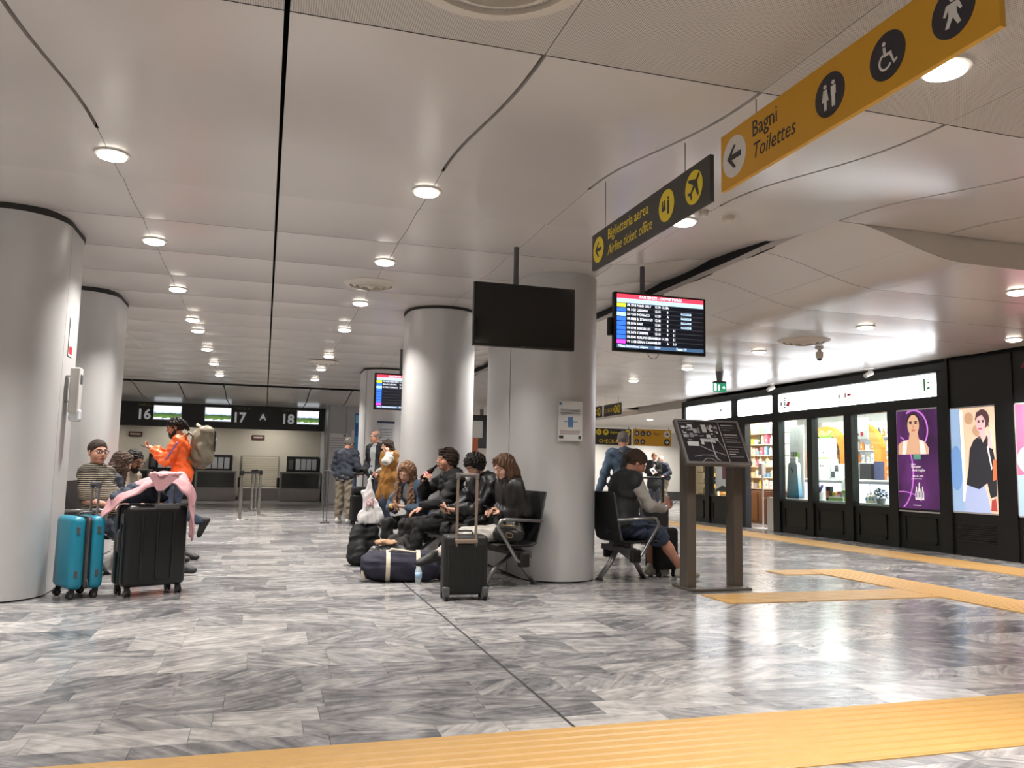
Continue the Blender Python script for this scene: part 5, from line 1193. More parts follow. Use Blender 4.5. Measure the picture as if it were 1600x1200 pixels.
t = thing('hanging_sign', 'long yellow hanging sign pointing to the toilets', 'sign', (SX, 2.75, 2.54))
MB().box(SX-.012, SX+.012, 1.93, 3.60, 2.54, 2.83).build('sign_panel', M_SYEL, t)
picto(t, c(3.475, 2.685), EXs, EYs, EZs, .105, [ARROW], M_PWHT, M_PDRK)
text('lettering', 'Bagni', .115, c(3.32, 2.72), EXs, EYs, M_PDRK, t, sx=.85); text('lettering', 'Toilettes', .11, c(3.32, 2.61), EXs, EYs, M_PDRK, t, shear=.22, sx=.85)
picto(t, c(2.75, 2.68), EXs, EYs, EZs, .093, woman_poly(-.30)+man_poly(.28), M_PDRK, M_PWHT); picto(t, c(2.42, 2.685), EXs, EYs, EZs, .093, WHEEL, M_PDRK, M_PWHT); picto(t, c(2.11, 2.69), EXs, EYs, EZs, .093, BABY, M_PDRK, M_PWHT)
hang(t, 3.30, 2.83, 2.92); hang(t, 2.15, 2.83, 2.91)
# distant signs
def far_sign(label, y0, y1, z0, z1, items, words):
    X = 7.95; t = thing('hanging_sign', label, 'sign', (X, (y0+y1)/2, z0)); MB().box(X-.015, X+.015, y0, y1, z0, z1).build('sign_panel', M_SBLK, t)
    h = (z1-z0)
    for y in items: picto(t, (X-.016, y, (z0+z1)/2), EXs, EYs, EZs, h*.36, [ARROW] if False else [PLANE], M_PYEL, M_PDRK)
    for s, y, zz, sz in words: text('lettering', s, sz, (X-.0165, y, zz), EXs, EYs, M_PYEL, t)
    for y in (y0+.15, y1-.15): MB().cyl((X, y, z1), (X, y, 3.0 if y < 21.6 else 3.62), .003, n=5).build('hanging_wire', M_DKALU, t)
far_sign('distant black sign with yellow ticket and aircraft pictograms over the passage', 18.75, 19.75, 2.46, 2.74, [19.60, 19.35, 18.9], [('Biglietteria', 19.2, 2.62, .08), ('Ticket office', 19.2, 2.53, .08)])
far_sign('distant black check-in sign hanging over the passage', 17.6, 18.6, 2.46, 2.74, [17.9, 17.72], [('CHECK-IN', 18.5, 2.55, .13)])
def wall_sign(label, x0, x1, z0, z1, m, rows):
    Y = 28.0; t = thing('direction_sign', label, 'sign', ((x0+x1)/2, Y, z0)); MB().box(x0, x1, Y-.02, Y+.02, z0, z1).build('sign_panel', m, t)
    for kind, x, z, r, a, b in rows:
        if kind == 't': text('lettering', a, r, (x, Y-.022, z), X1, Z1, b, t)
        else: picto(t, (x, Y-.021, z), X1, Z1, (0, -1, 0), r, a, b[0], b[1], kind == 'f')
    for x in (x0+.1, x1-.1): MB().cyl((x, Y, z1), (x, Y, 2.8 if x > 10.4 else 3.2), .012, n=6).build('hanger', M_DKALU, t)
    return t
wall_sign('far black check-in direction sign with yellow pictograms on the passage wall', 11.2, 13.05, 2.12, 2.72, M_SBLK, [('p', 11.75, 2.58, .11, TICKET, (M_PYEL, M_PDRK)), ('p', 12.02, 2.58, .11, [PLANE], (M_PYEL, M_PDRK)), ('t', 12.2, 2.54, .12, 'Biglietteria', M_PYEL), ('t', 11.75, 2.19, .19, 'CHECK-IN', M_PYEL), ('p', 12.85, 2.25, .11, [ARROW], (M_PYEL, M_PDRK)), ('p', 12.9, 2.58, .11, [ARROW], (M_PYEL, M_PDRK))])
wall_sign('far yellow direction sign with toilet pictograms and two arrows', 13.13, 14.7, 2.12, 2.74, M_SYEL, [('p', 13.28, 2.58, .10, woman_poly(-.3)+man_poly(.28), (M_PDRK, M_PWHT)), ('p', 13.52, 2.58, .10, WHEEL, (M_PDRK, M_PWHT)), ('p', 13.76, 2.58, .10, BABY, (M_PDRK, M_PWHT)), ('p', 13.28, 2.27, .10, WHEEL, (M_PDRK, M_PWHT)), ('p', 13.52, 2.27, .10, BABY, (M_PDRK, M_PWHT)), ('t', 13.98, 2.54, .12, 'Bagni', M_PDRK), ('f', 14.52, 2.57, .13, [ARROW], (M_PWHT, M_PDRK)), ('f', 14.52, 2.27, .13, [ARROW], (M_PDRK, M_PWHT))])

# ------------------------------------------------------------------ screens on ceiling poles
M_BEZ = mat('screen_bezel', (16, 16, 17), .35); M_OFF = mat('dark_screen', (14, 13, 12), .12, 0, .5)
def hung_tv(label, x0, x1, z0, z1, y, pole_x, ztop, off):
    t = thing('departure_screen', label, 'screen', ((x0+x1)/2, y, z0))
    MB().rbox(x0, x1, y, y+.055, z0, z1, .006, 2).build('housing', M_BEZ, t)
    if off: MB().box(x0+.015, x1-.015, y-.002, y, z0+.022, z1-.015).build('display', M_OFF, t)
    MB().cyl((pole_x, y+.09, (z0+z1)/2), (pole_x, y+.09, ztop), .024, n=14).build('ceiling_pole', M_DKALU, t)
    MB().box(pole_x-.12, pole_x+.12, y+.055, y+.085, (z0+z1)/2-.1, (z0+z1)/2+.1).build('bracket', M_PLBLK, t)
    return t
t = hung_tv('switched-off black screen hanging on a ceiling pole before the column', 1.725, 2.69, 2.205, 2.785, 7.0, 2.14, 3.16, True)
MB().bbox((2.2, 7.0, 2.215), (.05, .004, .008)).build('maker_mark', M_DKALU, t)
t = hung_tv('lit departures board on a ceiling pole showing a red header and flight rows', 3.215, 4.225, 2.285, 2.875, 7.3, 3.56, 3.17, False)
def em(name, rgb, s=1.0): return glow(name, rgb, s)
E_RED = em('screen_red', (226, 60, 84), 1.6); E_LB = em('screen_light_blue', (178, 208, 232), 1.5); E_DK = mat('screen_dark_row', (10, 13, 22), .3, emit=(14, 18, 30), strength=.8); E_DK2 = mat('screen_grey_row', (60, 62, 68), .3, emit=(62, 66, 74), strength=.7); E_WH = em('screen_white', (235, 240, 248), 1.9); E_BL = em('screen_blue', (52, 110, 226), 1.6); E_YG = em('screen_lime', (196, 222, 60), 1.6); E_PK = em('screen_magenta', (206, 70, 206), 1.6); E_CY = em('screen_cyan', (168, 222, 246), 1.7)
def board(t, x0, x1, z0, z1, y, rows=9, small=False):
    w, h = x1-x0, z1-z0; B = lambda nm, a, b, c_, d, m, k=0, par=t: MB().box(x0+a*w, x0+b*w, y-.0006*(k+1), y-.0006*k, z0+c_*h, z0+d*h).build(nm, m, par)
    face = B('display', 0, 1, 0, 1, E_DK, 0)
    B('header_band', 0, 1, .92, 1, E_RED, 1, face); B('column_band', 0, 1, .84, .92, E_LB, 1, face)
    text('header_text', 'PARTENZE - DEPARTURES', .042*h/.56, (x0+.5*w, y-.002, z0+.938*h), X1, Z1, E_WH, face, 'CENTER')
    rh = .76/rows; side = [E_YG, E_BL, E_CY, E_BL, E_BL, E_BL, E_BL, E_BL, E_PK]
    data = [('FR 3918 PARIS ORLY', '12.30 12.55', 'A', '', ''), ('FR 1421 LISBONA', '12.15', 'B', '', 'IMBARCATO'), ('LH 9261 MONACO', '12.20', 'A', '', 'IMBARCO'), ('FR 8008 B. STANSTED', '12.40', 'B', '', 'IMBARCO'), ('FR 8196 BARI', '13.05', 'B', '', 'IMBARCO'), ('FR 8748 BRUXELLES', '13.10', 'B', '21', ''), ('FR 5478 TENERIFE', '13.10', 'B', '21', ''), ('FR 8345 BERLINO BRAND.', '14.20 14.35', 'B', '21', ''), ('VY 6108 GRAN CANARIA', '15.00', 'A', '2-3', '')]
    for i in range(rows):
        zt = .84-rh*i
        B('row_line', .10, 1, zt-.014, zt, E_DK2, 1, face); B('airline_block', 0, .10, zt-rh*.97, zt-.01, side[i % 9], 1, face)
        d = data[i % 9]
        if small and i > 2: continue
        s = .036*h/.56
        for a, q in ((.115, d[0]), (.43, d[1]), (.57, d[2]), (.64, d[3])):
            if q: text('flight_text', q, s, (x0+a*w, y-.002, z0+(zt-rh*.72)*h), X1, Z1, E_WH, face, sx=.85)
        if d[4]: B('status_block', .735, .855, zt-rh*.85, zt-.03, E_LB, 1, face); text('status_text', d[4], s*.8, (x0+.74*w, y-.002, z0+(zt-rh*.72)*h), X1, Z1, E_DK, face, sx=.8)
    B('footer_band', 0, 1, 0, .065, em('screen_footer', (70, 104, 140), 1.0), 1, face)
    for a, q in ((.02, 'Milano International Airport'), (.43, '12:17'), (.68, 'Pagina 1/2')): text('footer_text', q, .034*h/.56, (x0+a*w, y-.002, z0+.018*h), X1, Z1, E_WH, face, sx=.85)
board(t, 3.243, 4.197, 2.318, 2.855, 7.2985)
MB().rbox(3.17, 3.214, 7.33, 7.38, 2.44, 2.62, .012).build('side_speaker', M_PLBLK, t)
MB().tube([(3.66+.06*math.cos(a), 7.34, 2.285+.05*math.sin(a)) for a in [R_(180+i*20) for i in range(10)]], .003, 5).build('cable_loop', M_PLBLK, t)
t = hung_tv('small departures board hanging before the distant column', 1.74, 2.72, 2.09, 2.72, 14.0, 2.2, 3.16, False)
board(t, 1.775, 2.685, 2.12, 2.69, 13.9985, 9, True)

# ------------------------------------------------------------------ notices
M_PAPER = mat('white_paper', (214, 214, 212), .8); M_INK = mat('dark_print', (66, 68, 72), .8); M_BLUEP = mat('blue_print', (90, 130, 176), .7)
def notice(label, o, ex, ez, w, h, deco, name='paper_notice', m=None):
    o, ex, ez = Vector(o), Vector(ex).normalized(), Vector(ez).normalized(); t = thing(name, label, 'notice', tuple(o))
    q = lambda nm, a, b, c_, d, mm, k: MB().prism([(a*w, c_*h), (b*w, c_*h), (b*w, d*h), (a*w, d*h)], o+ez*(.0012*k), ex, Z1, ez, .0012).build(nm, mm, t)
    q('sheet', 0, 1, 0, 1, m or M_PAPER, 0)
    for (a, b, c_, d, mm) in deco: q('print', a, b, c_, d, mm, 1)
    return t
lines = [(.08+.02*(i % 3), .92-.03*(i % 2), .80-.028*i-.012, .80-.028*i, M_INK) for i in range(6)]+[(.08, .92-.05*(i % 2), .26-.028*i-.010, .26-.028*i, mat('maroon_print', (120, 70, 70), .8)) for i in range(4)]
# on the column: follows the round surface closely
cx_, cy_, rr_ = 2.96, 8.18, .40
a0 = math.atan2(7.80-8.18, 2.92-2.96); p0 = Vector((cx_+(rr_+.004)*math.cos(a0), cy_+(rr_+.004)*math.sin(a0), 0)); exn = Vector((-math.sin(a0), math.cos(a0), 0))
notice('white travel notice with blue picture taped to the round column', p0-exn*.115+Vector((0, 0, 1.41))+Vector((.012, -.03, 0)), exn, Vector((math.cos(a0), math.sin(a0), 0)), .25, .40, lines+[(.40, .62, .34, .60, M_BLUEP), (.22, .80, .47, .49, M_BLUEP), (.04, .22, .05, .13, M_INK), (.84, .95, .05, .13, M_INK), (.04, .14, .90, .97, M_BLUEP)])
AX = -1.678
notice('white notice with red print above the dispenser on the broad column', (AX+.004, 8.02, 2.02), (0, -1, 0), (1, 0, 0), .16, .34, [(.1, .9, .05, .25, mat('red_print', (190, 40, 50), .5)), (.3, .7, .6, .9, mat('pink_print', (214, 150, 150), .7)), (.15, .85, .45, .5, mat('pink_print', (214, 150, 150), .7))])
t = thing('wall_dispenser', 'silver wall dispenser with a bracket on the broad column', 'dispenser', (AX+.05, 7.93, 1.47))
MB().rbox(AX+.03, AX+.11, 7.86, 8.0, 1.52, 1.92, .012).build('housing', mat('white_metal', (204, 202, 198), .35, .2), t)
MB().rbox(AX+.035, AX+.125, 7.875, 7.985, 1.45, 1.56, .02).build('bottle', mat('clear_gel', (206, 212, 216), .15), t)
for z in (1.62, 1.84): MB().cyl((AX, 7.88, z), (AX+.05, 7.88, z), .008, n=8).build('bracket_arm', M_ALU, t)
MB().box(AX+.11, AX+.113, 7.89, 7.97, 1.78, 1.86).build('window_slot', M_DKALU, t)
tbl = [(.05, .95, .86-.062*i, .86-.062*i+.035, mat('pale_grey_print', (178, 178, 182), .8)) for i in range(13)]+[(.75, .92, .93, .97, M_INK)]
notice('large white printed timetable on the grey wall panels', (1.84, 24.965, .95), X1, (0, -1, 0), .52, 1.15, tbl)
notice('small white notice with a round symbol on the grey wall panels', (2.48, 24.965, 1.95), X1, (0, -1, 0), .26, .26, [(.35, .65, .3, .7, M_INK)])
notice('grey information poster with dark blue header on the distant column', (2.16, 16.735, 1.45), X1, (0, -1, 0), .36, .60, [(0, 1, .93, 1, mat('navy_print', (58, 62, 96), .7)), (.08, .92, .1, .78, mat('grey_print_panel', (176, 180, 184), .7))]+[(.12, .85, .7-.09*i, .72-.09*i, M_INK) for i in range(6)], m=mat('pale_blue_paper', (188, 194, 200), .7))
t = thing('info_totem', 'slim blue information totem with green foot panel by the distant column', 'totem', (2.36, 21.6, 0))
MB().box(2.22, 2.52, 21.55, 21.65, 0, 2.5).build('body', mat('totem_blue', (40, 92, 150), .4), t)
MB().box(2.23, 2.51, 21.545, 21.55, 2.25, 2.45).build('top_banner', mat('totem_sky', (120, 180, 220), .4), t); MB().box(2.23, 2.51, 21.545, 21.55, 1.5, 1.9).build('mid_panel', mat('totem_bright', (60, 140, 200), .4), t); MB().prism(disc(20, .13), (2.37, 21.55, 1.0), X1, Z1, (0, -1, 0), .006).build('green_emblem', mat('totem_green', (140, 180, 40), .4), t)
t = thing('orange_pillar_sign', 'narrow orange pillar sign seen between the two grey columns', 'sign', (5.0, 20, 0)); MB().box(4.93, 5.10, 19.9, 20.1, 0, 2.25).build('post', mat('orange_brown_panel', (196, 104, 62), .5), t); MB().box(4.95, 5.2, 19.86, 19.9, 1.9, 2.32).build('white_card', M_PAPER, t)
t = thing('dark_hanging_panel', 'dark overhead panel beyond the gap between the columns', 'sign', (6.3, 24, 2.0)); MB().box(5.7, 7.4, 23.95, 24.1, 1.75, 2.75).build('panel', M_BEZ, t); MB().box(6.2, 6.3, 24.0, 24.05, 2.75, 3.62).build('hanger', M_DKALU, t)

# ------------------------------------------------------------------ check-in area
M_FASC = mat('black_fascia', (20, 22, 23), .35)
fas = struct('wall_fascia', MB().box(-8, 1.76, 26.5, 26.75, 2.215, 2.94), M_FASC, 'black check-in fascia')
W_NUM = mat('white_lettering', (206, 208, 206), .5, emit=(206, 208, 206), strength=.25); Y_NUM = mat('olive_lettering', (120, 118, 60), .5)
def fascia_group(nm, x, sx0, right):
    text('counter_number', nm, .42, (x, 26.497, 2.42), X1, Z1, W_NUM, fas, bold=.012, sx=.95); text('check_in_caption', 'CHECK-IN', .115, (x+.02, 26.497, 2.80), X1, Z1, Y_NUM, fas)
fascia_group('16', -3.70, 0, 0); fascia_group('17', -1.0, 0, 0); fascia_group('18', .44, 0, 0)
for x in (-4.34, -.10):
    MB().prism(disc(24, .15), (x, 26.5, 2.60), X1, Z1, (0, -1, 0), .004).build('letter_disc', mat('grey_disc', (52, 54, 56), .5), fas); text('zone_letter', 'A', .26, (x, 26.494, 2.51), X1, Z1, W_NUM, fas, 'CENTER', bold=.008)
def landscape():
    m = bpy.data.materials.new('landscape_slide'); m.use_nodes = True; nt = m.node_tree; N = nt.nodes.new; L = nt.links.new
    tc = N('ShaderNodeTexCoord'); sp = N('ShaderNodeSeparateXYZ'); L(tc.outputs['Generated'], sp.inputs[0]); ns = N('ShaderNodeTexNoise'); ns.inputs['Scale'].default_value = 5; L(tc.outputs['Generated'], ns.inputs[0])
    ad = N('ShaderNodeMath'); ad.operation = 'MULTIPLY_ADD'; ad.inputs[1].default_value = .35; ad.inputs[2].default_value = -.17; L(ns.outputs[0], ad.inputs[0]); sm = N('ShaderNodeMath'); L(ad.outputs[0], sm.inputs[0]); L(sp.outputs[2], sm.inputs[1])
    r = N('ShaderNodeValToRGB'); e = r.color_ramp.elements; e[0].position = .12; e[0].color = lin((220, 228, 240))+(1,); e[1].position = .95; e[1].color = lin((236, 240, 246))+(1,)
    for p_, c_ in ((.16, (96, 128, 60)), (.34, (70, 100, 52)), (.44, (58, 74, 60)), (.52, (170, 190, 210)), (.62, (226, 232, 240))): q = e.new(p_); q.color = lin(c_)+(1,)
    L(sm.outputs[0], r.inputs[0]); b = nt.nodes['Principled BSDF']; L(r.outputs[0], b.inputs['Emission Color']); b.inputs['Emission Strength'].default_value = 1.5; b.inputs['Base Color'].default_value = (.02, .02, .02, 1); return m
LAND = landscape()
for nm, x0, x1, lab in (('16', -3.22, -2.46, 'beside the number sixteen'), ('17', -1.78, -1.04, 'beside the number seventeen'), ('18', .93, 1.58, 'beside the number eighteen')):
    t = thing('counter_monitor', 'lit monitor with a green landscape on the black fascia '+lab, 'screen', ((x0+x1)/2, 26.5, 2.42), 0, 'lit monitors on the check-in fascia')
    MB().rbox(x0-.02, x1+.02, 26.455, 26.498, 2.40, 2.85, .008).build('frame', mat('pale_screen_frame', (200, 204, 208), .4), t); MB().box(x0, x1, 26.452, 26.455, 2.425, 2.83).build('display', LAND, t)
M_DESKG = mat('dark_green_glass', (22, 32, 30), .12, 0, .6); M_DESK = mat('grey_desk_metal', (134, 134, 132), .4, .3); M_STEEL = mat('steel_kick_panel', (150, 148, 146), .3, .6)
def desk(label, x0, x1, mon):
    t = thing('check_in_desk', label, 'check-in desk', ((x0+x1)/2, 27.0, 0), 0, 'check-in desks along the wall')
    MB().box(x0, x1, 26.85, 27.5, 0, .88).build('body', M_DESK, t); MB().box(x0+.05, x1-.05, 26.84, 26.85, .42, .86).build('glass_front', M_DESKG, t); MB().box(x0+.02, x1-.02, 26.835, 26.85, .02, .40).build('kick_panel', M_STEEL, t); MB().rbox(x0-.03, x1+.03, 26.78, 27.55, .88, .92, .008).build('worktop', M_DESK, t)
    for x in (x0+.0, x1-.0): MB().box(x-.025, x+.025, 26.80, 26.86, 0, .90).build('edge_post', M_ALU, t)
    return t
desk('check-in desk with dark glass front behind the walking man in orange', -1.97, -.82, 1); desk('check-in desk with dark glass front below the number eighteen', .52, 1.72, 1); desk('check-in desk partly hidden by the walking man and the coats', -4.5, -3.3, 1)
def backunit(label, x0, x1):
    t = thing('counter_cabinet', label, 'cabinet', ((x0+x1)/2, 27.9, .88), 0, 'equipment cabinets behind the desks')
    MB().box(x0, x1, 27.9, 28.38, 0.0, 1.42).build('frame', M_FASC, t)
    for i in range(4):
        a = x0+.28+(x1-x0-.33)*i/4; MB().box(a, a+(x1-x0-.33)/4-.03, 27.88, 27.9, .98, 1.34).build('panel', mat('pale_panel', (168, 170, 172), .5), t)
    MB().rbox(x0+.06, x0+.2, 27.86, 27.9, 1.0, 1.3, .01).build('card_printer', M_DKALU, t); return t
backunit('equipment cabinet with pale panels behind the hidden desk', -3.45, -2.2); backunit('equipment cabinet with pale panels left of the seventeen shutter', -2.05, -.98); backunit('equipment cabinet with pale panels below number eighteen', .72, 1.74)
M_SLAT = mat('cream_shutter_slat', (206, 198, 178), .5)
def shutter(label, x0, x1):
    t = thing('roller_shutter', label, 'shutter', ((x0+x1)/2, 28.3, .4), 0, 'baggage belt shutters'); n = 13
    MB().box(x0-.04, x1+.04, 28.36, 28.39, .38, 1.42).build('frame', mat('shutter_frame', (150, 146, 138), .5), t)
    for i in range(n): z = .42+i*.075; MB().bbox(((x0+x1)/2, 28.345, z+.036), (x1-x0, .018, .066), rx=R_(8)).build('slat', M_SLAT, t)
    MB().box(x0-.05, x1+.05, 27.4, 28.3, .0, .36).build('belt_base', M_STEEL, t); MB().rbox(x0, x1, 27.3, 28.3, .36, .40, .01).build('belt', mat('pale_belt', (176, 172, 164), .5), t)
    for x in (x0-.03, x1+.03): MB().rbox(x-.06, x+.06, 27.6, 27.75, .40, .72, .02).build('guide_post', M_PLBLK, t)
    return t
shutter('cream roller shutter over the baggage belt below the letter A', -.68, .45); shutter('cream roller shutter seen past the bearded man', -5.6, -4.6)
for x, lab in ((-3.95, 'below the number sixteen'), (-.22, 'above the cream roller shutter')):
    t = thing('wall_plaque', 'small dark red and cream plaque on the wall '+lab, 'plaque', (x, 28.39, 1.98), 0, 'small wall plaques'); MB().box(x-.20, x+.20, 28.36, 28.4, 1.95, 2.10).build('plate', mat('dark_red_plaque', (70, 34, 34), .5), t); MB().box(x-.15, x+.15, 28.355, 28.36, 2.0, 2.05).build('text_band', mat('cream_print', (186, 172, 156), .6), t)
M_POST = mat('polished_stanchion_steel', (168, 164, 160), .22, .9)
def stanchion(label, x, y):
    t = thing('stanchion', label, 'stanchion', (x, y, 0), 0, 'queue barrier posts')
    MB().lathe([(.17, 0), (.17, .012), (.05, .03), (.03, .034)], (x, y, 0), 20).build('base', M_POST, t, True); MB().cyl((x, y, .03), (x, y, .92), .033, n=16).build('pole', M_POST, t, True, angle=40); MB().lathe([(.042, .90), (.042, .99), (.03, 1.0)], (x, y, 0), 16).build('belt_head', M_PLBLK, t, True, angle=40)
for (x, y, lab) in ((-.42, 17.7, 'alone in front'), (-.06, 19.3, 'beside the front one'), (-.24, 20.9, 'behind the front pair'), (-.17, 22.4, 'at the rear of the barrier')): stanchion('steel queue barrier post '+lab, x, y)
t = thing('queue_belt', 'short black belt strung between the queue barrier posts', 'barrier belt', (-.24, 18.5, .93)); MB().add([(-.42, 17.73, .925), (-.06, 19.27, .925), (-.06, 19.27, .975), (-.42, 17.73, .975), (-.416, 17.73, .925), (-.056, 19.27, .925), (-.056, 19.27, .975), (-.416, 17.73, .975)], [(0, 1, 2, 3), (7, 6, 5, 4), (0, 4, 5, 1), (3, 2, 6, 7)]).build('webbing', M_PLBLK, t)
# ------------------------------------------------------------------ ceiling fittings
M_DIFF = mat('cream_diffuser', (196, 188, 176), .5)
def diffuser(label, x, y, r):
    z = ceil_z(x, y)+.006; t = thing('air_diffuser', label, 'air diffuser', (x, y, z), 0, 'round ceiling air diffusers')
    for i, (a, b, h) in enumerate(((1, .82, .03), (.76, .60, .045), (.54, .38, .06), (.32, .02, .07))):
        MB().lathe([(r*a, 0), (r*a, -.008), (r*b, -h), (r*b*.96, -h), (r*b*.98, 0)], (x, y, z), 32).build('ring', M_DIFF, t, True, angle=40)
diffuser('round air diffuser beside the second downlight toward the columns', 1.05, 9.1, .30); diffuser('round air diffuser among the far downlights', 1.03, 16.4, .30); diffuser('large round air diffuser in the perforated ceiling', .72, 2.66, .38); diffuser('round air diffuser in the low ceiling before the shop sign', 6.9, 9.35, .34)
for x, y, r, lab in ((3.2, 5.55, .035, 'tiny white smoke sensor'), (3.45, 5.6, .05, 'white smoke detector')):
    z = ceil_z(x, y)+.02; t = thing('smoke_detector', lab+' on the ceiling beyond the black sign', 'smoke detector', (x, y, z)); MB().lathe([(r*1.1, 0), (r*1.1, -.02)], (x, y, z), 18).build('base', M_DIFF, t); MB().lathe([(r*.95, -.02), (r*.95, -.055), (r*.7, -.065)], (x, y, z), 18).build('sensor_head', M_DIFF, t)
t = thing('dome_camera', 'pale dome security camera under the low ceiling near the shop', 'camera', (7.45, 9.75, 2.7)); zc = ceil_z(7.45, 9.75)
MB().lathe([(.06, zc), (.05, zc-.02), (.025, zc-.03), (.025, zc-.06), (.05, zc-.07), (.05, zc-.13), (.04, zc-.16)], (7.45, 9.75, 0), 20).build('housing', M_DIFF, t, True, angle=40); MB().ball((7.45, 9.75, zc-.155), .038).build('dome', mat('dark_dome', (40, 36, 34), .1), t, True)
t = thing('exit_sign', 'green emergency exit sign hanging from the low ceiling', 'exit sign', (7.68, 12.8, 2.5)); zc = ceil_z(7.68, 12.8); E_EX = em('exit_green', (30, 130, 90), .9)
MB().box(7.55, 7.81, 12.79, 12.81, zc-.36, zc-.20).build('panel', E_EX, t); MB().prism([(-.10, -.02), (.10, -.02), (.14, -.05), (-.14, -.05), ], (7.68, 12.77, zc-.15), X1, Z1, Y1, .06).build('canopy', M_PLBLK, t); MB().cyl((7.68, 12.8, zc-.17), (7.68, 12.8, zc), .05, .07, 14).build('bracket', M_DKALU, t)
pe = E_WH
for p_, off in ((man_poly(0)[0]+[], -.02), (man_poly(0)[1], -.02)): MB().prism([(x*.085+off, y*.085) for x, y in p_], (7.68, 12.79, zc-.28), X1, Z1, (0, -1, 0), .002).build('running_figure', pe, t)
MB().prism([(-x*.045+.075, y*.045) for x, y in ARROW], (7.68, 12.79, zc-.28), X1, Z1, (0, -1, 0), .002).build('arrow', pe, t); MB().prism([(-.115, -.06), (-.07, -.06), (-.07, .06), (-.115, .06)], (7.68, 12.79, zc-.28), X1, Z1, (0, -1, 0), .002).build('doorway', pe, t)
for x, y, lab in ((9.6, 11.3, 'above the long lit pharmacy sign'), (9.55, 14.0, 'above the middle lit panel')):
    zc = ceil_z(x, y); t = thing('spotlight', 'small white adjustable spotlight '+lab, 'spotlight', (x, y, zc-.2)); MB().cyl((x, y, zc), (x, y, zc-.08), .012, n=8).build('stem', M_WHITE, t); MB().lathe([(.08, zc), (.08, zc-.012)], (x, y, 0), 16).build('ceiling_plate', M_WHITE, t); MB().cyl((x-.08, y, zc-.14), (x+.06, y, zc-.07), .035, .045, 14).build('lamp_head', M_WHITE, t)
# ------------------------------------------------------------------ the pharmacy shopfront
FXs = 9.80
M_GRN = mat('dark_green_black_joinery', (22, 27, 26), .4, 0, .5, noise=.1, nscale=6); M_SIGNW = mat('lit_sign_panel', (250, 252, 255), .4, emit=(246, 250, 255), strength=7.0)
GLASS = glass_mat('shop_glass')
sf = thing('pharmacy_shopfront', 'dark green panelled pharmacy shopfront with lit white sign boxes', 'shopfront', (FXs, 14.0, 0), kind='structure')
def fb(nm, y0, y1, z0, z1, m=M_GRN, x0=FXs, x1=FXs+.12, par=sf): return MB().box(x0, x1, min(y0, y1), max(y0, y1), z0, z1).build(nm, m, par)
fb('top_beam', 9.95, 18.1, 2.73, 2.86); fb('header', 9.95, 18.1, 2.19, 2.36); fb('sign_back', 9.95, 18.1, 2.34, 2.74, M_GRN, FXs+.06, FXs+.14)
for y0, y1 in ((17.98, 18.1), (15.72, 15.30), (14.32, 14.10), (13.22, 13.07), (12.18, 11.99), (11.12, 10.93), (10.07, 9.95), (16.98, 16.80)): fb('post', y0, y1, 0, 2.2, M_GRN, FXs-.02, FXs+.12)
for y0, y1 in ((15.86, 15.62), (14.34, 14.14), (17.95, 18.1), (10.08, 9.95)): fb('sign_divider', y0, y1, 2.34, 2.75)
for y0, y1 in ((17.98, 16.98), (16.80, 15.72), (14.10, 13.22), (13.07, 12.18), (11.99, 11.12), (10.93, 10.07)):
    p = fb('lower_panel', y0, y1, 0, .60, M_GRN, FXs+.02)
    a, b = min(y0, y1)+.10, max(y0, y1)-.10
    for q in ((a, b, .10, .125), (a, b, .475, .50), (a, a+.025, .10, .50), (b-.025, b, .10, .50)): fb('raised_moulding', *q, M_GRN, FXs+.002, FXs+.03, p)
    fb('window_sill', y0, y1, .60, .63, M_GRN, FXs-.01)
for y0, y1 in ((17.98, 16.98), (16.80, 15.72), (14.10, 13.22), (13.07, 12.18), (11.99, 11.12)): MB().box(FXs+.06, FXs+.066, min(y0, y1), max(y0, y1), .63, 2.19).build('window_pane', GLASS, sf)
def rpoly(w, h, r): 
    q = []
    for cx, cy, a in ((w-r, r, -90), (w-r, h-r, 0), (r, h-r, 90), (r, r, 180)): q += [(cx+r*math.cos(R_(a+i*22.5)), cy+r*math.sin(R_(a+i*22.5))) for i in range(5)]
    return q
GRNC = mat('green_cross_print', (60, 150, 90), .5); REDC = mat('red_mark_print', (196, 50, 60), .5)
for y0, y1, lab in ((17.88, 15.88, 'blank lit white sign box over the yellow lit window'), (15.60, 14.36, 'short lit white sign box over the shop doorway'), (14.12, 10.09, 'long lit white pharmacy sign box over the display windows')):
    t = thing('sign_box', lab, 'lit sign', (FXs, (y0+y1)/2, 2.36), 0, 'lit white sign boxes on the shopfront')
    MB().prism(rpoly(y0-y1, .35, .03), (FXs+.05, y0, 2.365), (0, -1, 0), Z1, (-1, 0, 0), .045).build('lit_panel', M_SIGNW, t)
    D = lambda nm, a, z, w, h, m: MB().box(FXs+.0, FXs+.005, y0-a-w, y0-a, 2.365+z, 2.365+z+h).build(nm, m, t)
    if y0-y1 > 3:
        D('dark_mark', .06, .12, .05, .08, M_INK)
        for i in range(5): D('small_letter', .17, .07+.045*i, .06, .03, M_INK)
        D('red_mark', .25, .10, .10, .05, REDC); D('red_mark', .28, .15, .10, .04, REDC); D('grey_letter', 1.78, .13, .05, .08, mat('faint_print', (170, 170, 176), .5)); D('red_letter', 1.95, .13, .04, .09, REDC); D('red_letter', 2.02, .16, .10, .04, REDC); D('green_mark', 3.78, .09, .035, .20, GRNC); D('green_mark', 3.85, .12, .06, .03, GRNC); D('green_mark', 3.85, .20, .06, .03, GRNC)
    elif y0-y1 > 1.5: D('small_letter', 1.55, .16, .07, .04, M_INK)
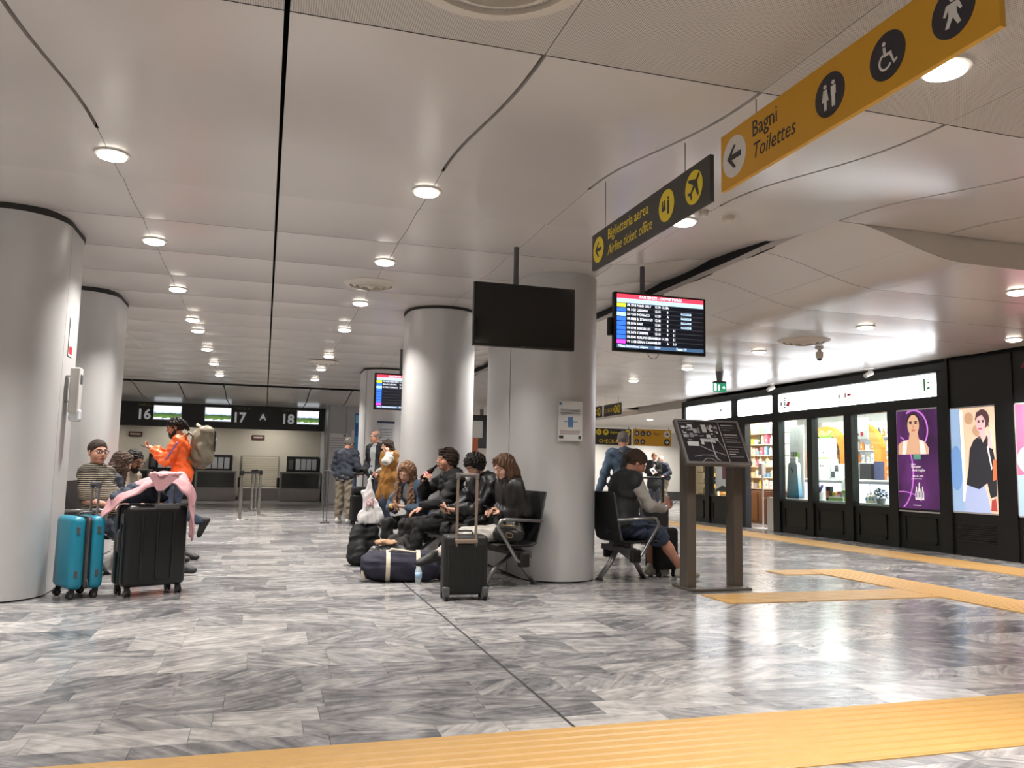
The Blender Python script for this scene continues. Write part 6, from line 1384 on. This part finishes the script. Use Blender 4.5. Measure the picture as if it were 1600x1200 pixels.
# ---------------------------------- facade past the pharmacy: lightboxes and dark panels
ns = thing('dark_shopfront', 'black panelled shopfront with slatted vents under tall lit posters', 'shopfront', (FXs, 5, 0), kind='structure')
M_BLKP = mat('black_panel', (19, 20, 21), .4)
def nb(nm, y0, y1, z0, z1, x0=FXs, x1=FXs+.12, par=ns, m=M_BLKP): return MB().box(x0, x1, y0, y1, z0, z1).build(nm, m, par)
nb('pilaster', 9.84, 9.95, 0, 2.86, FXs-.03); nb('fascia_panel', 8.92, 9.84, 2.16, 2.86); nb('pilaster', 8.74, 9.04, 0, 2.86, FXs-.02); nb('fascia_panel', -4.9, 8.74, 2.16, 2.86)
for y0, y1 in ((9.04, 9.84), (7.90, 8.74)):
    p = nb('lower_panel', y0, y1, 0, .62)
    for i in range(9): MB().bbox((FXs-.004, (y0+y1)/2, .22+.03*i), (.016, y1-y0-.12, .012), ry=R_(25)).build('vent_slat', M_BLKP, p)
nb('wall_panel', -4.9, 7.90, 0, 2.16)
M_REDL = mat('dark_red_letter', (120, 28, 40), .5)
MB().tube([(FXs-.01, 8.62-.17+.20*math.cos(a)*.8, 2.50+.20*math.sin(a)) for a in [R_(40+i*20) for i in range(14)]]+[(FXs-.01, 8.33, 2.48), (FXs-.01, 8.45, 2.50)], .026, 8).build('red_letter', M_REDL, ns)
struct('wall_right', MB().box(9.93, 10.0, FY0, 10.0, 0, 3.62), M_BLKP); struct('wall_shop_end', MB().box(9.93, 13.4, 18.1, 18.2, 0, 3.0), M_WHITE)
# posters: printed film on a lit box
def film(name, rgb, s=.95): return mat(name, tuple(rgb), .4, emit=tuple(rgb), strength=s)
def poster(label, y0, z0, w, h, bg):
    t = thing('poster_lightbox', label, 'poster', (FXs, y0-w/2, z0), 0, 'tall lit advertising posters in the shopfront')
    b = MB().box(FXs-.005, FXs+.03, y0-w, y0, z0, z0+h).build('lit_face', bg, t); t['_k'] = 0
    O2 = Vector((FXs-.005, y0, z0))
    def S(nm, poly, m, k, par=b): MB().prism([(x*w, y*h) for x, y in poly], O2+Vector((-.0008*k, 0, 0)), (0, -1, 0), Z1, (-1, 0, 0), .0008).build(nm, m, par)
    for q in ((-.02, 0, -.015, 1.015), (1, 1.02, -.015, 1.015), (-.02, 1.02, -.015, 0), (-.02, 1.02, 1, 1.015)): S('frame_edge', [(q[0], q[2]), (q[1], q[2]), (q[1], q[3]), (q[0], q[3])], mat('lightbox_edge', (210, 210, 214), .4), 1, t)
    return t, b, S, O2
def el(cx, cy, rx, ry, n=20, a0=0, a1=360): return [(cx+rx*math.cos(R_(a0+(a1-a0)*i/n)), cy+ry*math.sin(R_(a0+(a1-a0)*i/n))) for i in range(n if a1-a0 == 360 else n+1)]
F_SK = film('printed_skin', (214, 170, 138)); F_HR = film('printed_dark_hair', (46, 32, 30)); F_WT = film('printed_white', (236, 230, 224)); F_LP = film('printed_lips', (186, 100, 92)); F_DK = film('printed_dark', (30, 30, 36)); F_LG = film('printed_lilac_glow', (186, 110, 196), 1.1)
def purple():
    m = bpy.data.materials.new('purple_poster'); m.use_nodes = True; nt = m.node_tree; N = nt.nodes.new; L = nt.links.new; tc = N('ShaderNodeTexCoord'); w = N('ShaderNodeTexNoise'); w.inputs['Scale'].default_value = 2.2; L(tc.outputs['Generated'], w.inputs[0])
    r = N('ShaderNodeValToRGB'); r.color_ramp.elements[0].position = .3; r.color_ramp.elements[0].color = lin((46, 20, 56))+(1,); r.color_ramp.elements[1].position = .75; r.color_ramp.elements[1].color = lin((110, 50, 122))+(1,); L(w.outputs[0], r.inputs[0]); b = nt.nodes['Principled BSDF']; L(r.outputs[0], b.inputs['Emission Color']); b.inputs['Emission Strength'].default_value = .9; b.inputs['Base Color'].default_value = (.05, .02, .06, 1); return m
t, b, S, O2 = poster('purple lit beauty poster with a woman portrait over serum bottles', 10.92, .60, .84, 1.57, purple())
def arc(cx, cy, rx, ry, a0, a1, wd, n=18): return el(cx, cy, rx, ry, n, a0, a1)+el(cx, cy, rx-wd, ry-wd*.55, n, a1, a0) if False else [(cx+rx*math.cos(R_(a0+(a1-a0)*i/n)), cy+ry*math.sin(R_(a0+(a1-a0)*i/n))) for i in range(n+1)]+[(cx+(rx-wd)*math.cos(R_(a1-(a1-a0)*i/n)), cy+(ry-wd*.5)*math.sin(R_(a1-(a1-a0)*i/n))) for i in range(n+1)]
S('light_ring', arc(.42, .80, .36, .21, -60, 120, .035), F_LG, 1); S('light_ring', arc(-.02, .38, .42, .38, -70, 75, .03), F_LG, 1); S('light_ring', arc(.1, .05, .5, .14, 20, 120, .02), F_LG, 1)
S('hair', el(.42, .87, .175, .105), F_HR, 2); S('shoulders', [(.02, .56), (.03, .66), (.12, .69), (.30, .71), (.33, .78), (.52, .78), (.55, .71), (.70, .68), (.78, .62), (.78, .56)], F_SK, 3); S('blouse', [(.12, .56), (.16, .69), (.26, .70), (.22, .56)], F_WT, 4); S('blouse', [(.58, .56), (.56, .70), (.66, .69), (.72, .56)], F_WT, 4)
S('face', el(.42, .85, .145, .105), F_SK, 4); 
for s in (-1, 1): S('printed_brow', el(.42+s*.065, .885, .042, .007, 10), F_HR, 5); S('printed_eye', el(.42+s*.065, .868, .032, .008, 10), F_DK, 5)
S('printed_nose', el(.42, .835, .022, .018, 10), film('printed_shade', (188, 140, 112)), 5); S('printed_lips', el(.42, .800, .05, .010, 12), F_LP, 5)
S('lower_band', [(0, 0), (1, 0), (1, .005), (0, .005)], F_DK, 2); S('green_logo_patch', [(.40, .51), (.58, .51), (.58, .555), (.40, .555)], film('printed_teal', (90, 150, 130)), 2)
tx = lambda s, x, y, sz, m=F_WT, al='LEFT', sh=0: text('poster_text', s, sz, O2+Vector((-.004, -x*.84, y*1.57)), (0, -1, 0), Z1, m, b, al, shear=sh)
tx('DUAL', .34, .452, .035); tx('Booster', .34, .425, .062); tx('Anti rughe', .36, .39, .062); tx('FINO AL +40%', .36, .335, .036); tx('gia dal primo utilizzo', .34, .312, .026); tx('www.booster.it', .36, .05, .026)
for x, h in ((.45, .13), (.52, .17), (.60, .13)): S('serum_bottle', [(x-.03, .11), (x+.03, .11), (x+.03, .11+h*.6), (x+.012, .11+h*.68), (x+.01, .11+h), (x-.01, .11+h), (x-.012, .11+h*.68), (x-.03, .11+h*.6)], F_WT, 2); S('bottle_liquid', [(x-.02, .13), (x+.02, .13), (x+.02, .19), (x-.02, .19)], film('printed_grey_lilac', (140, 128, 150)), 3)
t, b, S, O2 = poster('pale lit fashion poster of a woman in black top and light jeans', 9.83, .635, .79, 1.50, film('printed_cream', (226, 196, 168), 1.0))
S('printed_scenery', [(0, 0), (.30, 0), (.27, .55), (.22, 1), (0, 1)], film('printed_sky_blue', (150, 178, 212)), 1); S('printed_lamps', [(.24, .1), (.31, .1), (.28, .98), (.22, .98)], film('printed_warm_white', (250, 232, 200), 1.4), 2); S('printed_scroll', el(.62, .78, .13, .06), film('printed_tan', (196, 158, 126)), 1); S('printed_scroll', el(.42, .90, .10, .06), film('printed_tan', (196, 158, 126)), 1); S('printed_figure', el(.10, .42, .16, .22), film('printed_blue_haze', (112, 150, 200)), 2)
S('hair', el(.72, .885, .15, .095), film('printed_brown_hair', (84, 58, 62)), 3); S('jeans', [(.24, 0), (.30, .20), (.36, .27), (.72, .26), (.80, .12), (.84, 0)], film('printed_pale_denim', (168, 180, 216)), 3); S('neck', [(.62, .70), (.80, .70), (.78, .80), (.68, .80)], film('printed_pink_skin', (222, 186, 186)), 4); S('black_top', [(.32, .26), (.38, .42), (.42, .60), (.52, .69), (.66, .73), (.72, .66), (.80, .73), (.92, .62), (.98, .42), (.97, .16), (.84, .14), (.78, .28), (.60, .22)], film('printed_charcoal', (46, 46, 52)), 4)
S('face', el(.68, .845, .105, .083), film('printed_pink_skin', (222, 186, 186)), 5); S('printed_brow', el(.645, .872, .03, .005, 10), F_HR, 6); S('printed_brow', el(.74, .872, .03, .005, 10), F_HR, 6); S('printed_eye', el(.645, .860, .022, .007, 10), F_DK, 6); S('printed_eye', el(.735, .860, .022, .007, 10), F_DK, 6); S('printed_lips', el(.67, .795, .045, .010, 12), film('printed_rose', (206, 96, 120)), 6); S('parted_hair', [(.56, .88), (.60, .955), (.70, .965), (.80, .94), (.85, .86), (.86, .80), (.80, .86), (.72, .925), (.62, .91)], film('printed_brown_hair', (84, 58, 62)), 6); S('hand', [(.82, .62), (.92, .60), (.90, .76), (.84, .80)], film('printed_pink_skin', (222, 186, 186)), 6); S('bag_strap', [(.80, .62), (.83, .63), (.90, .42), (.88, .40)], F_WT, 7); S('printed_bag', [(.90, .30), (1, .32), (1, .50), (.92, .50)], film('printed_orange', (214, 110, 70)), 5); S('red_detail', [(.84, .02), (.97, .02), (.95, .14), (.86, .12)], film('printed_red_brown', (170, 70, 66)), 7)
t, b, S, O2 = poster('pink and blue lit poster cut by the end of the dark shopfront', 8.72, .63, .80, 1.50, film('printed_rose_pink', (226, 110, 146), 1.0))
S('lower_print', [(0, 0), (1, 0), (1, .42), (0, .36)], film('printed_light_blue', (166, 194, 230)), 1); S('pale_print', el(.3, .5, .3, .14), film('printed_blush', (236, 206, 200)), 2)
# ---------------------------------- shop interior
struct('wall_shop_back', MB().box(13.3, 13.4, 9.95, 18.1, 0, 3.0), M_WHITE); struct('wall_shop_side', MB().box(9.93, 13.4, 9.95, 10.03, 0, 3.0), M_WHITE)
sc_ = struct('ceiling_shop', MB().box(9.93, 13.4, 10.03, 18.1, 2.75, 2.86), M_WHITE)
for y in (11.2, 13.2, 15.2, 17.2):
    t = thing('shop_light_panel', 'bright square light panel in the pharmacy ceiling', 'ceiling light', (11.6, y, 2.74), 0, 'light panels in the pharmacy ceiling'); MB().box(11.1, 12.1, y-.35, y+.35, 2.72, 2.749).build('lit_face', em('shop_light_face', (255, 250, 244), 36.0), t)
rp = random.Random(21)
PCOL = [('white', (226, 224, 220)), ('pink', (220, 110, 140)), ('pale green', (160, 200, 90)), ('sky blue', (120, 170, 205)), ('cream', (222, 206, 170)), ('orange', (226, 140, 60)), ('dark teal', (40, 84, 84)), ('grey', (150, 150, 152)), ('yellow', (228, 200, 80)), ('black', (40, 40, 44))]
PM = {n: mat('pack_'+n.replace(' ', '_'), c_, .4) for n, c_ in PCOL}
_pm = {}
def product(kind, colour, x, y, z, s, place, grp):
    key = (kind, colour)
    if key not in _pm:
        mb = MB()
        if kind == 'box': mb.rbox(-.04, .04, -.045, .045, 0, .16, .004, 1)
        elif kind == 'bottle': mb.lathe([(.034, 0), (.036, .01), (.036, .11), (.014, .135), (.014, .17)], n=12)
        else: mb.lathe([(.045, 0), (.048, .01), (.048, .07), (.05, .072), (.05, .095)], n=12)
        me = mb.mesh('product_'+kind); me.materials.append(PM[colour]); lab_ = MB().box(-.0415 if kind == 'box' else -.0385, -.036, -.02, .02, .045, .085)
        _pm[key] = (me, lab_)
        l2 = lab_.mesh('product_label'); l2.materials.append(M_PAPER if colour not in ('white', 'cream') else PM['sky blue']); _pm[key] = (me, l2)
    nm = {'box': 'product_box', 'bottle': 'product_bottle', 'jar': 'product_jar'}[kind]
    o = bpy.data.objects.new(nm, _pm[key][0]); _link(o); o.location = (x, y, z); o.scale = (s, s, s)
    l = bpy.data.objects.new('front_label', _pm[key][1]); _link(l); l.parent = o
    tag(o, '%s %s %s' % (colour, {'box': 'carton', 'bottle': 'bottle', 'jar': 'tub'}[kind], place), {'box': 'box', 'bottle': 'bottle', 'jar': 'jar'}[kind], grp)
def shelving(label, x, y0, y1, zs, depth, back, place, grp, dens=.115, sc=1.25, colours=None):
    t = thing('shelf_unit', label, 'shelf', (x, (y0+y1)/2, zs[0])); MB().box(x+depth, x+depth+.03, y0, y1, 0, zs[-1]+.35).build('back_panel', back, t)
    for y in (y0, y1-.025): MB().box(x, x+depth, y, y+.025, 0, zs[-1]+.35).build('side_panel', M_WHITE, t)
    names = ['lowest', 'second', 'third', 'fourth', 'fifth', 'sixth', 'seventh']
    for k, z in enumerate(zs):
        MB().box(x, x+depth, y0, y1, z-.02, z).build('shelf_board', M_WHITE, t); y = y0+.08
        while y < y1-.08:
            kd = rp.choice(('box', 'box', 'bottle', 'bottle', 'jar')); cn = rp.choice(colours or ['white', 'white', 'white', 'cream', 'pink', 'pale green', 'sky blue', 'grey', 'dark teal', 'yellow'])
            product(kd, cn, x+.09, y, z, sc*(.8+.35*rp.random()), place % names[k], grp); y += dens*(.9+.35*rp.random())*sc
    return t
dr = shelving('white pharmacy shelving seen through the open doorway', 11.3, 16.15, 17.95, [.80, 1.06, 1.32, 1.58, 1.84, 2.10], .35, M_WHITE, 'on the %s shelf through the doorway', 'goods on the doorway shelving')
t = thing('drawer_cabinet', 'reddish brown drawer cabinet under the doorway shelving', 'cabinet', (11.2, 17, 0)); MB().box(10.95, 11.28, 15.9, 17.95, 0, .74).build('body', mat('red_brown_veneer', (74, 40, 34), .4, noise=.2, nscale=8), t)
for i in range(3): a = 15.95+i*.66; p = MB().rbox(10.925, 10.95, a, a+.62, .05, .70, .006).build('drawer_front', mat('red_brown_veneer', (74, 40, 34)), t); MB().box(10.905, 10.925, a+.27, a+.47, .58, .60).build('handle', M_ALU, p)
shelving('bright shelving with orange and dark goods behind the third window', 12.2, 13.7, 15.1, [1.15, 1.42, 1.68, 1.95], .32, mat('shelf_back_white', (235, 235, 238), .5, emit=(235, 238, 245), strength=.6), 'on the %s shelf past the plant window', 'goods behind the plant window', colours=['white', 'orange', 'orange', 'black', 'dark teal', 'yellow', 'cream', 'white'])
shelving('pale shelving with assorted goods behind the second window', 12.6, 15.2, 16.9, [1.15, 1.45, 1.75, 2.05], .32, M_WHITE, 'on the %s shelf past the arch window', 'goods behind the arch window', colours=['white', 'white', 'cream', 'pink', 'grey', 'orange'])
# orange and black arch, round the middle of the shop
t = thing('display_arch', 'orange and black arch framing the shelves behind the counter', 'arch', (11.9, 12.9, 0))
def archp(r0, r1, zb, zc, n=18): return [(-r1, zb)]+[(-r1*math.cos(math.pi*i/n), zc+r1*math.sin(math.pi*i/n)) for i in range(n+1)]+[(r1, zb), (r0, zb)]+[(r0*math.cos(math.pi*i/n), zc+r0*math.sin(math.pi*i/n)) for i in range(n+1)]+[(-r0, zb)]
def arch_mesh(r0, r1, x0, d, cyy, zc):
    n = 18; mb = MB(); pin = [(-r0, .0)]+[(-r0*math.cos(math.pi*i/n), zc+r0*math.sin(math.pi*i/n)) for i in range(n+1)]+[(r0, .0)]; po = [(-r1, .0)]+[(-r1*math.cos(math.pi*i/n), zc+r1*math.sin(math.pi*i/n)) for i in range(n+1)]+[(r1, .0)]
    N_ = len(pin); vs = [(x0, cyy-a, z) for a, z in pin]+[(x0, cyy-a, z) for a, z in po]+[(x0+d, cyy-a, z) for a, z in pin]+[(x0+d, cyy-a, z) for a, z in po]; fs = []
    for i in range(N_-1): fs += [(i, i+1, N_+i+1, N_+i), (2*N_+i, 3*N_+i, 3*N_+i+1, 2*N_+i+1), (i, 2*N_+i, 2*N_+i+1, i+1), (N_+i, N_+i+1, 3*N_+i+1, 3*N_+i)]
    return mb.add(vs, fs)
arch_mesh(.50, .66, 11.9, .12, 15.45, 1.55).build('orange_rim', mat('orange_laminate', (226, 120, 40), .4), t); arch_mesh(.42, .50, 11.92, .10, 15.45, 1.55).build('black_lining', M_GRN, t)
t = thing('display_arch', 'plain orange arch behind the plant window', 'arch', (11.8, 14.3, 0)); arch_mesh(.42, .62, 11.8, .12, 14.22, 1.6).build('orange_rim', mat('orange_laminate', (226, 120, 40), .4), t)
# counters just inside the windows
LAV = mat('lit_lavender_counter', (214, 212, 240), .4, emit=(206, 206, 246), strength=.9)
for y0, y1, lab in ((13.65, 15.2, 'pale lavender lit counter behind the arch window'), (12.2, 13.55, 'pale lavender lit counter behind the plant window')):
    t = thing('shop_counter', lab, 'counter', (10.9, (y0+y1)/2, 0), 0, 'lit counters inside the pharmacy'); MB().box(10.9, 11.35, y0, y1, 0, 1.02).build('body', M_WHITE, t); MB().box(10.885, 10.9, y0+.03, (y0+y1)/2-.02, .10, .98).build('lit_front', LAV, t); MB().box(10.885, 10.9, (y0+y1)/2+.02, y1-.03, .10, .98).build('lit_front', LAV, t); MB().rbox(10.86, 11.38, y0, y1, 1.02, 1.06, .008).build('worktop', M_WHITE, t)
# lamps added just inside the glass to brighten the displays
WL = bpy.data.lights.new('added_window_lamp', 'AREA'); WL.size = .25; WL.energy = 62; WL.color = (1, .97, .94); WL.spread = R_(140)
for y, lab in ((13.66, 'over the giant bottle display'), (12.62, 'over the window with gift bags'), (11.56, 'over the window with the plant'), (16.3, 'over the pink poster window'), (14.8, 'over the doorway')):
    t = thing('added_window_spot', 'small added lamp inside the shop glass '+lab, 'spotlight', (9.98, y, 2.75), 0, 'added lamps inside the shop windows')
    MB().rbox(9.95, 10.02, y-.12, y+.12, 2.66, 2.75, .01).build('lamp_body', M_WHITE, t)
    lo = bpy.data.objects.new('added_window_light', WL); _link(lo); lo.parent = t; lo.location = (.0, 0, -.10); lo.rotation_euler = (0, R_(-38), 0)
# window displays stand on deep ledges
t = thing('window_ledge', 'white display ledge behind the shop windows', 'ledge', (10.05, 12.6, 0)); MB().box(9.93, 10.30, 11.14, 14.75, 0, .66).build('body', M_WHITE, t)
lz = .661
t = thing('giant_bottle_display', 'giant pale blue serum bottle display with a letter V', 'display', (10.1, 14.06, lz))
def bl():
    m = mat('pale_to_blue_serum', (150, 190, 210), .25); nt = m.node_tree; N = nt.nodes.new; L = nt.links.new; tc = N('ShaderNodeTexCoord'); sp = N('ShaderNodeSeparateXYZ'); L(tc.outputs['Generated'], sp.inputs[0]); r = N('ShaderNodeValToRGB'); e = r.color_ramp.elements; e[0].position = .02; e[0].color = lin((40, 70, 100))+(1,); e[1].position = .75; e[1].color = lin((206, 212, 216))+(1,); q = e.new(.12); q.color = lin((88, 160, 190))+(1,); q = e.new(.35); q.color = lin((150, 196, 216))+(1,); L(sp.outputs[2], r.inputs[0]); L(r.outputs[0], nt.nodes['Principled BSDF'].inputs['Base Color']); return m
MB().prism([(-.19, 0), (.19, 0), (.195, .02), (.14, .66), (.12, .70), (-.12, .70), (-.14, .66), (-.195, .02)], (10.14, 14.06, lz), (0, -1, 0), Z1, (-1, 0, 0), .08).build('bottle_body', bl(), t); MB().rbox(10.07, 10.13, 14.06-.09, 14.06+.09, lz+.70, lz+.82, .01).build('collar', M_WHITE, t)
for dy in (-.07, -.0, .07): MB().cyl((10.1, 14.06+dy, lz+.82), (10.1, 14.06+dy, lz+.92), .014, n=8).build('dropper_stem', M_DKALU, t)
text('letter', 'V', .16, (10.058, 14.06+.055, lz+.50), (0, -1, 0), Z1, M_INK, t, bold=.004)
def bxs(name, label, cat, x, y, z, w, d, h, m, deco=None):
    t = thing(name, label, cat, (x, y, z)); MB().rbox(x-d/2, x+d/2, y-w/2, y+w/2, z, z+h, .004, 1).build('carton', m, t)
    for (a, b2, c_, e_, mm) in (deco or []): MB().box(x-d/2-.003, x-d/2, y+w/2-b2*w, y+w/2-a*w, z+c_*h, z+e_*h).build('printed_band', mm, t)
bxs('display_board', 'tall pale backboard with a green band in the first window', 'display', 10.24, 14.16, lz, .44, .03, 1.45, mat('pale_board', (206, 202, 196), .6), [(.25, .75, .55, .63, PM['pale green'])])
bxs('display_strip', 'dark narrow product strip at the edge of the first window', 'display', 10.02, 14.36, lz, .12, .06, 1.45, M_GRN, [(.2, .8, .60, .68, M_PAPER), (.1, .9, .42, .55, PM['sky blue']), (.1, .9, .22, .27, M_PAPER)])
MB().prism(disc(20, .05), (9.985, 14.36, lz+.22), (0, -1, 0), Z1, (-1, 0, 0), .004).build('round_badge', M_PAPER, [o for o in COL.objects if o.name.startswith('display_strip')][0])
bxs('white_carton', 'big white carton stacked on another under a lime ribbon', 'box', 10.98, 14.22, 1.06+.40, .40, .20, .42, mat('pack_white', (226, 224, 220)), [(.0, 1, .0, .08, PM['pale green']), (.55, .65, .3, .36, M_INK)]); bxs('white_carton', 'big white carton at the foot of the stack on the counter', 'box', 10.98, 14.22, 1.06, .44, .22, .40, mat('pack_white', (226, 224, 220)), [(.35, .45, .6, .7, M_INK), (.55, .62, .6, .7, M_INK)])
t = thing('lime_ribbon', 'lime green ribbon bow topping the stacked white cartons', 'ribbon', (10.98, 14.22, 1.88)); F = Field((-.12, -.24, 0), (.12, .24, .2), .014); F.cap((0, -.12, .05), (0, .12, .05), .05, .05, .03); F.cap((0, 0, .06), (0, -.14, .12), .03, .05, .03); F.cap((0, 0, .06), (0, .14, .12), .03, .05, .03); F.folds(.006, .07, 3); soft('ribbon', F, PM['pale green'], t)
bxs('gift_pack', 'black and white patterned gift pack on the counter', 'box', 10.98, 13.88, 1.06, .26, .14, .30, M_PAPER, [(.1, .5, .1, .5, M_INK), (.5, .9, .5, .9, M_INK)])
bxs('colour_box', 'dark box with orange picture standing in the second window', 'box', 10.08, 12.98, lz, .12, .08, .26, PM['black'], [(.1, .9, .2, .7, PM['orange'])])
for i, (y, cn, lab) in enumerate(((12.84, 'yellow', 'yellow topped gift bag in the second window'), (12.70, 'pink', 'pink gift bag in the second window'), (12.58, 'pale green', 'green gift bag in the second window'))): bxs('gift_bag', lab, 'gift bag', 10.1, y, lz, .10, .08, .16+.02*i, PM[cn], [(.2, .8, .3, .7, M_PAPER)])
bxs('display_card', 'white card with a green edge lying in the second window', 'card', 10.0, 12.70, lz, .40, .02, .08, M_PAPER, [(0, 1, .2, .7, PM['pale green'])])
t = thing('lavender_pot', 'potted lavender in a white pot in the second window', 'potted plant', (10.1, 13.28, lz)); MB().lathe([(.055, 0), (.07, .14), (.065, .14), (.05, .02)], (10.1, 13.28, lz), 16).build('pot', M_WHITE, t, True, angle=40)
for i in range(16): a = i*2.4; MB().tube([(10.1, 13.28, lz+.12), (10.1+.05*math.cos(a), 13.28+.06*math.sin(a), lz+.24+.02*(i % 3))], [.006, .011], 5).build('flower_stem', mat('lavender_flower', (92, 88, 128), .8), t)
t = thing('cuddly_toy', 'small orange starfish shaped ornament at the foot of the first window', 'ornament', (9.97, 14.24, lz)); F = Field((-.05, -.12, 0), (.05, .12, .26), .010)
for a in (90, 162, 234, 306, 18): F.cap((0, 0, .11), (0, .09*math.cos(R_(a)), .11+.09*math.sin(R_(a))), .035, .018, .02)
soft('body', F, PM['orange'], t)
# bowl of green plant in the third window
t = thing('potted_ivy', 'small leafy green plant with trailing stems in the third window', 'potted plant', (10.05, 11.62, lz)); MB().lathe([(.06, 0), (.08, .09), (.075, .09), (.06, .02)], (10.05, 11.62, lz), 16).build('pot', PM['grey'], t, True, angle=40)
LEAF = mat('ivy_leaf', (54, 76, 48), .6, noise=.3, nscale=30); rl = random.Random(3); lm = bpy.data.meshes.new('leaf'); lm.from_pydata([(0, 0, 0), (.02, .016, .004), (.045, 0, 0), (.02, -.016, .004)], [], [(0, 1, 2, 3)]); lm.materials.append(LEAF)
for i in range(70):
    o = bpy.data.objects.new('leaf', lm); _link(o); o.parent = t; a = rl.random()*6.28; rr = .16*rl.random()**.6; o.location = (-.02+.4*rr*math.cos(a), rr*math.sin(a), .10+.13*rl.random()-.3*max(0, rr-.1)); o.rotation_euler = (rl.uniform(-.8, .8), rl.uniform(-1.2, .4), rl.uniform(0, 6.28)); o.scale = (1.2, 1.3, 1)
for (y, s, cn, lab) in ((11.82, 1.0, 'white', 'white tall bottle beside the plant'), (11.91, .9, 'cream', 'cream bottle beside the plant'), (12.0, .8, 'white', 'short white bottle near the plant window post')):
    product('bottle', cn, 10.1, y, lz, s*1.2, 'x', 'bottles in the plant window'); o = [q for q in COL.objects if q.name.startswith('product_bottle')][-1]; o['label'] = lab
bxs('dark_hat_box', 'black rounded box on the counter behind the plant window', 'box', 11.0, 13.0, 1.06, .30, .2, .30, PM['black']); bxs('white_pack', 'white pack with dark print on the counter behind the plant window', 'box', 10.95, 13.3, 1.06, .20, .05, .30, M_PAPER, [(.2, .6, .7, .76, M_INK), (.2, .8, .15, .2, M_INK)]); bxs('blue_pack', 'dark blue pack at the end of the plant window counter', 'box', 10.98, 12.72, 1.06, .16, .1, .34, mat('navy_print', (58, 62, 96)))
bxs('overhead_board', 'white picture board hanging in the third window', 'display', 10.25, 12.35, 1.78, .46, .02, .38, mat('pale_board', (206, 202, 196)), [(.2, .5, .2, .28, M_INK), (.6, .75, .15, .35, REDC)])
hb = [o for o in COL.objects if o.name.startswith('overhead_board')][0]
for y in (12.2, 12.5): MB().cyl((10.25, y, 2.15), (10.25, y, 2.75), .003, n=5).build('hanging_wire', M_DKALU, hb)
# windows at the far end
t = thing('perfume_shelf', 'warm amber lit shelving behind the far window', 'shelf', (10.3, 17.45, 0)); MB().box(10.5, 10.53, 17.0, 17.95, 0, 2.2).build('back_panel', mat('amber_back', (226, 180, 100), .5, emit=(236, 180, 90), strength=1.6), t)
for z in (.64, .9, 1.16, 1.42, 1.68, 1.94): MB().box(10.15, 10.5, 17.0, 17.95, z-.02, z).build('shelf_board', mat('amber_wood', (150, 104, 60), .5), t)
for k, z in enumerate((.64, .9, 1.16, 1.42, 1.68)):
    for i in range(5): product('bottle' if (i+k) % 2 else 'box', rp.choice(['yellow', 'orange', 'cream', 'black']), 10.26, 17.1+.17*i, z, .95, 'on the %s amber shelf' % ['lowest', 'second', 'third', 'fourth', 'fifth'][k], 'goods on the amber shelving')
MB().box(10.14, 10.16, 16.98, 17.02, .6, 2.15).build('light_tube', em('amber_tube', (255, 226, 160), 5.0), t)
t = thing('window_poster', 'pink skincare poster in the window beside the amber shelving', 'poster', (9.93, 16.26, .7)); MB().box(9.92, 9.94, 15.78, 16.74, .72, 2.1).build('sheet', mat('blush_paper', (226, 206, 204), .6, emit=(226, 206, 204), strength=.35), t); MB().box(9.917, 9.92, 15.78, 16.74, 1.45, 2.1).build('pink_band', mat('rose_paper', (222, 150, 150), .6, emit=(222, 150, 150), strength=.35), t); MB().prism([(.15, .22), (.45, .22), (.45, .62), (.36, .66), (.36, .74), (.24, .74), (.24, .66), (.15, .62)], (9.917, 16.60, .78), (0, -1, 0), Z1, (-1, 0, 0), .002).build('printed_bottle', mat('rose_bottle_print', (206, 96, 116), .5), t); MB().prism([(0, 0), (.3, .10), (.5, .05), (.7, .13), (.96, .02), (.96, -.04), (0, -.04)], (9.917, 16.74, .76), (0, -1, 0), Z1, (-1, 0, 0), .002).build('printed_hills', M_GRN, t)
# hand sanitiser stand by the doorway
t = thing('sanitiser_stand', 'white hand sanitiser stand on a thin pole at the shop doorway', 'dispenser stand', (10.0, 15.0, 0)); MB().lathe([(.17, 0), (.17, .012), (.02, .02)], (10.0, 15.0, 0), 24).build('base', M_WHITE, t); MB().cyl((10.0, 15.0, .02), (10.0, 15.0, 1.15), .018, n=12).build('pole', M_WHITE, t, True, angle=40); MB().rbox(9.94, 10.04, 14.93, 15.07, 1.10, 1.36, .02).build('dispenser', M_WHITE, t)
